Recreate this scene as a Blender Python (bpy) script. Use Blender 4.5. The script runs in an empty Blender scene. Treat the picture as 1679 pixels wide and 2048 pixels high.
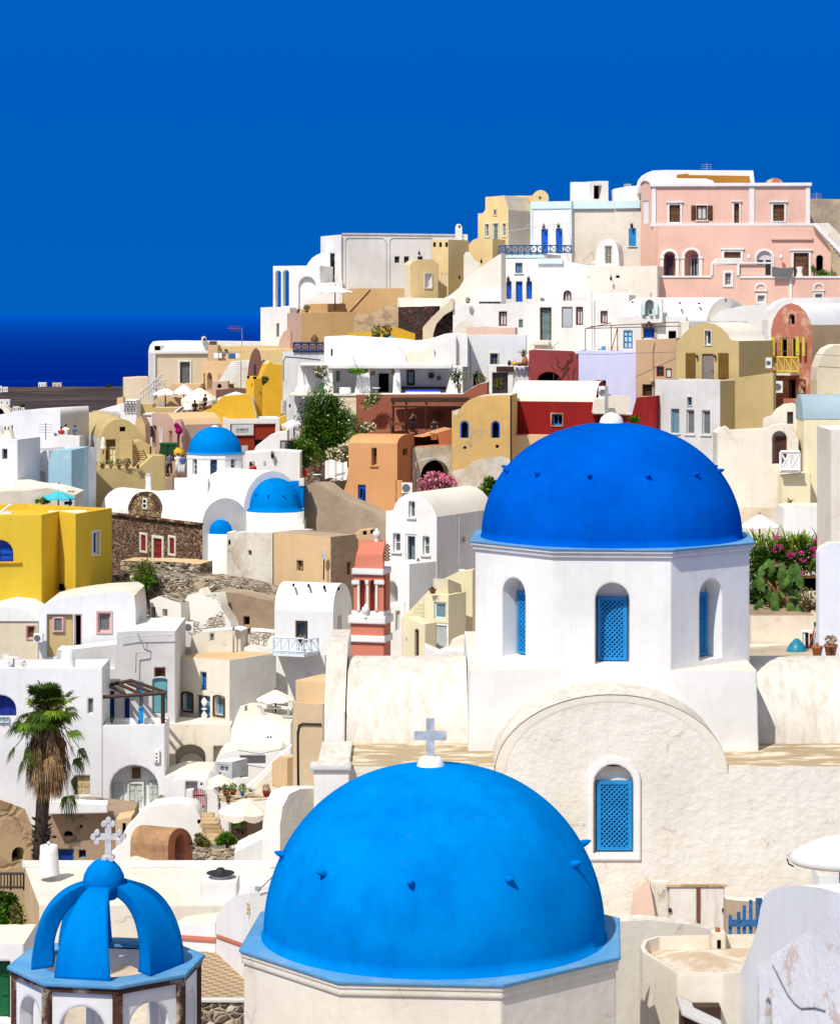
import bpy,bmesh,math,random
from mathutils import Vector,Matrix
from mathutils.geometry import tessellate_polygon
random.seed(7)
R = math.radians
# ---------------------------------------------------------------- camera, world, sun, exposure
F,CX,HZ,H = 5000.0,839.5,620.0,110.0       # focal length in photo pixels, principal column, horizon row, eye height above the sea
sc = bpy.context.scene
cam = bpy.data.objects.new('camera',bpy.data.cameras.new('camera'))
sc.collection.objects.link(cam); sc.camera = cam
cam.location = (0,0,H); cam.rotation_euler = (R(90),0,0)
cam.data.sensor_fit = 'VERTICAL'; cam.data.sensor_height = 36.0
cam.data.lens = 36.0 * F / 2048.0
cam.data.shift_y = -(1024.0 - HZ) / 2048.0
cam.data.clip_start = 0.5; cam.data.clip_end = 200000
SUN_AZ,SUN_EL = R(30),R(52)                     # sun behind the camera, a little to its left
sdir = Vector((-math.sin(SUN_AZ)*math.cos(SUN_EL),-math.cos(SUN_AZ)*math.cos(SUN_EL),math.sin(SUN_EL)))
sun = bpy.data.objects.new('sun',bpy.data.lights.new('sun','SUN')); sc.collection.objects.link(sun)
sun.data.energy = 4.7; sun.data.angle = R(0.5); sun.data.color = (1.0,0.955,0.88)
sun.rotation_euler = (-sdir).to_track_quat('-Z','Y').to_euler()
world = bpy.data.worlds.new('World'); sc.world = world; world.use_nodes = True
nt = world.node_tree; nt.nodes.clear()
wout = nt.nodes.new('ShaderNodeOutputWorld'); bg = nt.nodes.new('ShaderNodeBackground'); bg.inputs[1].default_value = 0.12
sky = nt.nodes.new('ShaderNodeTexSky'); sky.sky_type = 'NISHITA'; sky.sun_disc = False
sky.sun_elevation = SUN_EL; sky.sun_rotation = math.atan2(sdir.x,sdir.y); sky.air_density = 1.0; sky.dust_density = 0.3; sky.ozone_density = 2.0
hs = nt.nodes.new('ShaderNodeHueSaturation'); hs.inputs['Saturation'].default_value = 0.1; hs.inputs['Value'].default_value = 1.3  # sky above the frame paled and brightened as fill for shaded walls
tc = nt.nodes.new('ShaderNodeTexCoord'); sx = nt.nodes.new('ShaderNodeSeparateXYZ')
ramp = nt.nodes.new('ShaderNodeValToRGB'); mr = nt.nodes.new('ShaderNodeMapRange')
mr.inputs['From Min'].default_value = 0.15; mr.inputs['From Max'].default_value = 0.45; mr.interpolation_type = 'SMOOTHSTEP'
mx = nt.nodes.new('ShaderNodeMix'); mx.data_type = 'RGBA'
sf = 1/0.12
m2 = nt.nodes.new('ShaderNodeMapRange'); m2.inputs['From Min'].default_value = -0.02; m2.inputs['From Max'].default_value = 0.14
ramp.color_ramp.elements[0].color = (0.0,0.112,0.50,1); ramp.color_ramp.elements[1].color = (0.0,0.116,0.55,1)
e = ramp.color_ramp.elements.new(0.18); e.color = (0.0,0.118,0.50,1)
e = ramp.color_ramp.elements.new(0.5); e.color = (0.0,0.108,0.50,1)
sc2 = nt.nodes.new('ShaderNodeVectorMath'); sc2.operation = 'SCALE'; sc2.inputs['Scale'].default_value = sf
L = nt.links.new
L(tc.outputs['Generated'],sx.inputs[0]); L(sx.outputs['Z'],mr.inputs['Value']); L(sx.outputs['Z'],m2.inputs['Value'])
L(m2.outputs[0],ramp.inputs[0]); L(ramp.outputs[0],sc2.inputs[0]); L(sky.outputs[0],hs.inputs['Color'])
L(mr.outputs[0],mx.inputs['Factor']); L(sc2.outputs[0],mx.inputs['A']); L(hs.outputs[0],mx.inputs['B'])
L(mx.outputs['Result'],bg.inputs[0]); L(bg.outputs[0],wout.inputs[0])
sc.view_settings.view_transform = 'Standard'; sc.view_settings.look = 'None'; sc.view_settings.exposure = 0.0; sc.view_settings.gamma = 1.0
sc.cycles.max_bounces = 8; sc.cycles.diffuse_bounces = 5; sc.cycles.glossy_bounces = 2; sc.cycles.transparent_max_bounces = 4

# ---------------------------------------------------------------- helpers
def X(px,Y): return (px-CX)*Y/F
def Z(py,Y): return H-(py-HZ)*Y/F
def P(px,py,Y): return Vector((X(px,Y),Y,Z(py,Y)))
ORG = {}
class MB:
    def __init__(s): s.v = []; s.f = []; s.sm = []
    def add(s,vs,fs,smooth=False):
        b = len(s.v); s.v += [Vector(v) for v in vs]
        for f in fs: s.f.append([b+i for i in f]); s.sm.append(smooth)
    def quad(s,a,b,c,d,smooth=False): s.add([a,b,c,d],[(0,1,2,3)],smooth)
    def box(s,c,d,rz=0):
        cx,cy,cz = c; hx,hy,hz = d[0]/2,d[1]/2,d[2]/2; co,si = math.cos(rz),math.sin(rz)
        vs = []
        for k in (-1,1):
            for i,j in ((-1,-1),(1,-1),(1,1),(-1,1)):
                x,y = i*hx,j*hy; vs.append((cx+x*co-y*si,cy+x*si+y*co,cz+k*hz))
        s.add(vs,[(3,2,1,0),(4,5,6,7),(0,1,5,4),(1,2,6,5),(2,3,7,6),(3,0,4,7)])
    def tube(s,pts,r,n=6,cap=True):
        pts = [Vector(p) for p in pts]; rs = r if isinstance(r,(list,tuple)) else [r]*len(pts)
        rings = []
        for i,p in enumerate(pts):
            t = (pts[min(i+1,len(pts)-1)]-pts[max(i-1,0)]); t = t.normalized() if t.length > 1e-9 else Vector((0,0,1))
            a = t.cross(Vector((0,0,1))) if abs(t.z) < .9 else t.cross(Vector((0,1,0))); a.normalize(); b = t.cross(a)
            rings.append([p+(a*math.cos(k*2*math.pi/n)+b*math.sin(k*2*math.pi/n))*rs[i] for k in range(n)])
        base = len(s.v)
        for rg in rings: s.v += rg
        for i in range(len(pts)-1):
            for k in range(n):
                k2 = (k+1) % n; s.f.append([base+i*n+k,base+(i+1)*n+k,base+(i+1)*n+k2,base+i*n+k2]); s.sm.append(n > 5)
        if cap:
            s.f.append([base+k for k in range(n)]); s.sm.append(False)
            s.f.append([base+(len(pts)-1)*n+k for k in reversed(range(n))]); s.sm.append(False)
    def bar(s,a,b,w,up=None):
        s.tube([a,b],w*0.62,4)
    def lathe(s,c,prof,n=24,a0=0.0,a1=2*math.pi,smooth=True,sx=1,sy=1):
        full = abs(a1-a0-2*math.pi) < 1e-6; m = n if full else n+1; base = len(s.v)
        for r,z in prof:
            for k in range(m):
                a = a0+(a1-a0)*k/n; s.v.append(Vector((c[0]+r*sx*math.cos(a),c[1]+r*sy*math.sin(a),c[2]+z)))
        for i in range(len(prof)-1):
            for k in range(n):
                k2 = (k+1) % m
                s.f.append([base+i*m+k,base+i*m+k2,base+(i+1)*m+k2,base+(i+1)*m+k]); s.sm.append(smooth)
    def prism(s,poly,z0,z1,top=True):
        n = len(poly); b = len(s.v)
        s.v += [Vector((p[0],p[1],z0)) for p in poly]+[Vector((p[0],p[1],z1)) for p in poly]
        for k in range(n):
            k2 = (k+1) % n; s.f.append([b+k,b+k2,b+n+k2,b+n+k]); s.sm.append(False)
        if top: s.f.append([b+n+k for k in range(n)]); s.sm.append(False)
        s.f.append([b+k for k in reversed(range(n))]); s.sm.append(False)
    def tess(s,pts,fn,smooth=False):
        tris = tessellate_polygon([[Vector((p[0],p[1],0)) for p in lp] for lp in pts])
        flat = [p for lp in pts for p in lp]; s.add([fn(p[0],p[1]) for p in flat],tris,smooth)
    def build(s,name,mat,parent=None,org=None,fix=True,merge=True):
        if not s.v: return None
        if org is None: org = ORG.get(parent.name,Vector((0,0,0))) if parent else Vector((0,0,0))
        me = bpy.data.meshes.new(name); me.from_pydata([v-org for v in s.v],[],s.f)
        for p,m in zip(me.polygons,s.sm): p.use_smooth = m
        if merge or fix:
            bm = bmesh.new(); bm.from_mesh(me)
            if merge: bmesh.ops.remove_doubles(bm,verts=bm.verts,dist=0.0008)
            if fix: bmesh.ops.recalc_face_normals(bm,faces=bm.faces)
            bm.to_mesh(me); bm.free()
        me.materials.append(mat); o = bpy.data.objects.new(name,me); sc.collection.objects.link(o)
        if parent: o.parent = parent
        ORG[o.name] = org
        return o
def tag(o,label=None,cat=None,group=None,kind=None):
    if label: o['label'] = label
    if cat: o['category'] = cat
    if group: o['group'] = group
    if kind: o['kind'] = kind
    return o
def thing(name,label,cat,loc,group=None,rz=0,local=False):
    o = bpy.data.objects.new(name,None); o.empty_display_size = .3; sc.collection.objects.link(o)
    o.location = loc; o.rotation_euler = (0,0,rz)
    ORG[o.name] = Vector((0,0,0)) if local else Vector(loc)
    return tag(o,label,cat,group)
def copy_tree(o,parent=None):
    c = o.copy(); sc.collection.objects.link(c)
    if parent: c.parent = parent
    for ch in list(o.children): copy_tree(ch,c)
    return c
def put(proto,first,loc,rz=0,s=1,label=None):
    o = proto if first else copy_tree(proto)
    o.location = loc; o.rotation_euler = (0,0,rz); o.scale = (s,s,s)
    if label: o['label'] = label
    return o

# ---------------------------------------------------------------- materials
MATS = {}
def newmat(name):
    m = bpy.data.materials.new(name); m.use_nodes = True; return m,m.node_tree,m.node_tree.nodes['Principled BSDF']
def N(nt,t,**kw):
    n = nt.nodes.new(t)
    for k,v in kw.items():
        if k in n.inputs: n.inputs[k].default_value = v
        else: setattr(n,k,v)
    return n
def mixc(nt,fac,a,b,mode='MIX'):
    m = nt.nodes.new('ShaderNodeMix'); m.data_type = 'RGBA'; m.blend_type = mode
    for s,v in (('Factor',fac),('A',a),('B',b)):
        if isinstance(v,(int,float)): m.inputs[s].default_value = v
        elif isinstance(v,tuple): m.inputs[s].default_value = (v[0],v[1],v[2],1)
        else: nt.links.new(v,m.inputs[s])
    return m.outputs['Result']
def rmp(nt,v,lo,hi,a=0.0,b=1.0):
    m = nt.nodes.new('ShaderNodeMapRange'); m.inputs['From Min'].default_value = lo; m.inputs['From Max'].default_value = hi
    m.inputs['To Min'].default_value = a; m.inputs['To Max'].default_value = b; nt.links.new(v,m.inputs['Value']); return m.outputs[0]
def plaster(name,col,stain=None,amt=.5,scale=.5,lo=.5,hi=.75,bump=.25,bscale=3.0,rough=.9,streak=False,sv=(1.6,1.6,.18),bevel=.08,var=.06,spec=.15,grime=.22,chip=None,crack=0):
    m,nt,b = newmat(name); g = N(nt,'ShaderNodeNewGeometry'); pos = g.outputs['Position']
    if streak:
        mp = N(nt,'ShaderNodeMapping'); mp.inputs['Scale'].default_value = sv; nt.links.new(pos,mp.inputs[0]); pv = mp.outputs[0]
    else: pv = pos
    n1 = N(nt,'ShaderNodeTexNoise',Scale=scale,Detail=8.0,Roughness=.65); nt.links.new(pv,n1.inputs['Vector'])
    n2 = N(nt,'ShaderNodeTexNoise',Scale=bscale,Detail=6.0,Roughness=.6); nt.links.new(pos,n2.inputs['Vector'])
    n3 = N(nt,'ShaderNodeTexNoise',Scale=.35,Detail=4.0); nt.links.new(pos,n3.inputs['Vector'])
    c = tuple(col)
    dk = tuple(x*(1-2*var) for x in c)
    out = mixc(nt,rmp(nt,n3.outputs[0],.35,.65),c,dk)
    out = mixc(nt,rmp(nt,n2.outputs[0],.3,.7,0,var*1.5),out,(c[0]*.6,c[1]*.58,c[2]*.55))
    if stain:
        out = mixc(nt,rmp(nt,n1.outputs[0],lo,hi,0,amt),out,tuple(stain))
    mp4 = N(nt,'ShaderNodeMapping'); mp4.inputs['Scale'].default_value = (3.5,3.5,.35); nt.links.new(pos,mp4.inputs[0]); n4 = N(nt,'ShaderNodeTexNoise',Scale=1.0,Detail=7.0,Roughness=.7); nt.links.new(mp4.outputs[0],n4.inputs['Vector'])
    out = mixc(nt,rmp(nt,n4.outputs[0],.50,.75,0,grime),out,(c[0]*.55,c[1]*.52,c[2]*.47))
    out = mixc(nt,rmp(nt,n3.outputs[0],.555,.57,0,.10),out,(c[0]*.62,c[1]*.60,c[2]*.58))
    if crack:
        vc = N(nt,'ShaderNodeTexVoronoi',Scale=.55); vc.feature = 'DISTANCE_TO_EDGE'; wv = nt.nodes.new('ShaderNodeMixRGB'); wv.blend_type = 'ADD'; wv.inputs[0].default_value = .5; nt.links.new(pos,wv.inputs[1]); nt.links.new(n2.outputs['Color'],wv.inputs[2]); nt.links.new(wv.outputs[0],vc.inputs['Vector'])
        mk = N(nt,'ShaderNodeMath'); mk.operation = 'MULTIPLY'; nt.links.new(rmp(nt,vc.outputs['Distance'],.0,.012,1,0),mk.inputs[0]); nt.links.new(rmp(nt,n1.outputs[0],.5,.58,0,crack),mk.inputs[1]); out = mixc(nt,mk.outputs[0],out,(c[0]*.3,c[1]*.27,c[2]*.22))
    if chip:
        n5 = N(nt,'ShaderNodeTexNoise',Scale=16.0,Detail=3.0); nt.links.new(pos,n5.inputs['Vector']); n6 = N(nt,'ShaderNodeTexNoise',Scale=.9,Detail=2.0); nt.links.new(pos,n6.inputs['Vector'])
        ml = N(nt,'ShaderNodeMath'); ml.operation = 'MULTIPLY'; nt.links.new(rmp(nt,n5.outputs[0],.70,.72),ml.inputs[0]); nt.links.new(rmp(nt,n6.outputs[0],.5,.6),ml.inputs[1]); out = mixc(nt,ml.outputs[0],out,tuple(chip))
    nt.links.new(out,b.inputs['Base Color']); b.inputs['Roughness'].default_value = rough; b.inputs['Specular IOR Level'].default_value = spec
    bp = N(nt,'ShaderNodeBump',Strength=bump,Distance=.06); nt.links.new(n2.outputs[0],bp.inputs['Height'])
    if bevel:
        bv = N(nt,'ShaderNodeBevel',Radius=bevel); bv.samples = 3; nt.links.new(bv.outputs[0],bp.inputs['Normal'])
    nt.links.new(bp.outputs[0],b.inputs['Normal']); MATS[name] = m; return m
def flat(name,col,rough=.6,spec=.3,var=.12,scale=2.5,metal=0):
    m,nt,b = newmat(name); g = N(nt,'ShaderNodeNewGeometry')
    n = N(nt,'ShaderNodeTexNoise',Scale=scale,Detail=5.0); nt.links.new(g.outputs['Position'],n.inputs['Vector'])
    out = mixc(nt,rmp(nt,n.outputs[0],.3,.7),tuple(col),tuple(x*(1-2*var) for x in col))
    nt.links.new(out,b.inputs['Base Color']); b.inputs['Roughness'].default_value = rough; b.inputs['Specular IOR Level'].default_value = spec; b.inputs['Metallic'].default_value = metal
    MATS[name] = m; return m
def stone(name,cols,mortar,scale=2.2,gap=.08,bump=.8,patch=None):
    m,nt,b = newmat(name); g = N(nt,'ShaderNodeNewGeometry')
    w = N(nt,'ShaderNodeTexNoise',Scale=2.0,Detail=3.0); nt.links.new(g.outputs['Position'],w.inputs['Vector'])
    ad = nt.nodes.new('ShaderNodeMixRGB'); ad.blend_type = 'ADD'; ad.inputs[0].default_value = .35; nt.links.new(g.outputs['Position'],ad.inputs[1]); nt.links.new(w.outputs['Color'],ad.inputs[2])
    mp = N(nt,'ShaderNodeMapping'); mp.inputs['Scale'].default_value = (1,1,1.45); nt.links.new(ad.outputs[0],mp.inputs[0])
    v = N(nt,'ShaderNodeTexVoronoi',Scale=scale); nt.links.new(mp.outputs[0],v.inputs['Vector'])
    ve = N(nt,'ShaderNodeTexVoronoi',Scale=scale); ve.feature = 'DISTANCE_TO_EDGE'; nt.links.new(mp.outputs[0],ve.inputs['Vector'])
    sp = nt.nodes.new('ShaderNodeSeparateColor'); nt.links.new(v.outputs['Color'],sp.inputs[0])
    cr = nt.nodes.new('ShaderNodeValToRGB'); cr.color_ramp.interpolation = 'CONSTANT'
    for i,c in enumerate(cols):
        p = i/len(cols); el = cr.color_ramp.elements[i] if i < 2 else cr.color_ramp.elements.new(p); el.position = p; el.color = (c[0],c[1],c[2],1)
    nt.links.new(sp.outputs[0],cr.inputs[0])
    out = mixc(nt,rmp(nt,ve.outputs['Distance'],gap*.4,gap),tuple(mortar),cr.outputs[0])
    n2 = N(nt,'ShaderNodeTexNoise',Scale=9.0,Detail=5.0); nt.links.new(g.outputs['Position'],n2.inputs['Vector'])
    out = mixc(nt,rmp(nt,n2.outputs[0],.3,.7,0,.35),out,tuple(x*.4 for x in mortar))
    if patch:
        n3 = N(nt,'ShaderNodeTexNoise',Scale=patch[1],Detail=6.0); nt.links.new(g.outputs['Position'],n3.inputs['Vector'])
        pf_ = rmp(nt,n3.outputs[0],patch[2],patch[2]+.06); out = mixc(nt,pf_,out,tuple(patch[0]))
    nt.links.new(out,b.inputs['Base Color']); b.inputs['Roughness'].default_value = .95; b.inputs['Specular IOR Level'].default_value = .1
    bp = N(nt,'ShaderNodeBump',Strength=bump,Distance=.12); hh_ = rmp(nt,ve.outputs['Distance'],0,gap*2)
    if patch: mm_ = N(nt,'ShaderNodeMath'); mm_.operation = 'MAXIMUM'; nt.links.new(hh_,mm_.inputs[0]); nt.links.new(pf_,mm_.inputs[1]); hh_ = mm_.outputs[0]
    nt.links.new(hh_,bp.inputs['Height']); nt.links.new(bp.outputs[0],b.inputs['Normal'])
    MATS[name] = m; return m
def leafmat(name,c1,c2,scale=1.2):
    m,nt,b = newmat(name); g = N(nt,'ShaderNodeNewGeometry')
    n = N(nt,'ShaderNodeTexNoise',Scale=scale,Detail=3.0); nt.links.new(g.outputs['Position'],n.inputs['Vector'])
    n2 = N(nt,'ShaderNodeTexWhiteNoise'); sn = N(nt,'ShaderNodeVectorMath'); sn.operation = 'SNAP'; sn.inputs[1].default_value = (.11,.11,.11)
    nt.links.new(g.outputs['Position'],sn.inputs[0]); nt.links.new(sn.outputs[0],n2.inputs['Vector'])
    out = mixc(nt,rmp(nt,n.outputs[0],.35,.65),tuple(c1),tuple(c2)); out = mixc(nt,rmp(nt,n2.outputs[0],0,1,0,.55),out,tuple(x*.35 for x in c1))
    nt.links.new(out,b.inputs['Base Color']); b.inputs['Roughness'].default_value = .6; b.inputs['Specular IOR Level'].default_value = .06
    MATS[name] = m; return m
white = plaster('white_plaster',(.80,.79,.77),(.62,.60,.56),.35,.9,.52,.8,bump=.18)
whitec = plaster('cool_white_plaster',(.75,.76,.78),(.55,.56,.58),.3,.8,.5,.8,bump=.2)
greyw = plaster('grey_white_and_shade_plaster',(.62,.62,.62),(.45,.43,.40),.5,.7,.45,.75,bump=.22)  # also put on white faces turned from the sun, as painted shade
creamr = plaster('cream_roof',(.75,.70,.61),(.66,.57,.45),.5,.8,.45,.8,bump=.15)
oldw = plaster('weathered_white',(.72,.68,.60),(.33,.27,.19),.75,.55,.46,.72,bump=.4,crack=.8)
oldr = plaster('weathered_roof',(.71,.67,.60),(.37,.32,.25),.55,1.6,.42,.66,bump=.5,streak=True,sv=(3.0,1.0,.9))
flatr = plaster('brown_weathered_roof',(.40,.31,.19),(.68,.61,.49),.9,1.0,.50,.60,bump=.5,streak=True,sv=(.9,2.6,2.6))
stucco = plaster('rough_stucco',(.77,.735,.665),(.64,.58,.46),.6,.6,.45,.7,bump=.7,bscale=4.0,crack=.7)
cream = plaster('cream_plaster',(.70,.62,.45),(.60,.50,.33),.5,.6,.45,.75)
palec = plaster('pale_cream_plaster',(.76,.71,.61),(.60,.50,.38),.55,.4,.45,.75,bump=.3,crack=.5)
tan = plaster('tan_plaster',(.55,.36,.17),(.48,.30,.14),.5,.5,.4,.7,bump=.12)
khaki = plaster('khaki_plaster',(.52,.40,.19),(.42,.33,.16),.4,.5,.4,.7,bump=.12)
sand = plaster('sand_plaster',(.66,.47,.27),(.55,.38,.20),.6,.5,.4,.7)
ochre = plaster('ochre_plaster',(.62,.40,.14),(.42,.34,.20),.75,1.0,.45,.68,bump=.5,crack=.8)
orange = plaster('orange_plaster',(.64,.33,.15),(.56,.27,.11),.4,.5,.4,.7,bump=.12)
rust = plaster('rust_plaster',(.50,.19,.075),(.44,.16,.06),.4,.5,.4,.7,bump=.12)
terra = plaster('terracotta_plaster',(.36,.12,.075),(.26,.10,.06),.6,.9,.4,.7,bump=.4)
dred = plaster('dark_red_plaster',(.23,.012,.012),(.32,.05,.04),.4,1.3,.55,.8,streak=True)
mred = plaster('madder_red_plaster',(.28,.05,.05),(.20,.10,.08),.5,.8,.5,.8,bump=.4)
pink = plaster('pink_plaster',(.77,.49,.39),(.72,.44,.35),.4,.5,.4,.7,bump=.1)
ppink = plaster('pale_pink_plaster',(.72,.52,.42),(.66,.46,.38),.4,.5,.4,.7,bump=.1)
coral = plaster('coral_plaster',(.60,.20,.13),(.54,.16,.10),.4,.6,.4,.7,bump=.1)
yellow = plaster('yellow_plaster',(.68,.475,.04),(.60,.40,.035),.4,.4,.4,.7,bump=.12)
gold = plaster('golden_plaster',(.72,.42,.035),(.60,.34,.03),.5,.5,.4,.7,bump=.3)
pyel = plaster('pale_yellow_plaster',(.75,.58,.29),(.62,.42,.16),.5,1.0,.5,.8,bump=.2)
lyel = plaster('light_yellow_plaster',(.78,.71,.48),(.70,.62,.40),.4,.5,.45,.75,bump=.1)
lilw = plaster('lilac_white',(.72,.74,.83)); lilac = plaster('lilac_plaster',(.60,.62,.84),(.52,.54,.76),.4,.5,.4,.7,bump=.15)
palebl = plaster('pale_blue_plaster',(.36,.58,.70),(.62,.70,.74),.6,1.2,.55,.7,bump=.2)
skybl = plaster('light_blue_trim',(.62,.80,.84),None,bump=.05)
greybl = plaster('grey_blue_roof',(.30,.40,.45),(.38,.46,.50),.4,.6,.4,.7)
brownp = plaster('brown_plaster',(.36,.26,.18),(.22,.16,.11),.7,.7,.45,.7,bump=.6)
greyp = plaster('grey_earth_plaster',(.42,.33,.24),(.25,.19,.13),.7,.7,.42,.7,bump=.6)
rosew = plaster('worn_rose_plaster',(.46,.17,.11),(.66,.50,.38),.8,1.2,.5,.66,bump=.5)
rpink = plaster('dusty_pink_plaster',(.56,.38,.31),(.5,.33,.27),.4,.6,.4,.7)
bdome = plaster('bright_blue_paint',(.0,.205,.62),(.0,.13,.47),.85,.7,.42,.7,bump=.18,bscale=2.2,rough=.8,spec=.0,var=.07,grime=.35,chip=(.05,.12,.25))
bdome2 = plaster('deep_blue_paint',(.0,.098,.54),(.0,.065,.40),.85,.5,.42,.7,bump=.18,bscale=1.8,rough=.8,spec=.0,var=.09,grime=.35,chip=(.0,.05,.35))
bslab = plaster('faded_blue_paint',(.09,.30,.56),(.22,.38,.55),.6,1.5,.45,.7,bump=.4,rough=.8)
bwood = flat('blue_wood',(.01,.24,.60)); bdark = flat('dark_blue_wood',(.005,.03,.30)); broyal = flat('royal_blue_wood',(.0,.09,.55))
teal = flat('teal_wood',(.12,.34,.40)); navy = flat('navy_metal',(.01,.03,.13)); dbl = flat('faded_blue_wood',(.03,.15,.38),var=.3,scale=9)
brown = flat('brown_wood',(.16,.07,.025),var=.25,scale=6); dbrown = flat('dark_brown_wood',(.05,.022,.012)); mbrown = flat('maroon_frame',(.14,.02,.018))
glass = flat('dark_glass',(.025,.04,.055),rough=.12,spec=.6); black = flat('painted_interior_dark',(.006,.006,.008),spec=.0); pane = flat('pale_blue_glass',(.16,.25,.28),rough=.15,spec=.6)  # black: colour standing in for unlit depth of openings, vents and slots
greyd = flat('grey_door',(.14,.15,.16)); lgrey = flat('light_grey_panel',(.45,.49,.52)); sage = flat('sage_wood',(.48,.52,.47),var=.1)
wwood = flat('white_wood',(.78,.78,.78),var=.05); pinkf = flat('pink_frame',(.66,.40,.38)); ywood = flat('yellow_wood',(.62,.50,.06)); tealg = flat('green_grey_wood',(.14,.22,.22))
metal = flat('dark_metal',(.02,.02,.022)); gmetal = flat('grey_metal',(.35,.36,.37),rough=.4,metal=.4); green = flat('green_paint',(.005,.12,.035)); dgreen = flat('dark_green_plastic',(.01,.05,.02))
canvas = plaster('cream_canvas',(.78,.73,.62),None,bump=.05,bevel=0); wcanvas = plaster('white_canvas',(.70,.69,.70),None,bump=.05,bevel=0); turq = plaster('turquoise_canvas',(.06,.48,.60),None,bump=.05,bevel=0)
cloth = plaster('white_cloth',(.80,.80,.80),None,bump=.05,bevel=0); terrac = flat('terracotta_pot',(.34,.11,.04)); redp = flat('red_paint',(.26,.015,.015)); skin = flat('skin',(.50,.27,.18))
jet = flat('black_fabric',(.012,.012,.015)); blufab = flat('blue_fabric',(.04,.12,.33)); redfab = flat('red_fabric',(.5,.03,.03)); vblue = flat('vivid_blue_fabric',(.0,.06,.75)); straw = flat('straw',(.55,.42,.24))
lava = stone('volcanic_stone',[(.10,.045,.03),(.16,.07,.045),(.26,.16,.10),(.05,.03,.025),(.34,.24,.15)],(.30,.22,.15),5.5,.10)
darkst = stone('dark_stone',[(.05,.02,.018),(.10,.035,.03),(.04,.035,.035),(.09,.06,.05)],(.12,.09,.075),4.5,.08)
rubble = stone('rubble_stone',[(.10,.07,.06),(.05,.045,.04),(.42,.36,.28),(.22,.15,.11),(.55,.50,.42)],(.44,.36,.26),4.5,.12,patch=((.46,.36,.24),.5,.58))
ruin = stone('plastered_rubble',[(.66,.60,.52),(.74,.70,.64),(.45,.36,.28),(.70,.62,.54)],(.60,.54,.46),5.5,.10,patch=((.74,.70,.64),.6,.40))
rockm = stone('tan_rock',[(.45,.32,.18),(.52,.39,.22),(.36,.25,.14),(.50,.36,.22)],(.40,.29,.17),.8,.05,bump=.5,patch=((.50,.37,.22),.7,.42))
lf_green = leafmat('green_leaves',(.04,.12,.008),(.13,.27,.015)); lf_dark = leafmat('dark_leaves',(.012,.045,.004),(.045,.11,.008))
lf_olive = leafmat('olive_leaves',(.12,.12,.04),(.20,.19,.06)); lf_dry = leafmat('dry_leaves',(.30,.18,.08),(.42,.28,.14)); lf_dryd = leafmat('brown_dry_leaves',(.10,.06,.03),(.22,.13,.06))
lf_palm = leafmat('palm_green',(.02,.055,.006),(.075,.13,.012)); tower_tan = plaster('stained_tan',(.60,.46,.30),(.50,.30,.12),.8,.8,.55,.68); lf_cac = leafmat('cactus_green',(.06,.13,.03),(.12,.22,.05),3); lf_yel = leafmat('yellow_green_leaves',(.08,.17,.01),(.22,.32,.02))
fl_mag = leafmat('magenta_flowers',(.55,.01,.22),(.75,.03,.35)); fl_pink = leafmat('pink_flowers',(.75,.12,.30),(.80,.30,.40)); fl_cream = leafmat('cream_flowers',(.80,.74,.52),(.74,.62,.40)); icebl = flat('ice_blue_wood',(.60,.69,.77),var=.05)
# ---------------------------------------------------------------- wall planes, openings, extruded houses
class Plane:
    def __init__(s,xa,Ya,xb,Yb):
        s.A = Vector((X(xa,Ya),Ya)); B = Vector((X(xb,Yb),Yb)); s.t = (B-s.A).normalized(); s.n = Vector((s.t.y,-s.t.x)); s.len = (B-s.A).length
    def uv(s,px,py):
        k = (px-CX)/F; u = (k*s.A.y-s.A.x)/(s.t.x-k*s.t.y); return u,Z(py,s.A.y+u*s.t.y)
    def at(s,u,z,d=0.0):
        p = s.A+s.t*u+s.n*d; return Vector((p.x,p.y,z))
    def pp(s,px,py,d=0.0):
        u,z = s.uv(px,py); return s.at(u,z,d)
def PL(xa,Ya,xb=None,Yb=None): return Plane(xa,Ya,xa+100 if xb is None else xb,Ya if Yb is None else Yb)
def arc(x0,x1,ys,yt,n=12,p=1.0):
    cx,rx = (x0+x1)/2,(x1-x0)/2; out = []
    for i in range(n+1):
        a = math.pi*(1-i/n); out.append((cx+rx*math.cos(a),ys-(ys-yt)*(math.sin(a)**p)))
    return out
def wob(pts,amt=.8,step=14):
    out = [pts[0]]
    for a,b in zip(pts,pts[1:]):
        n = int(abs(b[0]-a[0])/step)
        for i in range(1,n): out.append((a[0]+(b[0]-a[0])*i/n,a[1]+(b[1]-a[1])*i/n+random.uniform(-amt,amt)))
        out.append(b)
    return out
# an opening: o(kind, x0,y0,x1,y1, key=value ...) in photo pixels on the wall it is cut into
def o(kind,x0,y0,x1,y1,**k): d = dict(kind=kind,x0=x0,y0=y0,x1=x1,y1=y1); d.update(k); return d
def hole_poly(pl,h):
    xm = (h['x0']+h['x1'])/2; u0 = pl.uv(h['x0'],h['y0'])[0]; u1 = pl.uv(h['x1'],h['y0'])[0]; z1 = pl.uv(xm,h['y0'])[1]; z0 = pl.uv(xm,h['y1'])[1]
    h['r'] = (u0,z0,u1,z1)
    if h.get('arch'):
        r = (u1-u0)/2; ah = r*h['arch'] if h['arch'] is not True else r; zs = z1-ah; n = 10
        top = [((u0+u1)/2+r*math.cos(math.pi*i/n),zs+ah*math.sin(math.pi*i/n)) for i in range(n+1)]
        return [(u0,z0),(u1,z0)]+top
    return [(u0,z0),(u1,z0),(u1,z1),(u0,z1)]
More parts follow.
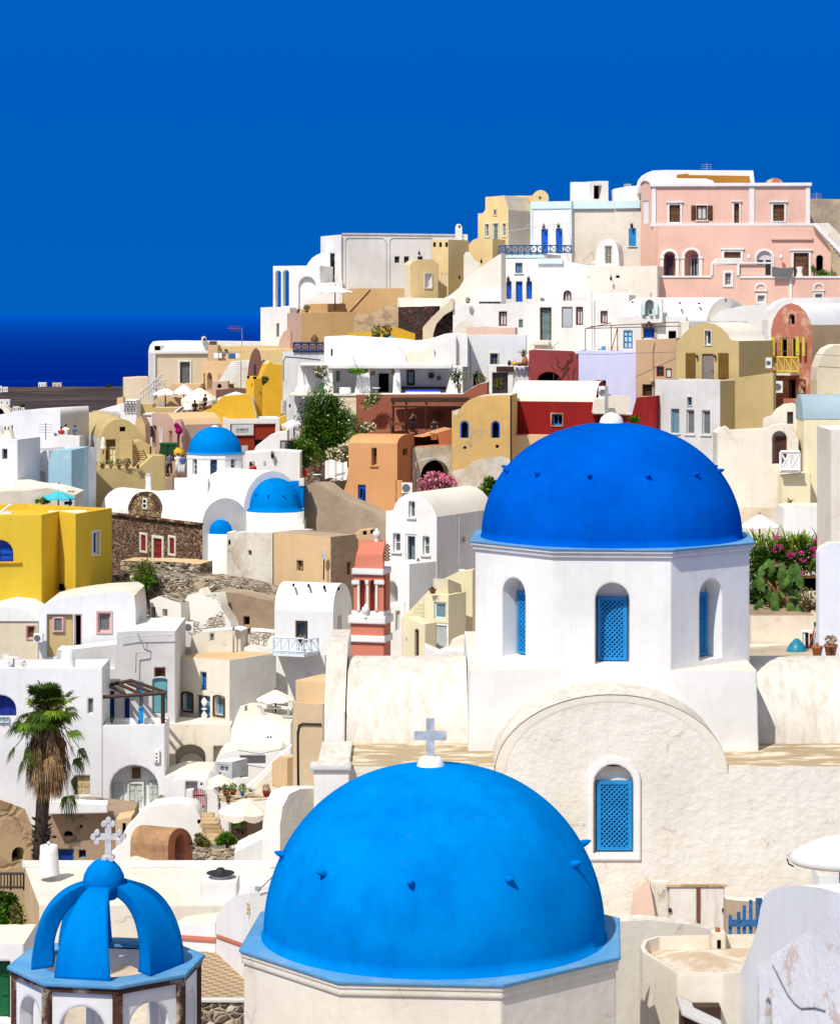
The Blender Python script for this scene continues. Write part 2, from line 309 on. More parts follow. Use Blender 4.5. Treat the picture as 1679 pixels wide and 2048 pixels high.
def ring(mb,pl,poly,w,d0,d1,closed_bottom=True):
    cx = sum(p[0] for p in poly)/len(poly); zb = min(p[1] for p in poly); zt = max(p[1] for p in poly)
    uL = min(p[0] for p in poly); uR = max(p[0] for p in poly)
    def off(p):
        u,z = p; k = (uR-uL+2*w)/(uR-uL); nu = cx0+(u-cx0)*k
        return (nu,zb-w if z <= zb+1e-6 and closed_bottom else (z if z <= zb+1e-6 else z+w*((z-zb)/(zt-zb))))
    cx0 = (uL+uR)/2; out = [off(p) for p in poly]; n = len(poly)
    rng = range(n) if closed_bottom else range(1,n)
    for i in rng:
        a,b = poly[i],poly[(i+1) % n]; c,d = out[(i+1) % n],out[i]
        mb.quad(pl.at(*a,d1),pl.at(*b,d1),pl.at(*c,d1),pl.at(*d,d1))
        mb.quad(pl.at(*d,d0),pl.at(*c,d0),pl.at(*c,d1),pl.at(*d,d1))
        mb.quad(pl.at(*a,d0),pl.at(*b,d0),pl.at(*b,d1),pl.at(*a,d1))
def pbox(mb,pl,u0,z0,u1,z1,d0,d1):
    v = [pl.at(u,z,d) for d in (d0,d1) for u,z in ((u0,z0),(u1,z0),(u1,z1),(u0,z1))]
    mb.add(v,[(0,1,2,3),(4,5,6,7),(0,1,5,4),(1,2,6,5),(2,3,7,6),(3,0,4,7)])
def pslab(mb,pl,poly,d0,d1):
    mb.tess([poly],lambda u,z: pl.at(u,z,d1)); mb.tess([poly],lambda u,z: pl.at(u,z,d0)); n = len(poly)
    for i in range(n):
        a,b = poly[i],poly[(i+1) % n]; mb.quad(pl.at(*a,d0),pl.at(*b,d0),pl.at(*b,d1),pl.at(*a,d1))
def lattice(mb,pl,u0,z0,u1,z1,d,sp=.17,w=.05):
    W,Hh = u1-u0,z1-z0
    for sgn in (1,-1):
        k = -Hh
        while k < W:
            a,b = max(0,k),min(W,k+Hh)
            if b > a+.02:
                pa,pb = (a,a-k),(b,b-k)
                if sgn < 0: pa,pb = (W-pa[0],pa[1]),(W-pb[0],pb[1])
                A,B = Vector(pa),Vector(pb); t = (B-A).normalized(); q = Vector((-t.y,t.x))*w/2; dd = d+(.012 if sgn > 0 else 0)
                c = [A+q,A-q,B-q,B+q]; pslab(mb,pl,[(u0+v.x,z0+v.y) for v in c],dd-.03,dd)
            k += sp
def opening(T,pl,h):
    kind = h['kind']; poly = hole_poly(pl,h); u0,z0,u1,z1 = h['r']; d = h.get('d',.18)
    rev = MB(); n = len(poly)
    if kind == 'niche' or d > 0:
        pass
    fw = h.get('fw',min(.07,(u1-u0)*.14)); col = h.get('c',glass); fc = h.get('f',wwood); W,Hh = u1-u0,z1-z0
    nm = h.get('n',{'w': 'window','d': 'door','s': 'window','v': 'opening','niche': 'niche','lat': 'window','vent': 'vent'}[kind])
    p = MB()
    if kind == 'niche': return
    big = [((u-(u0+u1)/2)*1.04+(u0+u1)/2,(z-(z0+z1)/2)*1.03+(z0+z1)/2) for u,z in poly]
    if kind == 'v':      # dark panel at the back stands in for the unlit room
        pslab(p,pl,big,-d-.08,-d-.05); w = p.build(nm,h.get('c',black),T)
        if h.get('f') is not None:
            f = MB(); ring(f,pl,[((u-(u0+u1)/2)*(1-2*fw/W)+(u0+u1)/2,z if z < z0+.01 else z0+(z-z0)*(1-fw/Hh)) for u,z in poly],fw,-.12,-.03,False); f.build('frame',h['f'],w)
    elif kind == 'w':
        pslab(p,pl,big,-d-.05,-d); w = p.build(nm,col,T); f = MB()
        inner = [((u-(u0+u1)/2)*(1-2*fw/W)+(u0+u1)/2,(z-(z0+z1)/2)*(1-2*fw/Hh)+(z0+z1)/2) for u,z in poly]
        ring(f,pl,inner,fw*1.02,-d-.01,-d+.05)
        nx,ny = h.get('m',(1,0)); ah = (z1-z0)
        for i in range(1,nx+1): uu = u0+W*i/(nx+1); pbox(f,pl,uu-fw*.3,z0+fw*.5,uu+fw*.3,z1-fw*.5,-d-.005,-d+.03)
        for j in range(1,ny+1): zz = z0+Hh*j/(ny+1); pbox(f,pl,u0+fw*.5,zz-fw*.3,u1-fw*.5,zz+fw*.3,-d-.004,-d+.034)
        f.build('frame',fc,w)
    elif kind in ('d','s'):
        pslab(p,pl,big,-d-.05,-d); w = p.build(nm,col,T); f = MB(); nx,ny = h.get('m',(2 if W > .5 else 1,3)); g = min(W,Hh)*.08
        if h.get('arch'): ny = 1
        for i in range(nx):
            for j in range(ny):
                a0 = u0+W*i/nx+g; a1 = u0+W*(i+1)/nx-g; ztop = z1-(W/2 if h.get('arch') else 0)
                b0 = z0+(ztop-z0)*j/ny+g; b1 = z0+(ztop-z0)*(j+1)/ny-g; pbox(f,pl,a0,b0,a1,b1,-d-.01,-d+.025)
        f.build('panel',h.get('f2',col),w)
        if kind == 'd' and W > .5:
            k = MB(); pbox(k,pl,u1-W*.14,z0+Hh*.45,u1-W*.08,z0+Hh*.5,-d,-d+.07); k.build('handle',metal,w)
        if h.get('f') is not None:
            f = MB(); ring(f,pl,[((u-(u0+u1)/2)*(1-2*fw/W)+(u0+u1)/2,z if z < z0+.01 else z0+(z-z0)*(1-fw/Hh)) for u,z in poly],fw,-d-.01,-d+.07,False); f.build('frame',h['f'],w)
    elif kind == 'lat':
        pslab(p,pl,big,-d-.06,-d-.03); w = p.build(nm,black,T); f = MB()
        ring(f,pl,[((u-(u0+u1)/2)*(1-2*fw/W)+(u0+u1)/2,(z-(z0+z1)/2)*(1-2*fw/Hh)+(z0+z1)/2) for u,z in poly],fw,-d-.03,-d+.05); f.build('frame',col,w)
        f = MB(); lattice(f,pl,u0+fw*.8,z0+fw*.8,u1-fw*.8,z1-fw*.8,-d+.015,h.get('sp',.17),h.get('lw',.05)); f.build('lattice',col,w)
    elif kind == 'vent':
        pslab(p,pl,big,-d-.03,-d); w = p.build(nm,black,T)
    if h.get('sur') is not None:
        s = MB(); sw = h.get('sw',.12); ring(s,pl,poly,sw,-.005,h.get('sd',.045),h.get('sb',kind in ('w','s','lat')))
        if h.get('cap'): pbox(s,pl,u0-sw*1.5,z1+sw*.9,u1+sw*1.5,z1+sw*1.5,-.005,.11)
        s.build('surround',h['sur'],w)
    if h.get('sill') is not None:
        s = MB(); pbox(s,pl,u0-.08,z0-.07,u1+.08,z0-.003,-.02,.07); s.build('sill',h['sill'],w)
    if h.get('shut') is not None:
        for sg in (-1,1):
            s = MB(); ua,ub = (u0-W*.52,u0-.02) if sg < 0 else (u1+.02,u1+W*.52)
            pbox(s,pl,ua,z0,ub,z1,.01,.05)
            for j in range(8): zz = z0+Hh*(j+.5)/8; pbox(s,pl,ua+.05,zz-Hh*.03,ub-.05,zz+Hh*.03,.045,.075)
            s.build('shutter',h['shut'],w)
    if h.get('lamp'):
        s = MB(); uu,zz = (u0+u1)/2,z1+h['lamp']; s.tube([pl.at(uu,zz,.02),pl.at(uu,zz+.1,.15),pl.at(uu,zz,.2)],.02,5); s.lathe(pl.at(uu,zz-.2,.2),[(0,0),(.06,0),(.09,.2),(.0,.28)],6); s.build('lamp',metal,T)
def wallface(mb,pl,outer,holes,flip=False):
    """a flat wall polygon with holes and their reveals, into mb"""
    loops = [outer]
    for h in holes:
        pz = hole_poly(pl,h); loops.append(pz)
        d = h.get('d',.18)
        for i in range(len(pz)):
            a,b = pz[i],pz[(i+1) % len(pz)]; mb.quad(pl.at(*a),pl.at(*b),pl.at(*b,-d),pl.at(*a,-d))
        if h['kind'] == 'niche': mb.tess([pz],lambda u,z,d=d: pl.at(u,z,-d))
    mb.tess(loops,lambda u,z: pl.at(u,z))
def solve_len(pl,px,py_ref,x2,right=True):
    A = pl.pp(px,py_ref); k = (x2-CX)/F; inx,iny = -pl.n.x,-pl.n.y
    return (k*A.y-A.x)/(inx-k*iny)
def ext(T,pl,top,bot,L=4.0,holes=(),lh=(),rh=(),wall=white,roof=creamr,par=None,to=None,wobble=.9,deep=2.5,side=None,parmat=None,smooth=True,front=None,vec=None,lwall=None,rwall=None,wname='wall',rname='roof'):
    """house body: outline `top` (left to right, photo pixels on plane pl) closed down to row bot, extruded away from the viewer.
    L length in metres, or to = column where the far end of the visible side should appear"""
    if to is not None: L = abs(solve_len(pl,top[-1][0] if to > top[-1][0] else top[0][0],top[0][1],to))
    tp = [pl.uv(*p) for p in (wob(top,wobble) if wobble and len(top) < 6 and not par else top)]
    zb = min(pl.uv(top[0][0],bot)[1],pl.uv(top[-1][0],bot)[1])-deep
    outer = [(tp[0][0],zb)]+tp+[(tp[-1][0],zb)]
    for i,(u,z) in enumerate(outer):
        pass
    w = MB(); fr = MB() if front else w; wallface(fr,pl,outer,[h for h in holes if h['kind'] not in ()])
    iv = Vector((-pl.n.x,-pl.n.y,0)) if vec is None else Vector(vec).normalized(); r = MB()
    f = lambda u,z: pl.at(u,z); b = lambda u,z: pl.at(u,z)+iv*L
    w.tess([outer],b)
    # sides
    a3,b3 = pl.at(*outer[0]),pl.at(*outer[0])+iv*L
    lp = Plane(0,1,1,1); lp.A = Vector((b3.x,b3.y)); lp.t = (Vector((a3.x,a3.y))-lp.A).normalized(); lp.n = Vector((lp.t.y,-lp.t.x))
    lw = MB() if lwall else w; rw = MB() if rwall else w
    wallface(lw,lp,[(0,zb),(L,zb),(L,outer[1][1]),(0,outer[1][1])],lh)
    a3,b3 = pl.at(*outer[-1]),pl.at(*outer[-1])+iv*L
    rp = Plane(0,1,1,1); rp.A = Vector((a3.x,a3.y)); rp.t = (Vector((b3.x,b3.y))-rp.A).normalized(); rp.n = Vector((rp.t.y,-rp.t.x))
    wallface(rw,rp,[(0,zb),(L,zb),(L,outer[-2][1]),(0,outer[-2][1])],rh)
    w.quad(f(*outer[0]),f(*outer[-1]),b(*outer[-1]),b(*outer[0]))
    if par:
        hgt,th = par; (uA,zA),(uB,zB) = tp[0],tp[-1]; pm = w
        q = lambda u,z,e: pl.at(u,z)+iv*e
        O = [(uA,zA,0),(uB,zB,0),(uB,zB,L),(uA,zA,L)]; I = [(uA+th,zA,th),(uB-th,zB,th),(uB-th,zB,L-th),(uA+th,zA,L-th)]
        for i in range(4):
            j = (i+1) % 4; pm.quad(q(*O[i]),q(*O[j]),q(*I[j]),q(*I[i]))
            lo = lambda t: (t[0],t[1]-hgt,t[2])
            pm.quad(q(*I[i]),q(*I[j]),q(*lo(I[j])),q(*lo(I[i])))
        r.quad(*[q(u,z-hgt,e) for u,z,e in I])
    else:
        for (a,bb) in zip(tp,tp[1:]):
            steep = abs(bb[1]-a[1]) > 2.2*abs(bb[0]-a[0]); k = max(1,int(L/1.2)) if not steep else 1
            tgt = w if steep and len(top) < 6 else r
            for i in range(k):
                e0,e1 = L*i/k,L*(i+1)/k; tgt.quad(f(*a)+iv*e0,f(*bb)+iv*e0,f(*bb)+iv*e1,f(*a)+iv*e1,smooth and len(top) > 6)
    ro = r.build(rname,roof,T); wo = w.build(wname,wall if side is None else side,T)
    if front: fr.build('facade',front,T)
    if lwall: lw.build('side_wall',lwall,T)
    if rwall: rw.build('side_wall',rwall,T)
    for h in holes: opening(T,pl,h)
    for h in lh: opening(T,lp,h)
    for h in rh: opening(T,rp,h)
    return lp,rp
def hse(*a,**k): return house(*a,**k)[0]
def house(name,label,cat,pl,top,bot,group=None,**k):
    T = thing(name,label,cat,pl.pp((top[0][0]+top[-1][0])/2,bot),group)
    T_lp,T_rp = ext(T,pl,top,bot,**k); T['_'] = 0; del T['_']
    return T,T_lp,T_rp
def box(T,pl,x0,y0,x1,y1,d0,d1,name,mat):
    m = MB(); u0,_ = pl.uv(x0,y0); u1,_ = pl.uv(x1,y0); xm = (x0+x1)/2; pbox(m,pl,u0,pl.uv(xm,y1)[1],u1,pl.uv(xm,y0)[1],d0,d1); return m.build(name,mat,T)
def railing(T,pl,x0,x1,yt,yb,n,mat,style='x',d=.0,name='railing',w=.045):
    m = MB(); u0,zt = pl.uv(x0,yt); u1,_ = pl.uv(x1,yt); xm = (x0+x1)/2; zt = pl.uv(xm,yt)[1]; zb = pl.uv(xm,yb)[1]
    A = lambda u,z: pl.at(u,z,d)
    for z in (zt,zb+.05): m.bar(A(u0,z),A(u1,z),w*1.2)
    for i in range(n+1):
        u = u0+(u1-u0)*i/n; m.bar(A(u,zb-.03),A(u,zt),w)
        if i < n:
            v = u0+(u1-u0)*(i+1)/n
            if style == 'x': m.bar(A(u,zb+.05),A(v,zt),w*.7); m.bar(A(u,zt),A(v,zb+.05),w*.7)
            elif style == 'bars':
                for k in (1,2,3): uu = u+(v-u)*k/4; m.bar(A(uu,zb),A(uu,zt),w*.6)
            elif style == 'scroll':
                c = (u+v)/2; zc = (zt+zb)/2; rr = min((v-u)/2,(zt-zb)/2)*.6
                m.tube([A(c+rr*math.cos(t*math.pi/5),zc+rr*math.sin(t*math.pi/5)) for t in range(11)],w*.4,4); m.bar(A(u,zt),A(v,zb),w*.5); m.bar(A(u,zb),A(v,zt),w*.5)
    return m.build(name,mat,T)
# ---------------------------------------------------------------- sea, headland, hillside
def wmat(name):
    m,nt,b = newmat(name); g = N(nt,'ShaderNodeNewGeometry')
    mp = N(nt,'ShaderNodeMapping'); mp.inputs['Scale'].default_value = (.0012,.0035,1); nt.links.new(g.outputs['Position'],mp.inputs[0])
    n = N(nt,'ShaderNodeTexNoise',Scale=1.0,Detail=5.0); nt.links.new(mp.outputs[0],n.inputs['Vector'])
    c = mixc(nt,rmp(nt,n.outputs[0],.55,.8),(.0,.010,.185),(.0,.03,.25)); nt.links.new(c,b.inputs['Base Color'])
    b.inputs['Roughness'].default_value = .0; b.inputs['Specular IOR Level'].default_value = .5; b.inputs['IOR'].default_value = 1.0006
    return m
m = MB(); m.quad((-60000,150,0),(60000,150,0),(60000,90000,0),(-60000,90000,0)); tag(m.build('sea',wmat('sea_water')),kind='structure')
def nz(x,y,s=1.0,sd=0):
    from mathutils import noise
    return noise.noise(Vector((x/s,y/s,sd)))
headm = plaster('dry_headland',(.045,.03,.032),(.10,.07,.045),.8,.02,.45,.6,bump=0,bscale=.12,bevel=0,var=.3)
mm = MB(); g = []
xs = [-700+i*14 for i in range(90)]; ys = [420,470,540,640,760,900,1050,1220,1400,1600,1700,1740,1780,1900]
for yy in ys:
    row = []
    for x in xs:
        px = CX+x*F/yy
        base = 85-(yy-420)*.0215+nz(x,yy,130)*4+nz(x,yy,40,3)*1.2
        if yy >= 1740: base = (52 if yy == 1740 else 25 if yy == 1780 else -10)+nz(x,yy,60)*3
        if yy == 420: base = -5
        row.append(Vector((x,yy+nz(x,yy,90,7)*20,base)))
    g.append(row)
for i in range(len(ys)-1):
    for j in range(len(xs)-1): mm.quad(g[i][j],g[i][j+1],g[i+1][j+1],g[i+1][j],True)
tag(mm.build('headland',headm),kind='structure')
COLS = {  # per column of the photo: (distance, row where the ground would show)
 -500: [(25,3600),(50,2300),(72,2000),(88,1760),(96,1520),(100,1260),(112,1110),(125,1000),(135,900),(150,840),(165,840),(215,1000)],
 150: [(25,3600),(50,2300),(72,2000),(88,1760),(96,1520),(100,1260),(112,1110),(125,1000),(135,890),(150,835),(160,830),(215,1000)],
 450: [(25,3600),(50,2300),(72,1950),(88,1740),(96,1540),(103,1330),(110,1200),(120,1060),(130,920),(140,830),(152,760),(165,730),(230,900)],
 700: [(25,3600),(50,2200),(72,1850),(84,1640),(92,1420),(100,1290),(108,1170),(118,1010),(126,900),(134,800),(145,700),(160,620),(180,600),(240,800)],
 1000: [(25,3600),(50,2100),(66,1880),(78,1560),(90,1370),(100,1230),(108,1080),(118,960),(126,830),(134,720),(145,600),(160,500),(180,480),(240,700)],
 1400: [(25,3400),(50,2200),(60,1900),(66,1860),(74,1480),(80,1330),(88,1240),(96,1200),(104,1080),(112,970),(122,800),(132,690),(142,560),(155,430),(180,430),(240,600)],
 2300: [(25,3400),(50,2200),(60,1900),(66,1860),(74,1480),(80,1330),(88,1240),(96,1200),(104,1080),(112,970),(122,800),(132,690),(142,560),(155,430),(180,430),(240,600)]}
def gz(px,Y):
    def colz(c):
        t = COLS[c]
        if Y <= t[0][0]: return Z(t[0][1],t[0][0])
        for (a,pa),(b,pb) in zip(t,t[1:]):
            if Y <= b: k = (Y-a)/(b-a); return Z(pa,a)*(1-k)+Z(pb,b)*k
        return Z(t[-1][1],t[-1][0])-(Y-t[-1][0])*.45
    ks = sorted(COLS); px = min(max(px,ks[0]),ks[-1]-1)
    for a,b in zip(ks,ks[1:]):
        if px < b: k = (px-a)/(b-a); k = k*k*(3-2*k); return colz(a)*(1-k)+colz(b)*k
mm = MB(); g = []
ysl = [22+i*2.0 for i in range(80)]+[190,205,220,240,270,310,360]
for yy in ysl:
    g.append([Vector((X(px,yy),yy,gz(px,yy)-1.2+nz(X(px,yy),yy,3)*.25)) for px in range(-500,2300,20)])
for i in range(len(g)-1):
    for j in range(len(g[0])-1): mm.quad(g[i][j],g[i][j+1],g[i+1][j+1],g[i+1][j],True)
groundm = plaster('dusty_ground',(.46,.38,.29),(.62,.57,.48),.8,.25,.4,.65,bump=.6,bevel=0,var=.1)
tag(mm.build('hillside',groundm),kind='structure')

# ---------------------------------------------------------------- domed churches in the foreground
def octagon(cx,cy,r,rot,n=8,off=.5): return [(cx+r*math.sin(rot+(k+off)*2*math.pi/n),cy-r*math.cos(rot+(k+off)*2*math.pi/n)) for k in range(n)]
def owall(A,B):
    p = Plane(0,1,1,1); p.A = Vector((A[0],A[1])); p.t = (Vector((B[0],B[1]))-p.A); p.len = p.t.length; p.t.normalize(); p.n = Vector((p.t.y,-p.t.x)); return p
def knob(mb,c,rad,z,ang,size=.16,ln=.34):
    d = Vector((math.sin(ang),-math.cos(ang),.35)).normalized(); base = Vector((c[0]+math.sin(ang)*rad,c[1]-math.cos(ang)*rad,z))
    mb.tube([base-d*.12,base+d*ln*.5,base+d*ln,base+d*(ln+.06)],[size*.6,size*.5,size*.34,size*.12],7)
def drumchurch(name,label,c,zslab,R8,rot,slab_over,dr,dz,wallm,domem,knobs=None,panel=None,zbot=0,p_exp=2.0,sq=.12):
    T = thing(name,label,'church',(c[0],c[1],zbot)); oc = octagon(c[0],c[1],R8,rot); w = MB(); wins = []
    for k in range(8):
        A,B = oc[(k-1) % 8],oc[k]; pl = owall(A,B); hs = []
        if panel:
            mid = (Vector(A)+Vector(B))/2; wd,z0,z1,dpt = panel; u = pl.len/2; h = dict(kind='niche',arch=True,d=dpt,x0=0,x1=0,y0=0,y1=0)
            pz = [(u-wd/2,z0),(u+wd/2,z0)]+[(u+wd/2*math.cos(math.pi*i/10),z1-wd/2+wd/2*math.sin(math.pi*i/10)) for i in range(11)]
            w.tess([[(0,zbot),(pl.len,zbot),(pl.len,zslab-.1),(0,zslab-.1)],pz],lambda uu,z: pl.at(uu,z))
            for i in range(len(pz)): a,b = pz[i],pz[(i+1) % len(pz)]; w.quad(pl.at(*a),pl.at(*b),pl.at(*b,-dpt),pl.at(*a,-dpt))
            w.tess([pz],lambda uu,z: pl.at(uu,z,-dpt)); wins.append((pl,u,wd,z0,z1,dpt))
        else: w.quad(pl.at(0,zbot),pl.at(pl.len,zbot),pl.at(pl.len,zslab-.1),pl.at(0,zslab-.1))
    w.build('drum',wallm,T)
    so = slab_over; s = MB(); s.prism(octagon(c[0],c[1],R8+so,rot),zslab-.045,zslab); s.build('cornice_slab',bslab,T)
    s = MB(); s.prism(octagon(c[0],c[1],R8+so-.03,rot),zslab-.12,zslab-.047); s.prism(octagon(c[0],c[1],R8+so*.45,rot),zslab-.24,zslab-.122); s.build('cornice',wallm,T)
    d = MB(); prof = [(dr+.06,0),(dr+.015,.05),(dr,.12)]+[(dr*(max(0,math.cos(i*math.pi/2/26)))**sq,.12+dz*math.sin(i*math.pi/2/26)) for i in range(1,26)]
    prof = [(dr+.05,-.01),(dr+.01,.05)]+[(dr*math.cos(t)**(1.0-sq),.05+(dz-.05)*math.sin(t)) for t in [i*math.pi/2/30 for i in range(30)]]+[(.001,dz)]
    d.lathe((c[0],c[1],zslab),prof,72); dome = d.build('dome',domem,T)
    if knobs:
        kn,koff,kz = knobs; t = math.asin(min(1,kz/dz)); kr = dr*math.cos(t)**(1.0-sq)
        for i in range(kn):
            k = MB(); knob(k,c,kr-.03,zslab+kz,koff+i*2*math.pi/kn,.135,.16); k.build('dome_step',domem,T)
    return T,wins,dome
# the near one
c = (X(868,45),45.0); zs = Z(1867,45)
T,_,dome = drumchurch('blue_domed_church','cream church with the largest bright blue dome, topped by a grey cross',c,zs,3.52,R(-4.3),.09,3.07,Z(1530,45)-zs,palec,bdome,(10,R(-8.6),1.50),zbot=zs-9,sq=.10)
T.children[0]
zt = Z(1530,45); p = MB(); p.lathe((X(861,45),45,zt-.12),[(.27,0),(.25,.12),(.21,.22),(.17,.27),(0,.29)],20); p.build('finial',white,T)
p = MB(); xx = X(860,45); p.box((xx,45,zt+.49),(.15,.1,.70)); x0 = X(860,45)
p.box((xx,44.999,zt+.53),(.585,.096,.155)); p.build('cross',flat('aged_marble',(.50,.53,.55),var=.2,scale=8),T)

# the big church behind it
c2 = (X(1222,72),72.0); zs2 = Z(1072,72)
T2,wins,dome2 = drumchurch('cross_plan_church','big white church with deep blue dome on octagonal drum and rough vaulted arms',c2,zs2,4.16,R(-4),.17,3.74,Z(845,72)-zs2,white,bdome2,(12,R(-15.5),1.9),panel=(.93,Z(1328,68.2),Z(1165,68.2),.62),zbot=Z(1338,68.3)-.2,sq=.06)
for pl,u,wd,z0,z1,dp in wins:
    if pl.n.y > -.3: continue
    w = MB(); hgt = (z1-z0)*.80; pbox(w,pl,u-wd/2+.04,z0+.03,u+wd/2-.04,z0+hgt,-dp,-dp+.03); wi = w.build('window',black,T2)
    a0,a1,b0,b1 = u-wd/2+.06,u+wd/2-.06,z0+.04,z0+hgt; f = MB()
    for q in ((a0,b0,a0+.09,b1),(a1-.09,b0,a1,b1),(a0+.09,b0,a1-.09,b0+.08),(a0+.09,b1-.09,a1-.09,b1)): pbox(f,pl,*q,-dp+.02,-dp+.12)
    f.build('frame',bwood,wi); f = MB(); lattice(f,pl,a0+.08,b0+.07,a1-.08,b1-.08,-dp+.09,.13,.043); f.build('lattice',bwood,wi)
p = MB(); p.lathe((c2[0],c2[1],Z(845,72)-.12),[(.36,0),(.35,.12),(.30,.26),(.2,.36),(.06,.41),(0,.42)],22); p.build('finial',white,T2)
p = MB(); p.box((X(1212,72),72,Z(800,72)),(.09,.09,.80)); p.box((X(1212,72),71.99,Z(790,72)),(.26,.06,.06)); p.build('post',flat('weathered_grey_wood',(.36,.33,.28)),T2)
# crossing block
b = PL(930,68.3); zt2 = Z(1338,68.3); m = MB(); x0,x1 = X(929,67.93),X(1523,67.93)
q = [(x0,67.93),(x1,67.93),(x1,76.4),(x0,76.4)]; zz = Z(1560,68.3)-3
tp = [(x0+.14,67.99),(x1-.14,67.99),(x1-.14,76.3),(x0+.14,76.3)]
for i in range(4):
    j = (i+1) % 4; m.quad((*q[i],zz),(*q[j],zz),(*tp[j],zt2),(*tp[i],zt2))
m.build('crossing_wall',white,T2); m = MB(); m.add([(*t,zt2) for t in tp],[(0,1,2,3)]); m.build('crossing_roof',creamr,T2)
# transverse vault (both arms), rough weathered surface
m = MB(); zc = Z(1487,69.2); rr = Z(1318,71.6)-zc
def vaultx(m,x0,x1,yc,zc,ry,rz,n=16,a1=math.pi):
    for i in range(n):
        a,b = a1*i/n,a1*(i+1)/n
        m.quad((x0,yc-ry*math.cos(a),zc+rz*math.sin(a)),(x1,yc-ry*math.cos(a),zc+rz*math.sin(a)),(x1,yc-ry*math.cos(b),zc+rz*math.sin(b)),(x0,yc-ry*math.cos(b),zc+rz*math.sin(b)),True)
vaultx(m,X(692,69),x0+.1,72.0,zc,2.9,rr); m.build('arm_vault',oldr,T2); m = MB(); vaultx(m,x1-.1,X(1800,69),72.0,zc,2.9,rr); m.build('arm_vault',oldr,T2)
m = MB(); m.add([(X(692,69),69.1,zc-5),(X(1800,69),69.1,zc-5),(X(1800,69),69.1,zc),(X(692,69),69.1,zc),(X(692,69),74.9,zc-5),(X(1800,69),74.9,zc-5),(X(1800,69),74.9,zc),(X(692,69),74.9,zc)],[(0,1,2,3),(4,5,6,7),(0,4,7,3),(1,5,6,2)]); m.build('arm_wall',oldw,T2)
# end buttress on the left
m = MB(); xa,xb = X(648,69.3),X(690,69.3); prof = [(69.2,Z(1500,69.2)-3),(69.2,Z(1424,69.2)),(69.9,Z(1380,69.9)),(71.0,Z(1315,71)),(72.0,Z(1285,72)),(75.0,Z(1285,72)),(75,Z(1500,69.2)-3)]
nn = len(prof); vs = [(xa,y,z) for y,z in prof]+[(xb,y,z) for y,z in prof]
m.add(vs,[tuple(range(nn)),tuple(range(nn,2*nn)),(0,1,nn+1,nn),(nn-1,0,nn,2*nn-1)]); m.build('buttress_wall',white,T2)
m = MB(); m.add(vs,[(i,i+1,nn+i+1,nn+i) for i in range(1,nn-1)]); m.build('buttress_cap',oldr,T2)
# front wing roof + walls with the arched gable
zr = Z(1487,69.1); Yf = 65.75; m = MB(); xl,xr = X(640,Yf),X(1900,Yf)
m.quad((xl,Yf,zr-.02),(xr,Yf,zr-.02),(xr,69.1,zr),(xl,69.1,zr)); m.build('wing_roof',flatr,T2)
pf = PL(600,Yf); A = arc(988,1455,1546,1388,28)
out = [pf.uv(690,2150),pf.uv(1950,2150),(pf.uv(1950,2000)[0],zr-.02),(pf.uv(1455.5,1550)[0],zr-.02)]+[pf.uv(*a) for a in reversed(A)]+[(pf.uv(987.5,1550)[0],zr-.02),(pf.uv(690,1500)[0],zr-.02)]
hN = o('lat',1195,1560,1258,1702,d=.5); hN2 = dict(hN); m = MB()
hA = o('niche',1186,1528,1266,1706,arch=True,d=.22)
wallface(m,pf,out,[hA]); m.build('gable_wall',stucco,T2)
hole_poly(pf,hA); u0,z0,u1,z1 = hA['r']
w = MB(); pbox(w,pf,u0+.08,z0+.04,u1-.03,z0+(z1-z0)*.80,-.24,-.19); wi = w.build('window',black,T2); f = MB(); a0,a1,b0,b1 = u0+.10,u1-.03,z0+.05,z0+(z1-z0)*.80
for q in ((a0,b0,a0+.10,b1),(a1-.10,b0,a1,b1),(a0+.10,b0,a1-.10,b0+.08),(a0+.10,b1-.09,a1-.10,b1)): pbox(f,pf,*q,-.20,-.10)
f.build('frame',bwood,wi); f = MB(); lattice(f,pf,a0+.09,b0+.07,a1-.09,b1-.08,-.13,.13,.04); f.build('lattice',bwood,wi)
f = MB(); ring(f,pf,hole_poly(pf,hA),.19,-.01,.05); f.build('surround',white,wi)
m = MB(); no = len(A)
m2 = MB()
for i in range(no-1):
    a,b_ = pf.uv(*A[i]),pf.uv(*A[i+1]); m.quad(pf.at(*a),pf.at(*b_),pf.at(*b_,-2.75),pf.at(*a,-2.75),True)
    cx_,zc_ = pf.uv((988+1455)/2,1546); s_ = .90; ia = (cx_+(a[0]-cx_)*s_,zc_+(a[1]-zc_)*s_); ib = (cx_+(b_[0]-cx_)*s_,zc_+(b_[1]-zc_)*s_)
    m2.quad(pf.at(*a,.006),pf.at(*b_,.006),pf.at(*ib,.006),pf.at(*ia,.006)); m2.quad(pf.at(*ia,.006),pf.at(*ib,.006),pf.at(*ib,0),pf.at(*ia,0)); m2.quad(pf.at(*a,.03),pf.at(*b_,.03),pf.at(*b_,0),pf.at(*a,0))
m.build('porch_vault',oldr,T2); m2.build('arch_band',palec,T2)
m = MB(); pp_ = PL(600,65.2); pbox(m,pp_,pp_.uv(627,1)[0],Z(1900,65.2),pp_.uv(698,1)[0],Z(1540,65.2),-.6,0); m.build('pilaster',white,T2)
m = MB(); pbox(m,pp_,pp_.uv(620,1)[0],Z(1540,65.2),pp_.uv(702,1)[0],Z(1531,65.2),-.6,.08); m.build('pilaster_cornice',greyw,T2)
m = MB(); pbox(m,pp_,pp_.uv(634,1)[0],Z(1530,65.2),pp_.uv(698,1)[0],zr+.03,-3.6,-.1); m.build('pilaster_cap',oldr,T2)

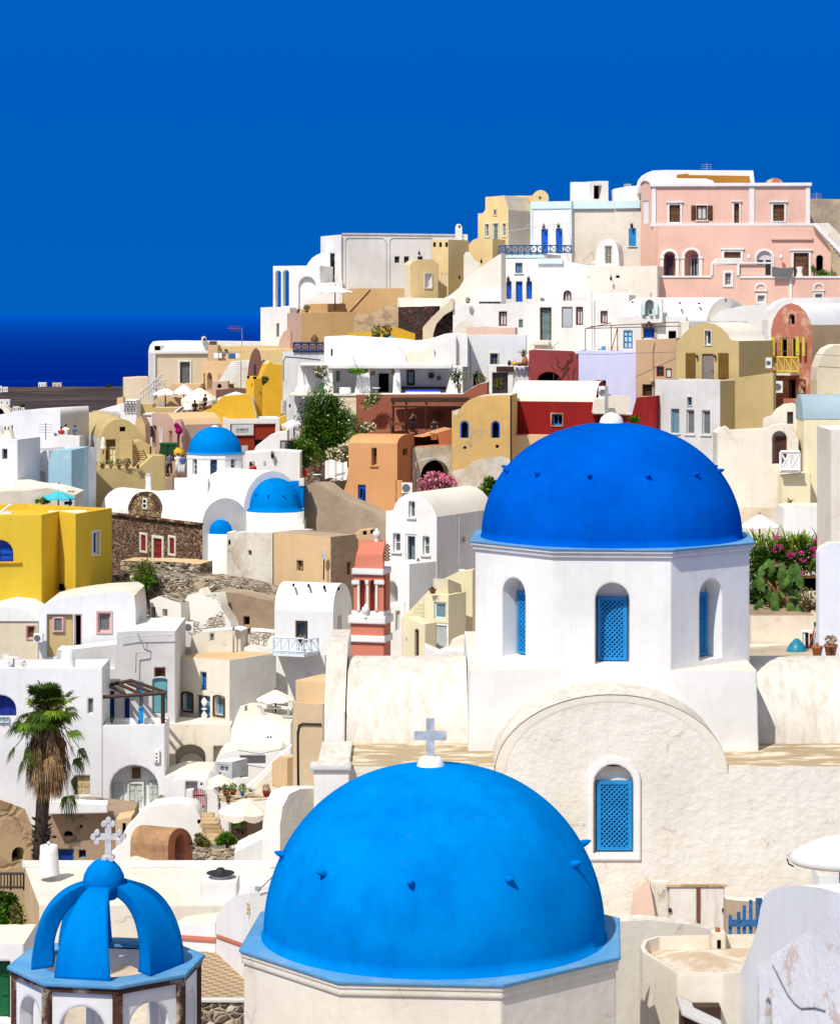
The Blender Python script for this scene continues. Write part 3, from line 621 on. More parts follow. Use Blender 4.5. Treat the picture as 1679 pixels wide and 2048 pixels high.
# ---------------------------------------------------------------- open bell cupola, bottom left
Yb = 40.0; cb = (X(214,Yb),Yb); zp = Z(1921,Yb); T = thing('bell_cupola','open cupola of curved blue ribs over white arches with brown corner stones','bell tower',(cb[0],cb[1],zp-3))
RO = 1.56; oc = octagon(cb[0],cb[1],RO,R(-9)); w = MB(); inn = octagon(cb[0],cb[1],RO*.78,R(-9)); oc2 = octagon(cb[0],cb[1],RO*.94,R(-9))
for k in range(8):
    A_,B_ = oc2[(k-1) % 8],oc2[k]; pl = owall(A_,B_); u = pl.len/2; hw = .36; z1 = zp-.36; z0 = zp-2.4
    pz = [(u-hw,z0),(u+hw,z0),(u+hw,z1-hw)]+[(u+hw*math.cos(math.pi*i/10),z1-hw+hw*math.sin(math.pi*i/10)) for i in range(1,10)]+[(u-hw,z1-hw)]
    w.tess([[(0,zp-3),(pl.len,zp-3),(pl.len,zp-.1),(0,zp-.1)],pz],lambda a,z: pl.at(a,z))
    C_,D_ = inn[(k-1) % 8],inn[k]; pi = owall(C_,D_); ui = pi.len/2; s_ = pi.len/pl.len
    pzi = [(ui+(a-u)*1.0,z) for a,z in pz]; w.tess([[(0,zp-3),(pi.len,zp-3),(pi.len,zp-.1),(0,zp-.1)],pzi],lambda a,z: pi.at(a,z))
    for i in range(len(pz)): a,b_,a2,b2 = pz[i],pz[(i+1) % len(pz)],pzi[i],pzi[(i+1) % len(pz)]; w.quad(pl.at(*a),pl.at(*b_),pi.at(*b2),pi.at(*a2))
w.build('drum',white,T)
barest = plaster('bare_brown_stone',(.10,.045,.03),(.45,.38,.28),.9,2.2,.52,.62,bump=1.0,bscale=9)
for k in range(8):
    m = MB(); a = oc2[k]; v = Vector((a[0]-cb[0],a[1]-cb[1])).normalized(); ang = math.atan2(v.y,v.x); m.box((a[0]-v.x*.02,a[1]-v.y*.02,zp-1.55),(.13,.15,2.9),ang); m.build('corner_pilaster',barest,T)
m = MB(); q1,q2 = octagon(cb[0],cb[1],RO*.985,R(-9)),octagon(cb[0],cb[1],RO*.80,R(-9))
for i in range(8):
    j = (i+1) % 8
    for z_ in (zp-.14,zp-.052): m.quad((*q1[i],z_),(*q1[j],z_),(*q2[j],z_),(*q2[i],z_))
    m.quad((*q1[i],zp-.14),(*q1[j],zp-.14),(*q1[j],zp-.052),(*q1[i],zp-.052))
m.build('cornice',barest,T)
m = MB(); ri = 1.02; no = 8
O = octagon(cb[0],cb[1],RO+.02,R(-9)); nseg = 48
cir = [(cb[0]+ri*math.cos(2*math.pi*i/nseg),cb[1]+ri*math.sin(2*math.pi*i/nseg)) for i in range(nseg)]
m.tess([O,cir],lambda x,y: Vector((x,y,zp))); m.tess([O,cir],lambda x,y: Vector((x,y,zp-.05)))
for lp in (O,cir):
    for i in range(len(lp)): a,b_ = lp[i],lp[(i+1) % len(lp)]; m.quad((*a,zp),(*b_,zp),(*b_,zp-.05),(*a,zp-.05))
m.build('ring_slab',bslab,T)
ztop = Z(1768,Yb)
for k in range(5):
    an = R(-11.5+72*k); m = MB(); n = 30; sec = []
    for i in range(n+1):
        t = i/n*math.pi/2*.87; ro = 1.18*math.cos(t)**.8; z = zp+(ztop-zp+.06)*math.sin(t)
        th = .35-.13*i/n; nx,nzv = math.cos(t),math.sin(t); rin = ro-th*nx; zi = z-th*nzv*.9 if i > 0 else z
        if i == 0: zi = zp
        wd = .46-.29*(i/n)**1.3
        def pt(r,zz,s): return Vector((cb[0]+r*math.sin(an)+s*math.cos(an),cb[1]-r*math.cos(an)+s*math.sin(an),zz))
        sec.append([pt(ro,z,-wd),pt(ro,z,wd),pt(rin,zi,wd*.66),pt(rin,zi,-wd*.66)])
    b0 = []
    for a,b_ in zip(sec,sec[1:]):
        for j in range(4): m.quad(a[j],a[(j+1) % 4],b_[(j+1) % 4],b_[j],True)
    m.quad(*sec[0]); m.quad(*sec[-1]); ob = m.build('rib',bdome,T)
    ob.data.polygons.foreach_set('use_smooth',[False]*len(ob.data.polygons))
m = MB(); m.lathe((cb[0]-.05,cb[1],zp),[(.001,Z(1800,Yb)-zp),(.2,Z(1797,Yb)-zp),(.31,Z(1780,Yb)-zp),(.34,Z(1765,Yb)-zp),(.32,Z(1750,Yb)-zp),(.26,Z(1735,Yb)-zp),(.17,Z(1723,Yb)-zp),(.09,Z(1718,Yb)-zp),(.001,Z(1717,Yb)-zp)],28); m.build('cap',bdome,T)
m = MB(); xx = X(217,Yb); pc = PL(0,Yb)
zc0 = Z(1718,Yb); zc1 = Z(1641,Yb); zarm = Z(1673,Yb); m.box((xx,Yb,(zc0+zc1)/2),(.10,.09,zc1-zc0)); m.box((xx,Yb-.001,zarm),(.44,.08,.09))
for cx_,cz_ in ((xx,zc1+.01),(xx-.07,zc1-.05),(xx+.07,zc1-.05),(xx-.24,zarm),(xx-.18,zarm+.07),(xx-.18,zarm-.07),(xx+.24,zarm),(xx+.18,zarm+.07),(xx+.18,zarm-.07),(xx-.06,zc0+.02),(xx+.06,zc0+.02)):
    m.lathe((cx_,Yb-.055,cz_),[(0,0),(.058,0),(.058,.11),(0,.11)],12) if False else m.tube([(cx_,Yb-.055-.003*len(m.v)/24,cz_),(cx_,Yb+.055,cz_)],.044,12)
m.build('cross',flat('cross_marble',(.62,.60,.58),var=.15,scale=12),T)
# ---------------------------------------------------------------- small things
def umbrella(px,pyt,pyb,wpx,Y,label,mat=canvas,n=8,hpx=None,drop=.12,poleb=None,group='parasols in the town',scal=False):
    r = wpx/2*Y/F; zt = Z(pyt,Y); T = thing('parasol',label,'parasol',(X(px,Y),Y,Z(pyb,Y)),group)
    hh = (hpx or wpx*.22)*Y/F; m = MB(); cx = X(px,Y); k = n*4
    rings = []
    for j in range(7):
        t = j/6; rr = r*t; rings.append([Vector((cx+rr*math.cos(2*math.pi*i/k)*(1-.05*t*abs(math.sin(n/2*2*math.pi*i/k))),Y+rr*math.sin(2*math.pi*i/k)*(1-.05*t*abs(math.sin(n/2*2*math.pi*i/k))),zt-hh*(t**1.15)-.05*t*abs(math.sin(n/2*2*math.pi*i/k)))) for i in range(k)])
    if scal: rings.append([v+Vector((0,0,-drop*(1+.5*abs(math.sin(n*math.pi*i/k))))) for i,v in enumerate(rings[-1])])
    else: rings.append([v+Vector((0,0,-drop*.3)) for v in rings[-1]])
    for a,b in zip(rings,rings[1:]):
        for i in range(k): m.quad(a[i],a[(i+1) % k],b[(i+1) % k],b[i])
    m.build('canopy',mat,T); m = MB(); m.tube([(cx,Y,Z(pyb,Y)),(cx,Y,zt+.06)],.035,6); m.build('pole',brown if mat != turq else gmetal,T)
    m = MB()
    for i in range(n): a = 2*math.pi*i/n; m.bar((cx,Y,zt-.08),(cx+r*.95*math.cos(a),Y+r*.95*math.sin(a),zt-hh*.93-.03),.025)
    m.build('ribs',wwood,T); return T
def folded(px,pyt,pyb,Y,label,mat=canvas):
    T = thing('folded_parasol',label,'parasol',P(px,pyb,Y)); m = MB(); h = Z(pyt,Y)-Z(pyb,Y)
    m.lathe((X(px,Y),Y,Z(pyb,Y)),[(.03,h*.22),(.16,h*.26),(.15,h*.4),(.10,h*.55),(.13,h*.66),(.08,h*.9),(.02,h)],12); m.build('canopy',mat,T)
    m = MB(); m.tube([P(px,pyb,Y),P(px,pyt,Y)],.03,6); m.build('pole',brown,T); return T
def leaves(m,c,r,n,size,rng,flatn=1.0,shell=.55,aspect=2.2,up=0):
    for _ in range(n):
        while True:
            v = Vector((rng.uniform(-1,1),rng.uniform(-1,1),rng.uniform(-1,1)))
            if shell*rng.random() < v.length <= 1: break
        p = Vector((c[0]+v.x*r[0],c[1]+v.y*r[1],c[2]+v.z*r[2])); d = (v+Vector((rng.uniform(-.7,.7),rng.uniform(-.7,.7),rng.uniform(-.5,.7)+up))).normalized()
        s = size*rng.uniform(.6,1.3); a = d.cross(Vector((rng.uniform(-1,1),rng.uniform(-1,1),rng.uniform(-1,1)))).normalized()*s/aspect
        m.add([p-d*s*.5,p+a*.5,p+d*s*.5,p-a*.5],[(0,1,2,3)])
def clump(name,label,px,py,Y,rpx,rpy,dep=.8,n=900,size=.14,mat=lf_green,blobs=7,seed=1,fl=None,nfl=0,flsize=.1,cat='shrub',base=None,trunk=True,group=None,mat2=None):
    rng = random.Random(seed*131+int(px)); k = Y/F; T = thing(name,label,cat,P(px,base or py+rpy,Y),group); m = MB(); m2 = MB(); f = MB()
    for b in range(blobs):
        an = rng.uniform(0,6.28); rr = rng.uniform(.1,.62); c = P(px+rpx*rr*math.cos(an),py+rpy*rr*math.sin(an),Y+rng.uniform(-dep,dep)*.5); s = rng.uniform(.32,.58)
        leaves(m if (not mat2 or b % 2) else m2,c,(rpx*k*s,dep*s,rpy*k*s),n//blobs,size,rng)
        if fl: leaves(f,c+Vector((0,-.08,.05)),(rpx*k*s*1.05,dep*s*1.05,rpy*k*s*1.05),nfl//blobs,flsize,rng,shell=.95,aspect=1.2)
    m.build('foliage',mat,T,merge=False,fix=False)
    if mat2: m2.build('foliage',mat2,T,merge=False,fix=False)
    if fl: f.build('flowers',fl,T,merge=False,fix=False)
    if trunk:
        t = MB(); b0 = P(px,base or py+rpy,Y)
        for i in range(4): t.tube([b0,P(px+rng.uniform(-.2,.2)*rpx,py+rpy*.5,Y),P(px+rng.uniform(-.6,.6)*rpx,py-rpy*rng.uniform(0,.5),Y)],[.06,.04,.015],5)
        t.build('stem',brown,T)
    return T
def agave(m,c,n,ln,w,rng,tilt=(.25,1.2),curl=.3):
    for i in range(n):
        a = rng.uniform(0,6.28); e = rng.uniform(*tilt); d = Vector((math.cos(a)*math.cos(e),math.sin(a)*math.cos(e),math.sin(e))); s = Vector((-math.sin(a),math.cos(a),0)); l = ln*rng.uniform(.7,1.1); pts = []
        for j in range(5):
            t = j/4; p = Vector(c)+d*l*t+Vector((0,0,-curl*l*t*t)); ww = w*(1-t)**.7*.5 if j else w*.3; pts.append((p-s*ww+Vector((0,0,ww*.5)),p+Vector((0,0,-ww*.2)),p+s*ww+Vector((0,0,ww*.5))))
        for q,r_ in zip(pts,pts[1:]): m.quad(q[0],q[1],r_[1],r_[0]); m.quad(q[1],q[2],r_[2],r_[1])
def pot(px,py,Y,dpx,hpx,label,mat=terrac,plant='agave',lm=lf_green,psize=None,seed=1,group='potted plants',fl=None):
    rng = random.Random(seed*17+int(px)); T = thing('potted_plant',label,'potted plant',P(px,py,Y),group); r = dpx/2*Y/F; h = hpx*Y/F; c = P(px,py,Y); m = MB()
    m.lathe(c,[(.001,0),(r*.62,0),(r*.9,h*.82),(r,h*.82),(r,h),(r*.85,h),(r*.8,h*.88),(.001,h*.88)],14); m.build('pot',mat,T); m = MB(); s = (psize or dpx*1.1)*Y/F
    if plant == 'agave': agave(m,c+Vector((0,0,h*.9)),16,s,s*.16,rng)
    else: leaves(m,c+Vector((0,0,h+s*.45)),(s*.6,s*.6,s*.6),150,s*.3,rng,shell=.2)
    m.build('foliage',lm,T,merge=False,fix=False)
    if fl: m = MB(); leaves(m,c+Vector((0,0,h+s*.5)),(s*.6,s*.6,s*.6),40,s*.2,rng,shell=.9,aspect=1.2); m.build('flowers',fl,T,merge=False,fix=False)
    return T
def antenna(px,pyb,pyt,Y,label,kind=0,group='rooftop aerials',col=gmetal):
    T = thing('aerial',label,'aerial',P(px,pyb,Y),group); m = MB(); m.tube([P(px,pyb,Y),P(px,pyt,Y)],.025,5); m.build('mast',gmetal,T); m = MB(); k = Y/F; a = P(px,pyt+3,Y)
    if kind == 0:
        ln = .5*(pyb-pyt)*k+.3; m.bar(a,a+Vector((-ln,-.2,.05)),.025)
        for i in range(6): q = a+Vector((-ln*i/6,-.2*i/6,.05*i/6)); m.bar(q+Vector((0,-.1,.18)),q+Vector((0,.1,-.18)),.018)
    else:
        for i in range(4): q = a-Vector((0,0,.12*i)); m.bar(q+Vector((-.3,0,0)),q+Vector((.3,0,0)),.018)
    m.build('aerial_rods',col,T); return T
def acunit(px0,py0,px1,py1,Y,label,pl=None):
    pl = pl or PL(0,Y); T = thing('air_conditioner',label,'air conditioner',pl.pp((px0+px1)/2,py1),'air conditioning units'); box(T,pl,px0,py0,px1,py1,.02,.35,'casing',wwood)
    u0,z0 = pl.uv(px0,py1); u1,z1 = pl.uv(px1,py0); m = MB(); r = min(u1-u0,z1-z0)*.4; c = pl.at(u0+(u1-u0)*.42,(z0+z1)/2,.352); n = pl.n
    m.tube([c,c+Vector((n.x,n.y,0))*.012],r,16); g = m.build('fan_grille',greyd,T); return T
def table(px,py,Y,w=.8,label='',cloth_=None,h=.74,group='cafe tables',rz=0):
    T = thing('table',label,'table',P(px,py,Y),group,rz,local=True); h = h*.6 if h > .5 else h; w = w*.7 if w > .6 else w; m = MB(); m.lathe((0,0,h-.03),[(.001,0),(w/2,0),(w/2,.03),(.001,.03)],16); m.build('tabletop',wwood,T)
    m = MB(); m.tube([(0,0,0),(0,0,h-.03)],.03,6); m.lathe((0,0,0),[(.001,0),(.2,0),(.2,.03),(.001,.04)],12); m.build('pedestal',gmetal,T)
    if cloth_: m = MB(); m.lathe((0,0,0),[(.001,h+.01),(w/2+.02,h+.01),(w/2+.07,h-.3)],16); m.build('tablecloth',cloth_,T)
    return T
def chair_proto(mat=wwood,cush=None):
    T = thing('chair','x','chair',(0,0,0),'cafe chairs',0,local=True); m = MB(); m.box((0,0,.44),(.42,.42,.04)); m.build('seat',cush or mat,T); m = MB(); m.box((0,.2,.70),(.42,.035,.40)); m.build('backrest',cush or mat,T)
    for i,j in ((-1,-1),(1,-1),(1,1),(-1,1)): m = MB(); m.bar((i*.19,j*.19,0),(i*.19,j*.19,.44 if j < 0 else .9),.035); m.build('leg',mat,T)
    return T
def person(px,py,Y,h=1.7,label='',shirt=cloth,trous=jet,hair=dbrown,rz=0,pose='stand',hat=None,hold=False):
    """continuous skinned body (head, arms, legs), with clothing shells and hair as children"""
    T = thing('person',label,'person',P(px,py,Y),None,rz,local=True); s = h/1.7*46*Y/F/1.72
    if pose == 'sit': J = {'pel': (0,0,.55),'chest': (0,.05,.98),'neck': (0,.04,1.12),'kn': (.11,-.42,.52),'ft': (.12,-.45,.06),'toe': (.12,-.62,.03)}
    elif pose == 'walk': J = {'pel': (0,0,.92),'chest': (0,-.02,1.33),'neck': (0,-.02,1.48),'kn': (.1,-.05,.50),'ft': (.1,.05,.08),'toe': (.1,-.12,.03)}
    else: J = {'pel': (0,0,.92),'chest': (0,0,1.33),'neck': (0,0,1.48),'kn': (.1,-.02,.50),'ft': (.1,.02,.08),'toe': (.1,-.14,.03)}
    nz_ = J['neck'][2]; ny = J['neck'][1]; V = []; Rr = []; E = []
    def av(p,r): V.append(Vector(p)*s); Rr.append(r*s); return len(V)-1
    pe = av(J['pel'],.14); wa = av([(a+b)/2 for a,b in zip(J['pel'],J['chest'])],.125); ch = av(J['chest'],.15); nk = av(J['neck'],.055); hd = av((0,ny-.02,nz_+.10),.085); ht = av((0,ny-.01,nz_+.19),.07)
    E += [(pe,wa),(wa,ch),(ch,nk),(nk,hd),(hd,ht)]; hands = []
    for sg in (-1,1):
        hp = av((sg*.09,J['pel'][1],J['pel'][2]-.06),.095); kx = J['kn']; yo = (-.22*sg if pose == 'walk' else 0); kn = av((sg*kx[0],kx[1]+yo*.5,kx[2]),.062); ft = av((sg*J['ft'][0],J['ft'][1]+yo,J['ft'][2]),.042); to = av((sg*J['toe'][0],J['toe'][1]+yo,J['toe'][2]),.03); E += [(pe,hp),(hp,kn),(kn,ft),(ft,to)]
        sh = av((sg*.18,ny,nz_-.08),.062)
        if hold: el = av((sg*.27,ny-.14,nz_-.32),.045); wr = av((sg*.08,ny-.30,nz_-.05),.03); hn = av((sg*.05,ny-.36,nz_),.03)
        elif pose == 'sit': el = av((sg*.26,ny-.06,nz_-.34),.045); wr = av((sg*.2,ny-.28,nz_-.42),.03); hn = av((sg*.17,ny-.36,nz_-.42),.03)
        else: el = av((sg*.25,ny+.03,nz_-.36),.045); wr = av((sg*.26,ny-.05,nz_-.6),.03); hn = av((sg*.26,ny-.08,nz_-.69),.032)
        E += [(ch,sh),(sh,el),(el,wr),(wr,hn)]
    me = bpy.data.meshes.new('body'); me.from_pydata(V,E,[]); ob = bpy.data.objects.new('body',me); sc.collection.objects.link(ob)
    md = ob.modifiers.new('skin','SKIN'); me.skin_vertices.new() if not me.skin_vertices else None
    for i,r in enumerate(Rr): me.skin_vertices[0].data[i].radius = (r,r*.8)
    me.skin_vertices[0].data[0].use_root = True; ob.modifiers.new('sub','SUBSURF').levels = 1; ob.modifiers['sub'].render_levels = 1
    me.materials.append(skin); ob.parent = T
    # face, hair
    m = MB(); hc = Vector((0,ny-.02,nz_+.12))*s; m.tube([hc+Vector((0,-.075,0))*s,hc+Vector((0,-.10,-.02))*s],.012*s,5); m.build('nose',skin,T)
    m = MB(); m.lathe(hc+Vector((0,.02,-.03))*s,[(.092*s,0),(.100*s,.06*s),(.085*s,.12*s),(.04*s,.15*s),(.001,.155*s)],14); m.build('hair',hair,T)
    if hat: m = MB(); m.lathe(hc+Vector((0,0,.05))*s,[(.19*s,0),(.10*s,.01*s),(.095*s,.09*s),(.001,.10*s)],14); m.build('hat',hat,T)
    # shirt: tapered torso shell with sleeves ; trousers: legs
    m = MB(); pz,py_,cz,cy = J['pel'][2],J['pel'][1],J['chest'][2],J['chest'][1]; prof = [(.165,pz-.02,py_),(.155,(pz+cz)/2,(py_+cy)/2),(.185,cz,cy),(.17,nz_-.07,ny),(.07,nz_-.01,ny)]
    rings = [[Vector((r*1.12*math.cos(t*math.pi/6),y+r*.75*math.sin(t*math.pi/6),z))*s for t in range(12)] for r,z,y in prof]
    for a,b in zip(rings,rings[1:]):
        for i in range(12): m.quad(a[i],a[(i+1) % 12],b[(i+1) % 12],b[i],True)
    for sg,base in ((-1,6),(1,14)):
        A = V[base+4]; B = V[base+5]; m.tube([A,A.lerp(B,.75)],[.078*s,.062*s],8)
    m.build('shirt',shirt,T); m = MB()
    for base in (6,14): hp,kn,ft = V[base],V[base+1],V[base+2]; m.tube([hp+Vector((0,0,.07))*s,hp,kn,kn.lerp(ft,.75)],[.12*s,.115*s,.082*s,.07*s],8)
    m.build('trousers',trous,T); return T
# ---------------------------------------------------------------- bottom left quarter
# roof terrace building behind the cupola
T = hse('roof_terrace_building','long cream flat roofed building behind the blue cupola, with conical white chimney','building',PL(79,58.9),[(79,1812),(600,1812)],1860,vec=(-.99,4.1,0),L=4.25,wall=palec,roof=creamr,lwall=sand,deep=.4)
m = MB(); zt = Z(1731,63); m.box(((X(46,63)+X(600,63))/2,63.0,zt+.03),(X(600,63)-X(46,63),.22,.16)); m.build('parapet',white,T)
m = MB(); m.lathe(P(98,1748,61.5),[(.27,0),(.26,.1),(.22,.55),(.215,.70),(.15,.72),(.15,.5)],20); c = m.build('chimney',white,T)
m = MB(); m.lathe(P(98,1690,61.5),[(.001,-.02),(.04,0),(.04,.08),(.001,.09)],8); m.build('chimney_cap',white,c)
pl = PL(0,59.2); box(T,pl,401,1765,474,1820,-.9,0,'chimney_base',white); m = MB(); m.lathe(P(441,1764,59.7),[(.24,-.02),(.22,.1),(.19,.2),(.001,.2)],14); c = m.build('chimney',white,T)
m = MB(); m.lathe(P(441,1751,59.7),[(.001,.0),(.18,.0),(.34,.06),(.33,.075),(.12,.07),(.1,.16),(.05,.19),(.001,.2)],20); m.build('chimney_hat',metal,T)
hse('low_curved_wall','low white wall with a coral stripe beside the checkered paving','wall',PL(335,57.3,432,57.0),[(335,1857),(432,1845)],1905,L=1.2,wall=whitec,roof=creamr,deep=.5)
box(thing('coral_stripe','thin coral painted stripe on the low curved wall','stripe',P(384,1880,57.1)),PL(335,57.28,432,56.98),350,1872,431,1882,0,.012,'stripe',coral)
T = hse('courtyard_wall','white courtyard wall with slanting coral band left of the nearest dome','wall',PL(432,57.0,492,54.6),[(432,1835),(452,1806),(470,1792),(500,1786)],1935,L=.5,wall=white,roof=white,deep=.6)
m = MB(); pl = PL(432,57.0,492,54.6); pslab(m,pl,[pl.uv(434,1877),pl.uv(490,1897),pl.uv(490,1888),pl.uv(434,1868)],-.02,.012); m.build('coral_band',coral,T)
T = hse('coral_block','small coral plastered block peeking out left of the nearest dome','wall',PL(508,55.6),[(508,1795),(560,1790)],1860,L=.6,wall=coral,roof=creamr,deep=.3)
hse('parapet_wall','rounded white parapet with hanging floats between flat roof and the coral block','wall',PL(474,56.6),arc(474,560,1796,1770,10),1860,L=.9,wall=whitec,roof=white,deep=.3)
T = thing('hanging_rope','string of small shells hanging on the white wall below the floodlight','ornament',P(496,1815,54.4)); m = MB(); m.tube([P(508,1785,54.45),P(503,1800,54.4),P(497,1808,54.35)],.01,5)
for i in range(7): m.tube([P(494+i % 3*2,1806+i*3,54.3),P(495+i % 3*2,1812+i*3,54.3)],.022,5)
m.build('rope',straw,T); T = thing('floodlight','small square floodlight over the hanging shells','lamp',P(516,1780,55)); m = MB(); m.box(P(516,1778,55),(.12,.08,.09)); m.build('housing',gmetal,T); m = MB(); m.tube([P(516,1783,55),P(520,1795,55.4)],.01,5); m.build('bracket',gmetal,T)
# checkered paving
pm,nt,b = newmat('checker_tiles'); g = N(nt,'ShaderNodeNewGeometry'); mp = N(nt,'ShaderNodeMapping'); mp.inputs['Rotation'].default_value = (0,0,.12); nt.links.new(g.outputs['Position'],mp.inputs[0]); ck = N(nt,'ShaderNodeTexChecker',Scale=6.2); ck.inputs['Color1'].default_value = (.24,.17,.11,1); ck.inputs['Color2'].default_value = (.42,.30,.17,1); nt.links.new(mp.outputs[0],ck.inputs[0]); nt.links.new(ck.outputs[0],b.inputs['Base Color']); b.inputs['Roughness'].default_value = .8
zf = Z(1905,57); m = MB(); m.quad((X(380,53.1),53.1,zf),(X(520,53.1),53.1,zf),(X(520,57.5),57.5,zf),(X(380,57.5),57.5,zf)); tag(m.build('paving',pm),kind='structure')
T = thing('stone_wall','rough stone wall under the checkered paving, at the bottom edge','wall',P(440,2060,53)); m = MB(); m.box((X(450,53),53.2,zf-1.03),(1.6,.3,2.0)); m.build('wall',rubble,T); m = MB(); m.box((X(450,53),53.14,zf-.015),(1.62,.24,.05)); m.build('coping',greyw,T)
# green doors, far left
T = hse('green_door_house','low white house at the left edge with a bright green panelled door','house',PL(-80,50.0),[(-80,1888),(48,1888)],2100,L=1.6,wall=white,roof=creamr,holes=[o('d',-28,1922,21,2040,c=green,d=.25,m=(2,3),f=dgreen)],deep=1)
T = thing('iron_railing','dark iron railing above the garden at the left edge','railing',P(20,1780,66)); railing(T,PL(0,66),-30,48,1747,1778,3,metal,'bars')
clump('garden_hedge','dense green hedge below the iron railing at the left edge',5,1830,63.5,42,60,.7,2600,.13,lf_green,9,3,mat2=lf_dark,cat='hedge')
clump('creeper','olive green creeper hanging left of the tan roof terrace wall',32,1850,62.6,16,48,.4,900,.12,lf_olive,6,5,cat='plant')
# rock cliff and cellar wall
T = hse('rock_cliff','bare tan rock face with a small cave behind the palm trunk','rock',PL(-60,83.5,78,85),[(-60,1596),(0,1600),(25,1608),(50,1618),(64,1650),(70,1662),(80,1668)],1760,L=4,wall=rockm,roof=rockm,holes=[o('v',24,1694,50,1722,arch=True,d=.6)],deep=2)
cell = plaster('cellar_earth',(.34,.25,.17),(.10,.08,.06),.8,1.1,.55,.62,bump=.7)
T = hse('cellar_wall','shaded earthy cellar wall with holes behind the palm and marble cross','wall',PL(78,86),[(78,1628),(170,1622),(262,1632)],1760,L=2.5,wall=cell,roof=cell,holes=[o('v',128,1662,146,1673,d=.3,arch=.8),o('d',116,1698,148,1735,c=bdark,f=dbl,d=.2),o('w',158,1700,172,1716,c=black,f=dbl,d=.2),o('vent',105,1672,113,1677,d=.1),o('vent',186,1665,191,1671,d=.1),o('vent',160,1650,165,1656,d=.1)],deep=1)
T = hse('shaded_ledge_wall','long low white parapet in the shade of the palm','wall',PL(96,85.2,215,85.4),[(96,1604),(215,1610)],1626,L=.8,wall=whitec,roof=white,deep=0,to=None)
T = hse('stone_block','small sandstone block at the right end of the cellar wall','wall',PL(231,84.6),[(231,1640),(263,1634)],1700,L=1.2,wall=rockm,roof=sand,deep=1,rh=[],holes=[o('v',245,1646,252,1668,d=.2)])
T = hse('white_mound_wall','soft rounded white wall sweeping down beside the electricity box','wall',PL(200,82),[(205,1725),(222,1712),(238,1690),(248,1664),(262,1650),(280,1628),(305,1612),(350,1607),(388,1612),(398,1628),(404,1648),(424,1668),(440,1690),(470,1705)],1730,L=1.2,wall=white,roof=white,deep=1)
T = thing('electricity_box','pale blue-white meter box on the rounded white wall','box',P(290,1683,81.6)); pl = PL(0,81.6,100,81.9); box(T,pl,276,1652,303,1682,-.1,.4,'cabinet',lgrey); box(T,pl,274,1649,305,1653,-.1,.45,'lid',wwood)
acunit(278,1690,300,1712,80.5,'air conditioner by the brown stone shrine')
brownst = plaster('brown_stone',(.42,.24,.12),(.20,.12,.08),.8,2.0,.45,.65,bump=.8)
T = hse('stone_shrine','small brown vaulted stone shrine with a reddish arched doorway','shrine',PL(336,77.0,386,78.6),arc(336,386,1692,1656,12),1722,L=1.3,wall=brownst,roof=brownst,front=rosew,holes=[o('v',350,1668,370,1722,arch=True,d=.35,c=flat('dark_red_void',(.04,.01,.01)))],deep=.5)
hse('shrine_annex','low arched brown stub left of the stone shrine','wall',PL(304,78.0),arc(304,322,1690,1662,8),1722,L=.5,wall=brownst,roof=brownst,deep=.5)
# tent like awning behind wall
T = thing('canvas_awning','pale olive canvas peak behind the parapet right of the marble cross','awning',P(272,1725,70)); m = MB(); a = [P(232,1726,70),P(320,1728,69),P(272,1712,71)]
m.add([P(232,1726,69),P(322,1728,69),P(310,1722,72),P(240,1720,72),P(272,1711,70.5)],[(0,1,4),(1,2,4),(2,3,4),(3,0,4),(0,1,2,3)]); m.build('canvas',canvas,T)
# garden bed, stone steps
clump('garden_shrub','dark low shrubs in the bed right of the stone shrine',405,1685,78.5,24,20,.7,900,.12,lf_olive,6,2,cat='shrub')
clump('green_bush','bright green bush beside the terrace under the scalloped parasol',455,1680,78,22,17,.6,1100,.11,lf_green,6,4,cat='shrub')
T = thing('garden_steps','worn stone steps leading down from the red gate','steps',P(425,1680,80)); m = MB()
for i in range(7): m.box(P(410+i*4.5,1632+i*8,82.6-i*.35),(.6,.5,.13))
m.build('treads',rockm,T)
T = hse('garden_bed_wall','low stone edging with bluish pots in front of the green bush','wall',PL(385,77),[(385,1692),(400,1700),(430,1704),(475,1700)],1722,L=.4,wall=rubble,roof=rubble,deep=.4)
# white terrace with the scalloped parasol
T = hse('parasol_terrace_house','white cave house with a dark opening under the scalloped cream parasol','house',PL(432,84),[(432,1602),(475,1604),(548,1600)],1710,L=2.4,wall=white,roof=flatr,holes=[o('v',458,1622,526,1692,d=1.1,arch=.25,c=brownp),o('w',437,1606,441,1615,c=bwood,f=bwood,d=.05)],deep=1)
T = thing('stone_hearth','dark stone hearth with plants under the scalloped parasol','hearth',P(478,1690,83.2)); m = MB(); m.box(P(478,1672,83.6),(.38,.4,.55)); m.build('hearth',darkst,T); m = MB(); leaves(m,P(478,1648,83.4),(.3,.2,.14),140,.1,random.Random(4)); m.build('plants',lf_dark,T)
umbrella(492,1596,1700,112,81.5,'large scalloped cream parasol over the cave terrace',hpx=25,scal=True,drop=.14)
table(515,1698,81,.8,'round table with a white cloth under the scalloped parasol',cloth)
T = hse('slanting_wall','white stair wall slanting up to the tan tower','wall',PL(455,86.5),[(455,1602),(470,1594),(520,1552),(560,1510),(582,1494)],1640,L=.7,wall=white,roof=white,deep=1)
T = hse('triangle_wall','pale wall with cracked plaster in front of the tan tower','wall',PL(500,85.2),[(490,1598),(545,1535),(560,1530),(575,1560),(583,1600)],1650,L=.5,wall=palec,roof=palec,deep=.5)
hse('ochre_patch_wall','ochre rendered block below the slanting white wall','wall',PL(544,84.6,576,84.0),[(544,1524),(560,1512),(575,1516)],1560,L=.8,wall=sand,roof=sand,deep=.2)
i = 0
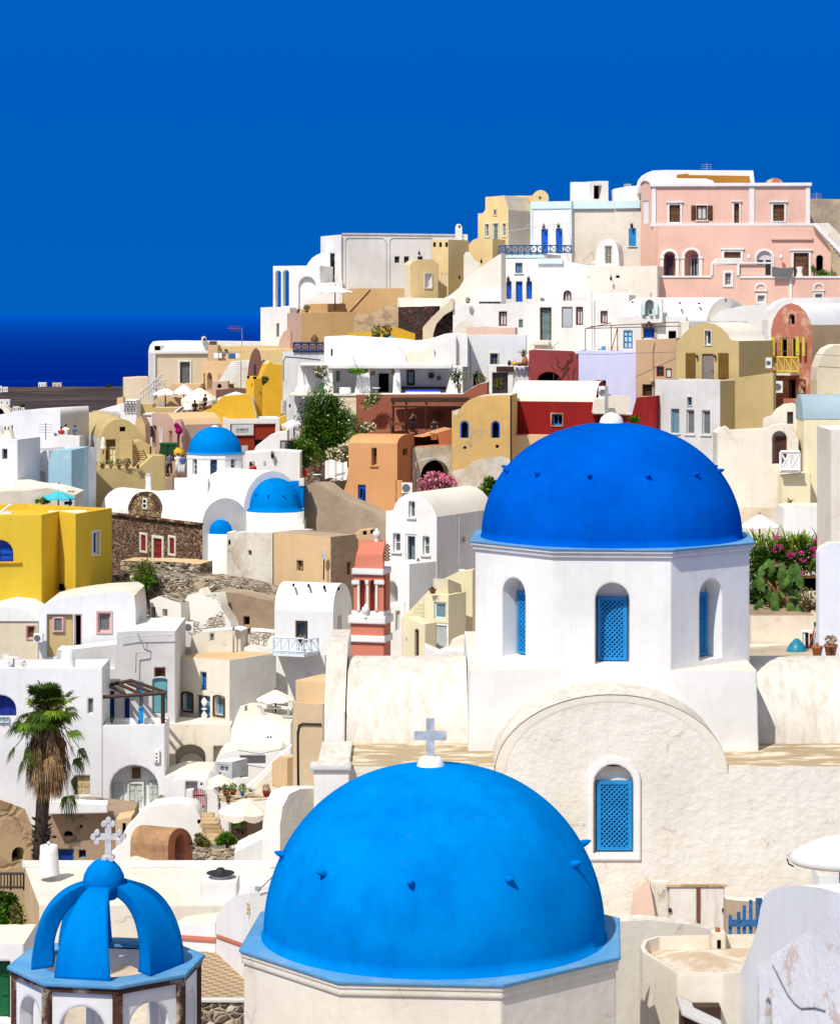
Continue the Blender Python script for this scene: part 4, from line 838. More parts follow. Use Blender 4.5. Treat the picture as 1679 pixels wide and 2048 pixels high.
for px,py,d,mt,fl,lb in ((452,1592,14,terrac,None,'clay pot with a bushy plant, leftmost on the flat roof shelf'),(466,1590,15,terrac,None,'clay pot with yellow green leaves, second on the roof shelf'),(485,1592,10,bwood,None,'small blue pot with a trailing plant on the roof shelf'),(502,1592,15,wwood,None,'white and blue pot holding an agave on the roof shelf'),(533,1592,18,redp,None,'red planter with dry heather on the roof shelf')):
    pot(px,py,84.6-(i == 1)*.3,d,9,lb,mt,'agave' if i == 3 else 'bush',[lf_olive,lf_yel,lf_yel,lf_green,lf_dry][i],psize=15,seed=i+2); i += 1
pot(456,1605,84.0,10,8,'dark pot with a low plant at the front of the roof shelf',terrac,'bush',lf_olive,psize=11,seed=9)
T = hse('red_gate_wall','white garden walls framing a red slatted gate and grey blue door','wall',PL(340,86.0),[(330,1592),(345,1562),(372,1558),(412,1562),(430,1580)],1650,L=2.0,wall=white,roof=white,holes=[o('d',371,1563,395,1604,c=lgrey,d=.3,m=(1,1)),o('vent',401,1560+6,405,1571,d=.1)],deep=1)
T = thing('garden_gate','red slatted wooden gate between white gate posts','gate',P(398,1626,83.8)); m = MB(); pl = PL(0,83.8)
for k in range(6): x = 388+k*3.9; box(T,pl,x,1583-6*math.sin((k+.5)*math.pi/6),x+2.2,1625,-.02,.02,'slat',redp)
for y in (1590,1612): box(T,pl,387,y,410,y+3,-.05,-.022,'rail',redp)
hse('gate_post','white gate post left of the red gate','wall',PL(373,83.9),[(372,1582),(386,1580)],1640,L=.35,wall=white,roof=white,deep=.5)
hse('gate_post','white gate wall curving down right of the red gate','wall',PL(411,83.9),[(411,1577),(425,1580),(435,1592),(437,1606)],1680,L=.5,wall=white,roof=white,deep=.5)
umbrella(440,1548,1600,62,86.4,'plain cream parasol beside the white vent box',hpx=17)
T = hse('vent_box','white box with a dark glazed window above the plain cream parasol','box',PL(430,87.6,464,87.2),[(430,1523),(464,1524)],1553,L=.9,wall=lgrey,roof=white,holes=[o('w',436,1529,459,1546,c=greyd,f=greyw,d=.08)],deep=0)
T = hse('rounded_terrace','rounded white terrace below the cafe chairs with a dark stone lattice patch','wall',PL(428,89.2),[(428,1548),(432,1520),(442,1507),(475,1500),(560,1500),(570,1510)],1620,L=2.2,wall=white,roof=creamr,holes=[o('niche',480,1511,531,1527,d=.12),o('w',480,1530,496,1556,c=greyd,f=greyd,d=.25)],deep=1)
m = MB(); pl = PL(428,89.2); lattice(m,pl,pl.uv(480,1)[0],Z(1527,89.2),pl.uv(531,1)[0],Z(1511,89.2),-.03,.11,.05); m.build('lattice',greyd,T)
hse('upper_terrace_wall','white curved terrace wall with two small drain holes','wall',PL(458,91),[(458,1505),(462,1460),(470,1437),(490,1434),(582,1446)],1560,L=3.5,wall=white,roof=creamr,holes=[o('vent',534,1473,537,1477,d=.08),o('vent',540,1472.5,543,1476.5,d=.08)],deep=1)
cp = chair_proto(gmetal,lgrey); ct = [(497,1436,92.5,1.2),(514,1436,93.2,-.8),(530,1440,92.2,2.2),(541,1434,93.6,0.4),(571,1442,91.9,-1.2),(580,1440,92.8,-1.9)]
lbl = ['grey cafe chair with its back to the wall, leftmost on the terrace','cafe chair with a pale cushion, second from the left','cafe chair with a pale cushion turned to the table','white backed cafe chair behind the small table','dark woven cafe chair right of the parasol pole','rightmost cafe chair against the tan tower']
for i,(px,py,Y,rz) in enumerate(ct): put(cp,i == 0,P(px,py+2,Y),rz,.55,lbl[i])
table(549,1438,92.6,.75,'grey round table at the foot of the parasol on the cafe terrace'); umbrella(551,1379,1438,76,92.8,'cream parasol above the cafe chairs beside the tan tower',hpx=19)
T = hse('tan_tower','tall tan plastered shaft with a thin black pipe beside the church buttress','tower',PL(583,78.5,644,77.8),[(585,1404),(646,1408)],1600,L=2.2,wall=tower_tan,roof=sand,deep=3)
box(T,PL(585,78.6,650,78.0),590,1363,650,1407,-1.6,-.02,'upper_block',sand)
m = MB(); pl = PL(583,78.5,644,77.8); m.tube([pl.pp(598,1580,.05),pl.pp(597,1465,.05),pl.pp(600,1450,.05),pl.pp(607,1447,.05),pl.pp(644,1448,.05)],.03,6); m.build('pipe',metal,T)
T = hse('vault_end_house','white rounded house left of the nearest dome, sloping down to the garden','house',PL(560,64.5,650,66),[(560,1652),(566,1612),(578,1588),(600,1578),(650,1576)],1760,L=3,wall=palec,roof=white,lwall=white,deep=1,to=525)
hse('lower_white_wall','plain white wall between the red-coral block and the garden terrace','wall',PL(470,68),[(468,1706),(520,1680),(545,1662),(640,1660)],1750,L=1.5,wall=white,roof=white,deep=1)

# ---------------------------------------------------------------- big white building with arch, behind the palm
T = hse('arched_white_house','wide white house behind the palm with an arched recess around sage doors','house',PL(-40,90.0),[(-40,1336),(205,1335)],1650,L=2.2,wall=whitec,roof=white,par=(.25,.2),deep=1,
 holes=[o('w',-30,1390,33,1434,arch=.9,c=bdark,f=navy,d=.35,m=(3,0)),o('w',176,1397,187,1427,c=greyd,f=white,d=.12,m=(0,0)),o('s',149,1551,180,1590,c=straw,d=.15,m=(2,3))])
railing(T,PL(0,89.95),-30,18,1434,1448,4,skybl,'x')
ext(T,PL(205.5,89.98),[(205.5,1451),(330,1449)],1650,L=1.6,wall=whitec,roof=white,par=(.2,.15),deep=1,
 holes=[o('niche',220,1530,317,1622,d=.55,arch=.95)])
pl = PL(205.5,90.53); opening(T,pl,o('d',256,1563,289,1622,c=sage,f=white,d=-.06,m=(2,3))); opening(T,pl,o('s',228,1565,246,1604,c=sage,d=-.06,m=(2,3))); opening(T,pl,o('s',299,1562,316,1602,c=sage,d=-.06,m=(2,3))); opening(T,pl,o('s',265,1535,281,1556,c=brown,d=-.05,m=(1,1)))
T = thing('wall_sign','small white sign with a column of dark symbols by the arch','sign',P(314,1527,89.9)); pl = PL(0,89.95); box(T,pl,308,1500,320,1526,.01,.05,'board',white)
for i,y in enumerate((1506,1513,1520)): box(T,pl,312,y,315,y+2.6,.05,.06,'symbol',metal)
# pergola terrace
T = hse('pergola_house','white house behind the brown pergola with blue and teal doors','house',PL(212,92.75),[(207,1338),(230,1338),(235,1264),(272,1262),(351,1262)],1470,L=4,wall=greyw,roof=white,deep=1,smooth=False,
 holes=[o('d',219,1382,229,1441,c=bdark,f=bwood,d=.2,m=(1,2)),o('d',249,1396,259,1448,c=bdark,f=broyal,d=.2,m=(1,2)),o('niche',279,1392,286,1412,d=.2),o('d',305,1356,335,1427,c=teal,d=.1,arch=.3,m=(1,1)),o('v',309,1335,331,1354,d=.25,c=brown,f=mbrown)])
m = MB(); pl = PL(212,92.6); m.tube([pl.pp(272,1345,.06),pl.pp(273,1306,.06),pl.pp(294,1303,.06),pl.pp(295,1288,.06),pl.pp(282,1283,.06),pl.pp(276,1266,.06)],.025,5); m.build('pipe',gmetal,T)
m = MB(); m.tube([pl.pp(240,1276,.05),pl.pp(272,1271,.05),pl.pp(300,1271,.05),pl.pp(345,1270,.05)],.02,5); m.build('cable',lgrey,T)
T = thing('pergola','dark brown wooden pergola frame over the small white terrace','pergola',P(330,1448,90.3)); Yp = 90.2; Yq = 92.3
for i,(a,b_) in enumerate([((206,1394,Yp),(333,1386,Yp)),((218,1370,Yq),(262,1361,Yq)),((218,1371,Yq),(250,1388,Yp)),((238,1368,Yq),(281,1388,Yp)),((255,1366,Yq),(308,1386,Yp)),((262,1361,Yq),(332,1385,Yp))]): m = MB(); m.bar(P(*a),P(*b_),.11); m.build('beam',dbrown,T)
m = MB(); m.bar(P(326,1386,Yp),P(326,1450,Yp),.12); m.build('post',dbrown,T)
T = thing('blue_gate','small bright blue rounded gate under the pergola','gate',P(282,1447,91)); pl = PL(0,91.1); box(T,pl,277,1416,287,1447,-.03,.03,'leaf',bwood); m = MB(); m.lathe(pl.pp(282,1416),[(.001,-.03),(.09,-.02),(.09,.03),(.001,.05)],10); m.build('knob',bwood,T); box(T,PL(0,92.5),273,1363,287,1386,0,.05,'panel',bwood)
T = thing('picket_gate','dark green picket gate beside the sage door','gate',P(304,1625,88)); pl = PL(0,88.0)
for k in range(5): box(T,pl,300+k*3.2,1610-4*math.sin((k+.5)/5*math.pi),302+k*3.2,1626,0,.04,'picket',tealg)
box(T,pl,299,1617,317,1620,-.04,-.001,'rail',tealg)
pot(323,1612,88.5,8,8,'white pot plant at the corner right of the sage doors',wwood,'bush',lf_dry,psize=14,seed=3)
pot(224,1446,90.9,8,6,'small pot at the foot of the blue door',terrac,'bush',lf_dark,psize=9,seed=5)
# curved cream cellar wall and blue-door house
T = hse('cream_arch_wall','cream retaining wall with a deep arched recess below the diamond door','wall',PL(330,92.6),[(330,1447),(462,1450)],1580,L=1.6,wall=palec,roof=creamr,holes=[o('niche',350,1489,411,1560,d=.7,arch=.75),o('niche',427,1492,452,1552,d=.4)],deep=1)
hse('recess_fill','rounded cream mound filling the arched recess','wall',PL(356,93.1),arc(356,411,1535,1506,10),1560,L=.3,wall=palec,roof=palec,deep=.2)
hse('white_ledge','uneven white ledge under the cream arch wall','wall',PL(330,89.6),[(328,1556),(360,1546),(420,1548),(432,1560)],1600,L=2.4,wall=white,roof=creamr,deep=1)
hse('corner_chimney','white rounded corner pillar left of the cream arch wall','wall',PL(320,90.8),[(319,1500),(322,1485),(330,1478),(336,1490)],1560,L=.5,wall=white,roof=white,deep=.5)
T = hse('diamond_door_house','flat roofed house whose blue door carries white diamonds','house',PL(352,95.2,459,93.4),[(353,1313),(459,1321)],1470,to=552,wall=palec,rwall=greyw,roof=sand,deep=1,wobble=.4,  # right side painted grey to stand for its shade
 holes=[o('w',400,1344,413,1381,c=bwood,f=dbl,d=.18,m=(1,3),sill=None),o('w',366,1386,385,1421,c=pane,f=bslab,d=.25,arch=.4,m=(0,1),sur=barest,sw=.06),o('d',393,1391,420,1446,c=bslab,d=.2,f=barest,fw=.06,m=(1,1)),o('w',429,1393,448,1430,c=pane,f=bslab,d=.25,arch=.4,m=(0,1),sur=barest,sw=.06)])
m = MB(); pl = PL(352,95.05,459,93.25); [pslab(m,pl,[pl.uv(407+dx,y+dy) for dx,dy in ((-7,0),(0,h_),(7,0),(0,-h_))],-.04,-.025) for y,h_ in ((1404,10),(1418,3),(1432,11))]; m.build('door_diamonds',white,T)
# cream round house and white house with pink frames
T = hse('round_cream_house','cream round walled house with a small pink framed window at left','house',PL(-60,95.2),[(-60,1262),(-10,1236),(40,1238),(77,1242)],1345,L=3.5,wall=cream,roof=white,deep=.5,holes=[o('w',54,1252,70,1277,c=brown,f=pinkf,d=.12,m=(0,0),sur=pinkf,sw=.04)])
m = MB(); pl = PL(-60,95.2); A = [pl.uv(*p) for p in [(-60,1240),(-20,1218),(10,1211),(45,1215),(66,1226),(78,1242)]]
for q,r_ in zip(A,A[1:]): m.quad(pl.at(*q,.06),pl.at(*r_,.06),pl.at(r_[0],Z(1242,95.2),.06),pl.at(q[0],Z(1242,95.2),.06)); m.quad(pl.at(*q,.06),pl.at(*r_,.06),pl.at(*r_,-3),pl.at(*q,-3),True)
m.build('vault_edge',white,T)
T = hse('pink_framed_house','white vaulted house with pink frames round its windows and dark door','house',PL(78,94.6),[(78,1222),(92,1206),(120,1198),(170,1190),(210,1186),(255,1184),(268,1192),(272,1222)],1345,L=3.6,wall=whitec,roof=creamr,deep=.5,wobble=0,
 holes=[o('niche',94,1229,146,1314,d=.16),o('v',149,1229,164,1314,d=.5,f=pinkf),o('w',196,1225,222,1264,c=greyd,f=pinkf,d=.14,m=(0,0),sur=pinkf,sw=.06)])
opening(T,PL(78,94.75),o('w',107,1233,128,1263,c=greyd,f=pinkf,d=-.06,m=(0,0),sur=pinkf,sw=.05)); box(T,PL(78,94.76),94,1229,146,1314,-.02,.015,'recess_panel',khaki)
hse('little_vault','small white half dome hump against the tall yellow building','vault',PL(172,97.6),arc(172,250,1205,1177,12),1215,L=2,wall=white,roof=creamr,deep=.5)
acunit(70,1266,88,1282,94.4,'air conditioner between the round cream house and pink framed house')
hse('stair_wall','white stepped stair wall in front of the pink framed house','wall',PL(112,93.0),[(112,1338),(114,1300),(140,1300),(143,1299),(232,1289),(240,1290)],1345,L=1.2,wall=greyw,roof=white,deep=.4,smooth=False)
T = thing('chimney_cone','white tapering chimney on the stair wall','chimney',P(135,1340,92)); m = MB(); m.lathe(P(135,1342,92),[(.32,0),(.24,.5),(.19,.78),(.001,.8)],16); m.build('chimney',white,T)
hse('step_wall','low white step wall with a thin post left of the pergola','wall',PL(155,91.7),[(158,1333),(166,1325),(205,1334),(207,1322),(212,1322),(213,1336)],1345,L=.5,wall=white,roof=white,deep=.4)
table(28,1338,91.4,.8,'small white table on the roof of the arched house'); put(chair_proto(wwood),True,P(13,1336,91.6),.4,.55,'white chair beside the small roof table'); pot(49,1334,91.5,11,9,'white urn on the roof of the arched house',wwood,'bush',lf_dry,psize=4)
hse('plain_back_wall','plain grey white wall with a thin cable behind the diamond door house','wall',PL(345,97.6),[(345,1264),(372,1262),(385,1276),(396,1300)],1340,L=1,wall=greyw,roof=white,deep=1)
# ---------------------------------------------------------------- left middle: yellow house, chapel, small domed churches
def foot(T,pts,ytop_ref,wall,roof,zbot,par=.25,th=.18,holes={},mats={}):
    """flat roofed body over any footprint [(px, Y)...] (front edge left to right, then back), constant roof height z"""
    P2 = [(X(px,Y),Y) for px,Y in pts]; n = len(P2); z = ytop_ref; m = MB(); r = MB(); allp = []
    for i in range(n):
        a,b = P2[i],P2[(i+1) % n]; pl = owall(a,b); mm = m
        wallface(mm,pl,[(0,zbot),(pl.len,zbot),(pl.len,z),(0,z)],holes.get(i,[]))
        for h in holes.get(i,[]): opening(T,pl,h)
        allp.append(pl)
    cx,cy = sum(p[0] for p in P2)/n,sum(p[1] for p in P2)/n; I = []
    for i in range(n):
        a,b,c = Vector(P2[i-1]),Vector(P2[i]),Vector(P2[(i+1) % n]); d1 = (b-a).normalized(); d2 = (c-b).normalized(); n1 = Vector((-d1.y,d1.x)); n2 = Vector((-d2.y,d2.x)); q = (n1+n2)/(1+n1.dot(n2)); I.append(b+q*th)
    for i in range(n):
        j = (i+1) % n; m.quad((*P2[i],z),(*P2[j],z),(*I[j],z),(*I[i],z)); m.quad((*I[i],z),(*I[j],z),(*I[j],z-par),(*I[i],z-par))
    r.tess([[tuple(p) for p in I]],lambda x,y: Vector((x,y,z-par))); r.build('roof',roof,T); m.build('wall',wall,T); return allp
zy = Z(1030,98.2); T = thing('yellow_house','tall bright yellow flat roofed house with faceted walls and arched blue window','house',P(100,1200,98))
foot(T,[(-160,97.6),(84,98.2),(118,99.9),(152,98.6),(224,101.6),(60,103.8),(-160,103.2)],zy,yellow,yellow,zy-7,holes={0: [o('w',-27,1080,27,1124,arch=True,d=.25,c=broyal,f=bdark,m=(1,2))],3: [o('w',185,1063,198,1109,c=bdark,f=wwood,fw=.06,d=.12,m=(0,0),sur=wwood,sw=.05)]})
p_ = owall((X(-160,97.6),97.6),(X(84,98.2),98.2)); m = MB(); pass
box(T,p_,-160,1124,43,1128,0,.09,'ledge',gold); box(T,PL(118,99.7,152,98.5),120,1168,129,1181,.0,.03,'vent',black)
T = thing('roof_panel','white flat panel lying on the yellow roof','panel',(X(140,101),101.3,zy-.2)); m = MB(); m.box((X(135,101),101.1,zy-.12),(1.5,1.0,.06),.2); m.build('panel',wwood,T)
T = thing('sun_lounger','white sun lounger at the left end of the yellow roof','sun lounger',P(5,1035,99.5)); m = MB(); m.box((X(0,99.5),99.5,zy-.02),(1.0,.5,.05)); m.bar((X(2,99.5),99.3,zy),(X(22,99.5),99.3,zy+.30),.07); m.bar((X(2,99.5),99.7,zy),(X(22,99.5),99.7,zy+.30),.07); m.build('frame',wwood,T)
umbrella(117,982,1012,70,104.6,'turquoise parasol on the roof behind the yellow house',turq,hpx=13)
umbrella(118,968,1000,62,107,'flat cream parasol just behind the turquoise one',canvas,hpx=11)
T = thing('folding_chair','dark blue folded chair cushions by the turquoise parasol','chair',P(138,1012,104.4)); m = MB(); m.box(P(137,1006,104.4),(.3,.3,.12)); m.box(P(141,1004,104.6),(.06,.3,.3)); m.build('cushion',bdark,T)
clump('roof_shrub','blue green leafy plant left of the turquoise parasol',86,1003,104.2,16,9,.4,260,.12,lf_green,4,3,cat='plant')
hse('old_plaster_wall','old stained cream wall left of the turquoise parasol','wall',PL(-40,106),[(-40,986),(40,982),(95,976),(150,990)],1030,L=3,wall=oldw,roof=palec,deep=2)
hse('left_edge_house','white cube house at the left edge with one small dark window','house',PL(-60,110,36,109.4),[(-60,879),(36,879)],1000,L=2.4,wall=whitec,roof=white,deep=1,holes=[o('w',5,898,15,918,c=glass,f=greyd,d=.15,m=(0,0))])
m = MB(); T = thing('cone_chimney','cream cone chimney with a slotted cap on the left edge house','chimney',P(18,879,110.6)); m.lathe(P(18,879,110.6),[(.30,-.1),(.2,.36),(.18,.42)],16); m.build('shaft',palec,T)
m = MB(); [m.box(P(18+dx,855.5,110.6+dy),(.05,.05,.16)) for dx in (-7,0,7) for dy in (-.14,.14)]; m.build('slots',brown,T); m = MB(); m.lathe(P(18,852,110.6),[(.2,-.03),(.21,.02),(.001,.1)],16); m.build('cap',palec,T)
hse('vault_edge_wall','cream rounded vault end cut off by the left edge of the picture','wall',PL(-70,111),arc(-70,10,880,848,10),890,L=1.5,wall=palec,roof=white,deep=.5)
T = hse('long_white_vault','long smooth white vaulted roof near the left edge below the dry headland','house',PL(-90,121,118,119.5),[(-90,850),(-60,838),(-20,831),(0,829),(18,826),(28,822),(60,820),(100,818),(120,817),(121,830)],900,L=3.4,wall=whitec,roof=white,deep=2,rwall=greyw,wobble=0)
hse('tan_arch','weathered tan arch above the long white vault at the left edge','wall',PL(-40,124),arc(-45,25,835,808,10),840,L=1,wall=oldw,roof=oldw,holes=[o('v',-20,815,9,836,arch=.9,d=.3)],deep=1)
hse('white_roof_wall','plain white parapet strip below the long white vault','wall',PL(24,117.5,160,116.5),[(24,874),(85,876),(90,870),(160,872)],905,L=.5,wall=white,roof=white,deep=1)
T = hse('shadowed_courtyard_house','white house wall crossed by a jagged shadow left of the pale blue wall','house',PL(36,113.2,98,112.0),[(36,899),(98,901)],1000,L=3,wall=whitec,roof=greyw,par=(.2,.2),deep=1,holes=[o('w',80,944,91,968,c=lgrey,f=wwood,d=.15),o('niche',47,940,58,962,d=.2)])
hse('pale_blue_house','pale sky blue wall with faded patches left of the tan terrace house','house',PL(96,111.4,160,111.2),[(97,926),(104,902),(144,900)],1000,L=3,wall=palebl,roof=palebl,deep=1)
hse('sloping_white_wall','white wall sloping down in front of the pale blue house','wall',PL(30,109.2,96,108.8),[(30,960),(60,966),(95,970),(98,990)],1010,L=1.0,wall=palec,roof=creamr,deep=1)
acunit(110,864,118,872,115.8,'tiny air conditioner on the parapet below the long white vault'); antenna(92,880,846,114.5,'thin aerial standing in front of the long white vault',1)
person(132,893,119,1.66,'person in a white shirt seen from behind at the parapet',cloth,jet,dbrown,3.1); person(134,882,121,1.74,'person in black with a pale hat beyond the person in white',jet,jet,dbrown,3.0,hat=straw)
person(150,893,119.2,1.6,'person in blue beside the man in white, behind the parapet',blufab,bdark,dbrown,2.2); person(123,895,118.6,1.55,'person in red at the end of the long white vault',redfab,redfab,dbrown,3.3)
T = thing('blue_awning','dark blue awning hanging beyond the two people at the parapet','awning',P(155,866,123)); m = MB(); m.box(P(156,857,123),(.75,.5,.5)); m.build('fabric',bdark,T); m = MB(); m.bar(P(143,846,122.7),P(160,846,122.7),.06); m.bar(P(160,846,122.7),P(161,872,122.7),.06); m.build('frame',rpink,T)
for i,(a,b,c_,d_,y) in enumerate(((146,836,172,832,130),(160,842,178,838,127))): hse('far_white_roof',('small white roof just left of the lattice terrace','second small white roof beside the lattice terrace')[i],'house',PL(a,y),[(a,b),(c_,d_)],b+12,L=1.5,wall=white,roof=white,deep=1)
# tan terrace house
T = hse('tan_terrace_house','tan walled terrace with agave pots and a grey side wall with three slots','house',PL(185,115.6,331,116.6),[(186,939),(278,937),(306,912),(331,911)],1040,L=3.0,to=142,wall=khaki,roof=khaki,lwall=ppink,deep=2,wobble=0,smooth=False,
 lh=[o('w',143,977,149,992,c=greyd,f=greyw,d=.1,m=(0,0)),o('w',154,979,160,1003,c=greyd,f=greyw,d=.1,m=(0,0)),o('w',169,981,175,1010,c=greyd,f=greyw,d=.1,m=(0,0))])
zt = Z(938,115.6)
T = hse('tan_vault_house','tan vaulted house with a small square vent and pale green door','house',PL(201,119.5,292,120.0),[(201,878),(206,862),(214,850),(228,840),(243,838),(258,842),(272,852),(284,868),(292,878)],945,to=160,wall=khaki,lwall=greyw,roof=khaki,deep=1,
 holes=[o('vent',240,854,251,863,d=.2),o('niche',212,879,238,932,d=.5)],lh=[o('w',168,882,172,905,c=khaki,f=white,d=.1,m=(0,0)),o('w',184,884,189,908,c=khaki,f=white,d=.1,m=(0,0))])
opening(T,PL(201,119.95),o('d',217,893,238,930,c=lyel,f=khaki,d=-.06,m=(2,2)))
T = hse('tan_annex','low tan annex with a wavy vaulted roof right of the vaulted house','house',PL(236,117.6,300,117.9),[(238,876),(246,886),(256,890),(268,884),(286,882),(304,892),(312,898)],945,L=2,wall=khaki,roof=khaki,deep=1,wobble=0,holes=[o('w',300,893,303,908,c=brown,f=brown,d=.05,m=(0,0))])
box(T,PL(236,117.4),239,880,266,945,-.2,.12,'bay',khaki)
T = thing('clothes_rack','wooden folding rack leaning by the tan annex wall','rack',P(281,922,117.0)); m = MB(); pl = PL(0,117.0)
for i in range(5): m.bar(P(270+i*1.5,903+i*4,117.0),P(286+i*3,903+i*4,117.0),.03)
m.bar(P(269,900,117.0),P(279,924,117.0),.035); m.bar(P(286,900,117.0),P(298,922,117.0),.035); m.build('frame',brown,T)
folded(207,873,908,118.2,'closed cream parasol standing by the green door of the tan vault')
for i,(px,w,lb,pm_,lm_) in enumerate(((205,20,'large agave in the middle of the tan terrace edge','agave',lf_green),(188,11,'pink flowering pot at the left of the tan terrace edge','bush',lf_olive),(222,12,'pot of cactus right of the large agave','bush',lf_green),(238,14,'round pot of grey leaves on the tan terrace edge','bush',lf_olive),(254,15,'brown spreading plant on the tan terrace edge','bush',lf_dryd),(276,12,'small green plant at the right end of the terrace','agave',lf_green))): pot(px,937,116.0,w*.6,5,lb,terrac,pm_,lm_,psize=w,seed=i+20,fl=fl_pink if i == 1 else None)
T = thing('blue_chair','royal blue deck chair on the left of the tan terrace','chair',P(180,935,117.0)); m = MB(); m.box(P(183,915,117.2),(.34,.06,.14)); m.box(P(182,924,117.0),(.34,.4,.05)); m.build('seat',broyal,T); m = MB(); [m.bar(P(176+dx,936,117.0),P(178+dx,912,117.2),.03) for dx in (0,12)]; m.build('leg',gmetal,T)
T = thing('terrace_railing','thin green metal railing along the edge of the tan terrace','railing',P(165,937,116.0)); railing(T,PL(0,116.2),148,188,914,936,3,tealg,'plain',w=.012); railing(T,PL(0,115.9),188,270,922,937,4,greyw,'plain',name='rail_run',w=.008)
# lattice terrace, white steps, beige house by the sea
T = hse('lattice_terrace','white terrace with lattice balustrade under a long tan coping','wall',PL(176,138,246,136),[(178,826),(246,806)],870,L=3,wall=white,roof=sand,deep=2)
m = MB(); pl = PL(176,137.9,246,135.9); lattice(m,pl,pl.uv(188,1)[0],Z(850,137),pl.uv(240,1)[0],Z(822,137),.05,.22,.06); m.build('lattice',greyw,T)
T = hse('white_stair_house','white stair tower with fretwork panels below the beige house','house',PL(240,134.0),[(241,812),(252,800),(272,801),(274,808)],870,L=2,wall=white,roof=white,deep=2); railing(T,PL(0,133.9),249,270,803,824,3,greyd,'scroll',w=.03)
T = hse('beige_sea_house','long beige house with grey door, white edging and white roof above the sea','house',PL(310,150,478,151.4),[(310,706),(416,704)],800,L=4,to=298,wall=cream,lwall=greyw,roof=white,deep=2,holes=[o('d',360,724,380,770,c=greyd,d=.15,m=(1,1),sur=white,sw=.10)])
m = MB(); pl = PL(310,149.93,478,151.33); u0 = pl.uv(309,1)[0]; u1 = pl.uv(480,1)[0]; pbox(m,pl,u0-.05,Z(708,150),pl.uv(416,1)[0],Z(702,150),0,.06); pbox(m,pl,u0-.05,Z(800,150),pl.uv(311,1)[0],Z(708,150),0,.05); m.build('edging',white,T)
T = hse('white_sea_roof','low white barrel roof with small roof chapel hood, against the dark sea','house',PL(298,152.2),[(297,704),(299,692),(306,683),(340,682),(430,683),(522,684)],720,L=3.2,wall=white,roof=white,deep=1,wobble=0,holes=[o('v',309,692,321,701,d=.3),o('niche',322,692,328,701,d=.1)])
T = thing('roof_hood','tiny white hood shaped chimney on the barrel roof above the sea','chimney',P(408,683,152)); m = MB(); m.box(P(408,679,152),(.28,.3,.3)); m.build('shaft',white,T); m = MB(); m.box(P(408,674.5,151.8),(.12,.3,.12)); m.build('cap',white,T); box(T,PL(0,151.84),406,677,410,681,0,.02,'vent',black)
hse('low_beige_block','low beige block left of the beige sea house','house',PL(250,146,298,146.2),[(249,757),(298,755)],810,L=3,wall=cream,roof=ppink,deep=2)
hse('tan_stub_wall','small tan stub wall beside the low beige block','wall',PL(234,143),[(234,796),(247,794)],830,L=.8,wall=sand,roof=sand,deep=1)
T = thing('stair_railing','white fretwork railing climbing to the grey door','railing',P(300,790,144)); pl = PL(0,146)
for i in range(9): x = 282+i*5; y = 792-i*4.2; m = MB(); m.bar(P(x,y+10,144),P(x,y-9,144),.04); m.build('baluster',greyw,T)
m = MB(); m.bar(P(280,786,144),P(325,747,144),.06); m.bar(P(280,797,144),P(325,760,144),.05); m.build('handrail',white,T); railing(T,PL(0,145),308,332,760,778,3,white,'scroll',w=.035)
# tan terraces
hse('tan_stair_wall','tan wall with a cut corner below the grey door','wall',PL(325,143),[(322,790),(346,768),(402,768)],815,L=2,wall=sand,roof=sand,deep=1,smooth=False)
hse('tan_lower_wall','lower tan terrace wall behind the small white parasols','wall',PL(298,140),[(298,806),(324,792),(330,790),(398,806)],850,L=2,wall=sand,roof=sand,deep=1,smooth=False)
hse('stepped_tan_wall','stepped tan wall under the parasol terraces','wall',PL(270,136),[(271,820),(278,808),(305,808),(306,815),(366,815)],860,L=1.6,wall=khaki,roof=sand,deep=1,smooth=False)
for a in ((331,776,815,50,139,'flat white parasol, leftmost over the tan terraces',wcanvas,11,False),(368,768,812,48,140,'pale lilac parasol between the leftmost and the big cream parasol',wcanvas,18,False),(400,775,818,76,137.5,'big cream parasol above two seated guests',canvas,24,True),(472,783,840,76,131,'white parasol with red marks in front of the golden wall',wcanvas,14,True)):
    umbrella(a[0],a[1],a[2],a[3],a[4],a[5],a[6],hpx=a[7],scal=a[8],drop=.2)
T = hse('arched_tan_gate','tan wall with a pointed dark archway beside the beige house','wall',PL(402,145,432,144),[(402,722),(424,722),(434,748),(436,760)],790,L=1.2,wall=sand,roof=sand,holes=[o('v',414,745,424,780,arch=1.5,d=.4),o('v',407,747,410,772,d=.3)],deep=1,wobble=0)
T = hse('tan_roof_block','tan block with clay chimney caps behind the laundry','house',PL(418,148),[(416,690),(436,690)],740,L=1.5,wall=sand,roof=sand,deep=1); m = MB(); [m.box(P(x,686,148.4),(.22,.3,.22)) for x in (423,430)]; m.build('chimney',brown,T)
hse('long_gold_wall','long pale gold wall below the white sea roof','wall',PL(436,149.4),[(436,692),(570,692)],800,L=.8,wall=pyel,roof=pyel,deep=1)
hse('white_stair_slope','white sloping stair wall with yellow edging near the aerials','wall',PL(436,142),[(437,762),(450,742),(462,723),(505,720)],800,L=1.5,wall=white,roof=pyel,deep=1,wobble=0)
hse('white_stair_slope','second white sloping wall, just left of the brown oval slab','wall',PL(464,140),[(464,768),(470,745),(482,736),(500,734)],800,L=1,wall=palec,roof=pyel,deep=1,wobble=0)
T = thing('laundry','white and blue laundry drying on the roof rack','laundry',P(455,720,145)); m = MB()
for x,w in ((436,16),(472,14)): m.box(P(x,711,145+x*.002),(w*.029,.1,.3))
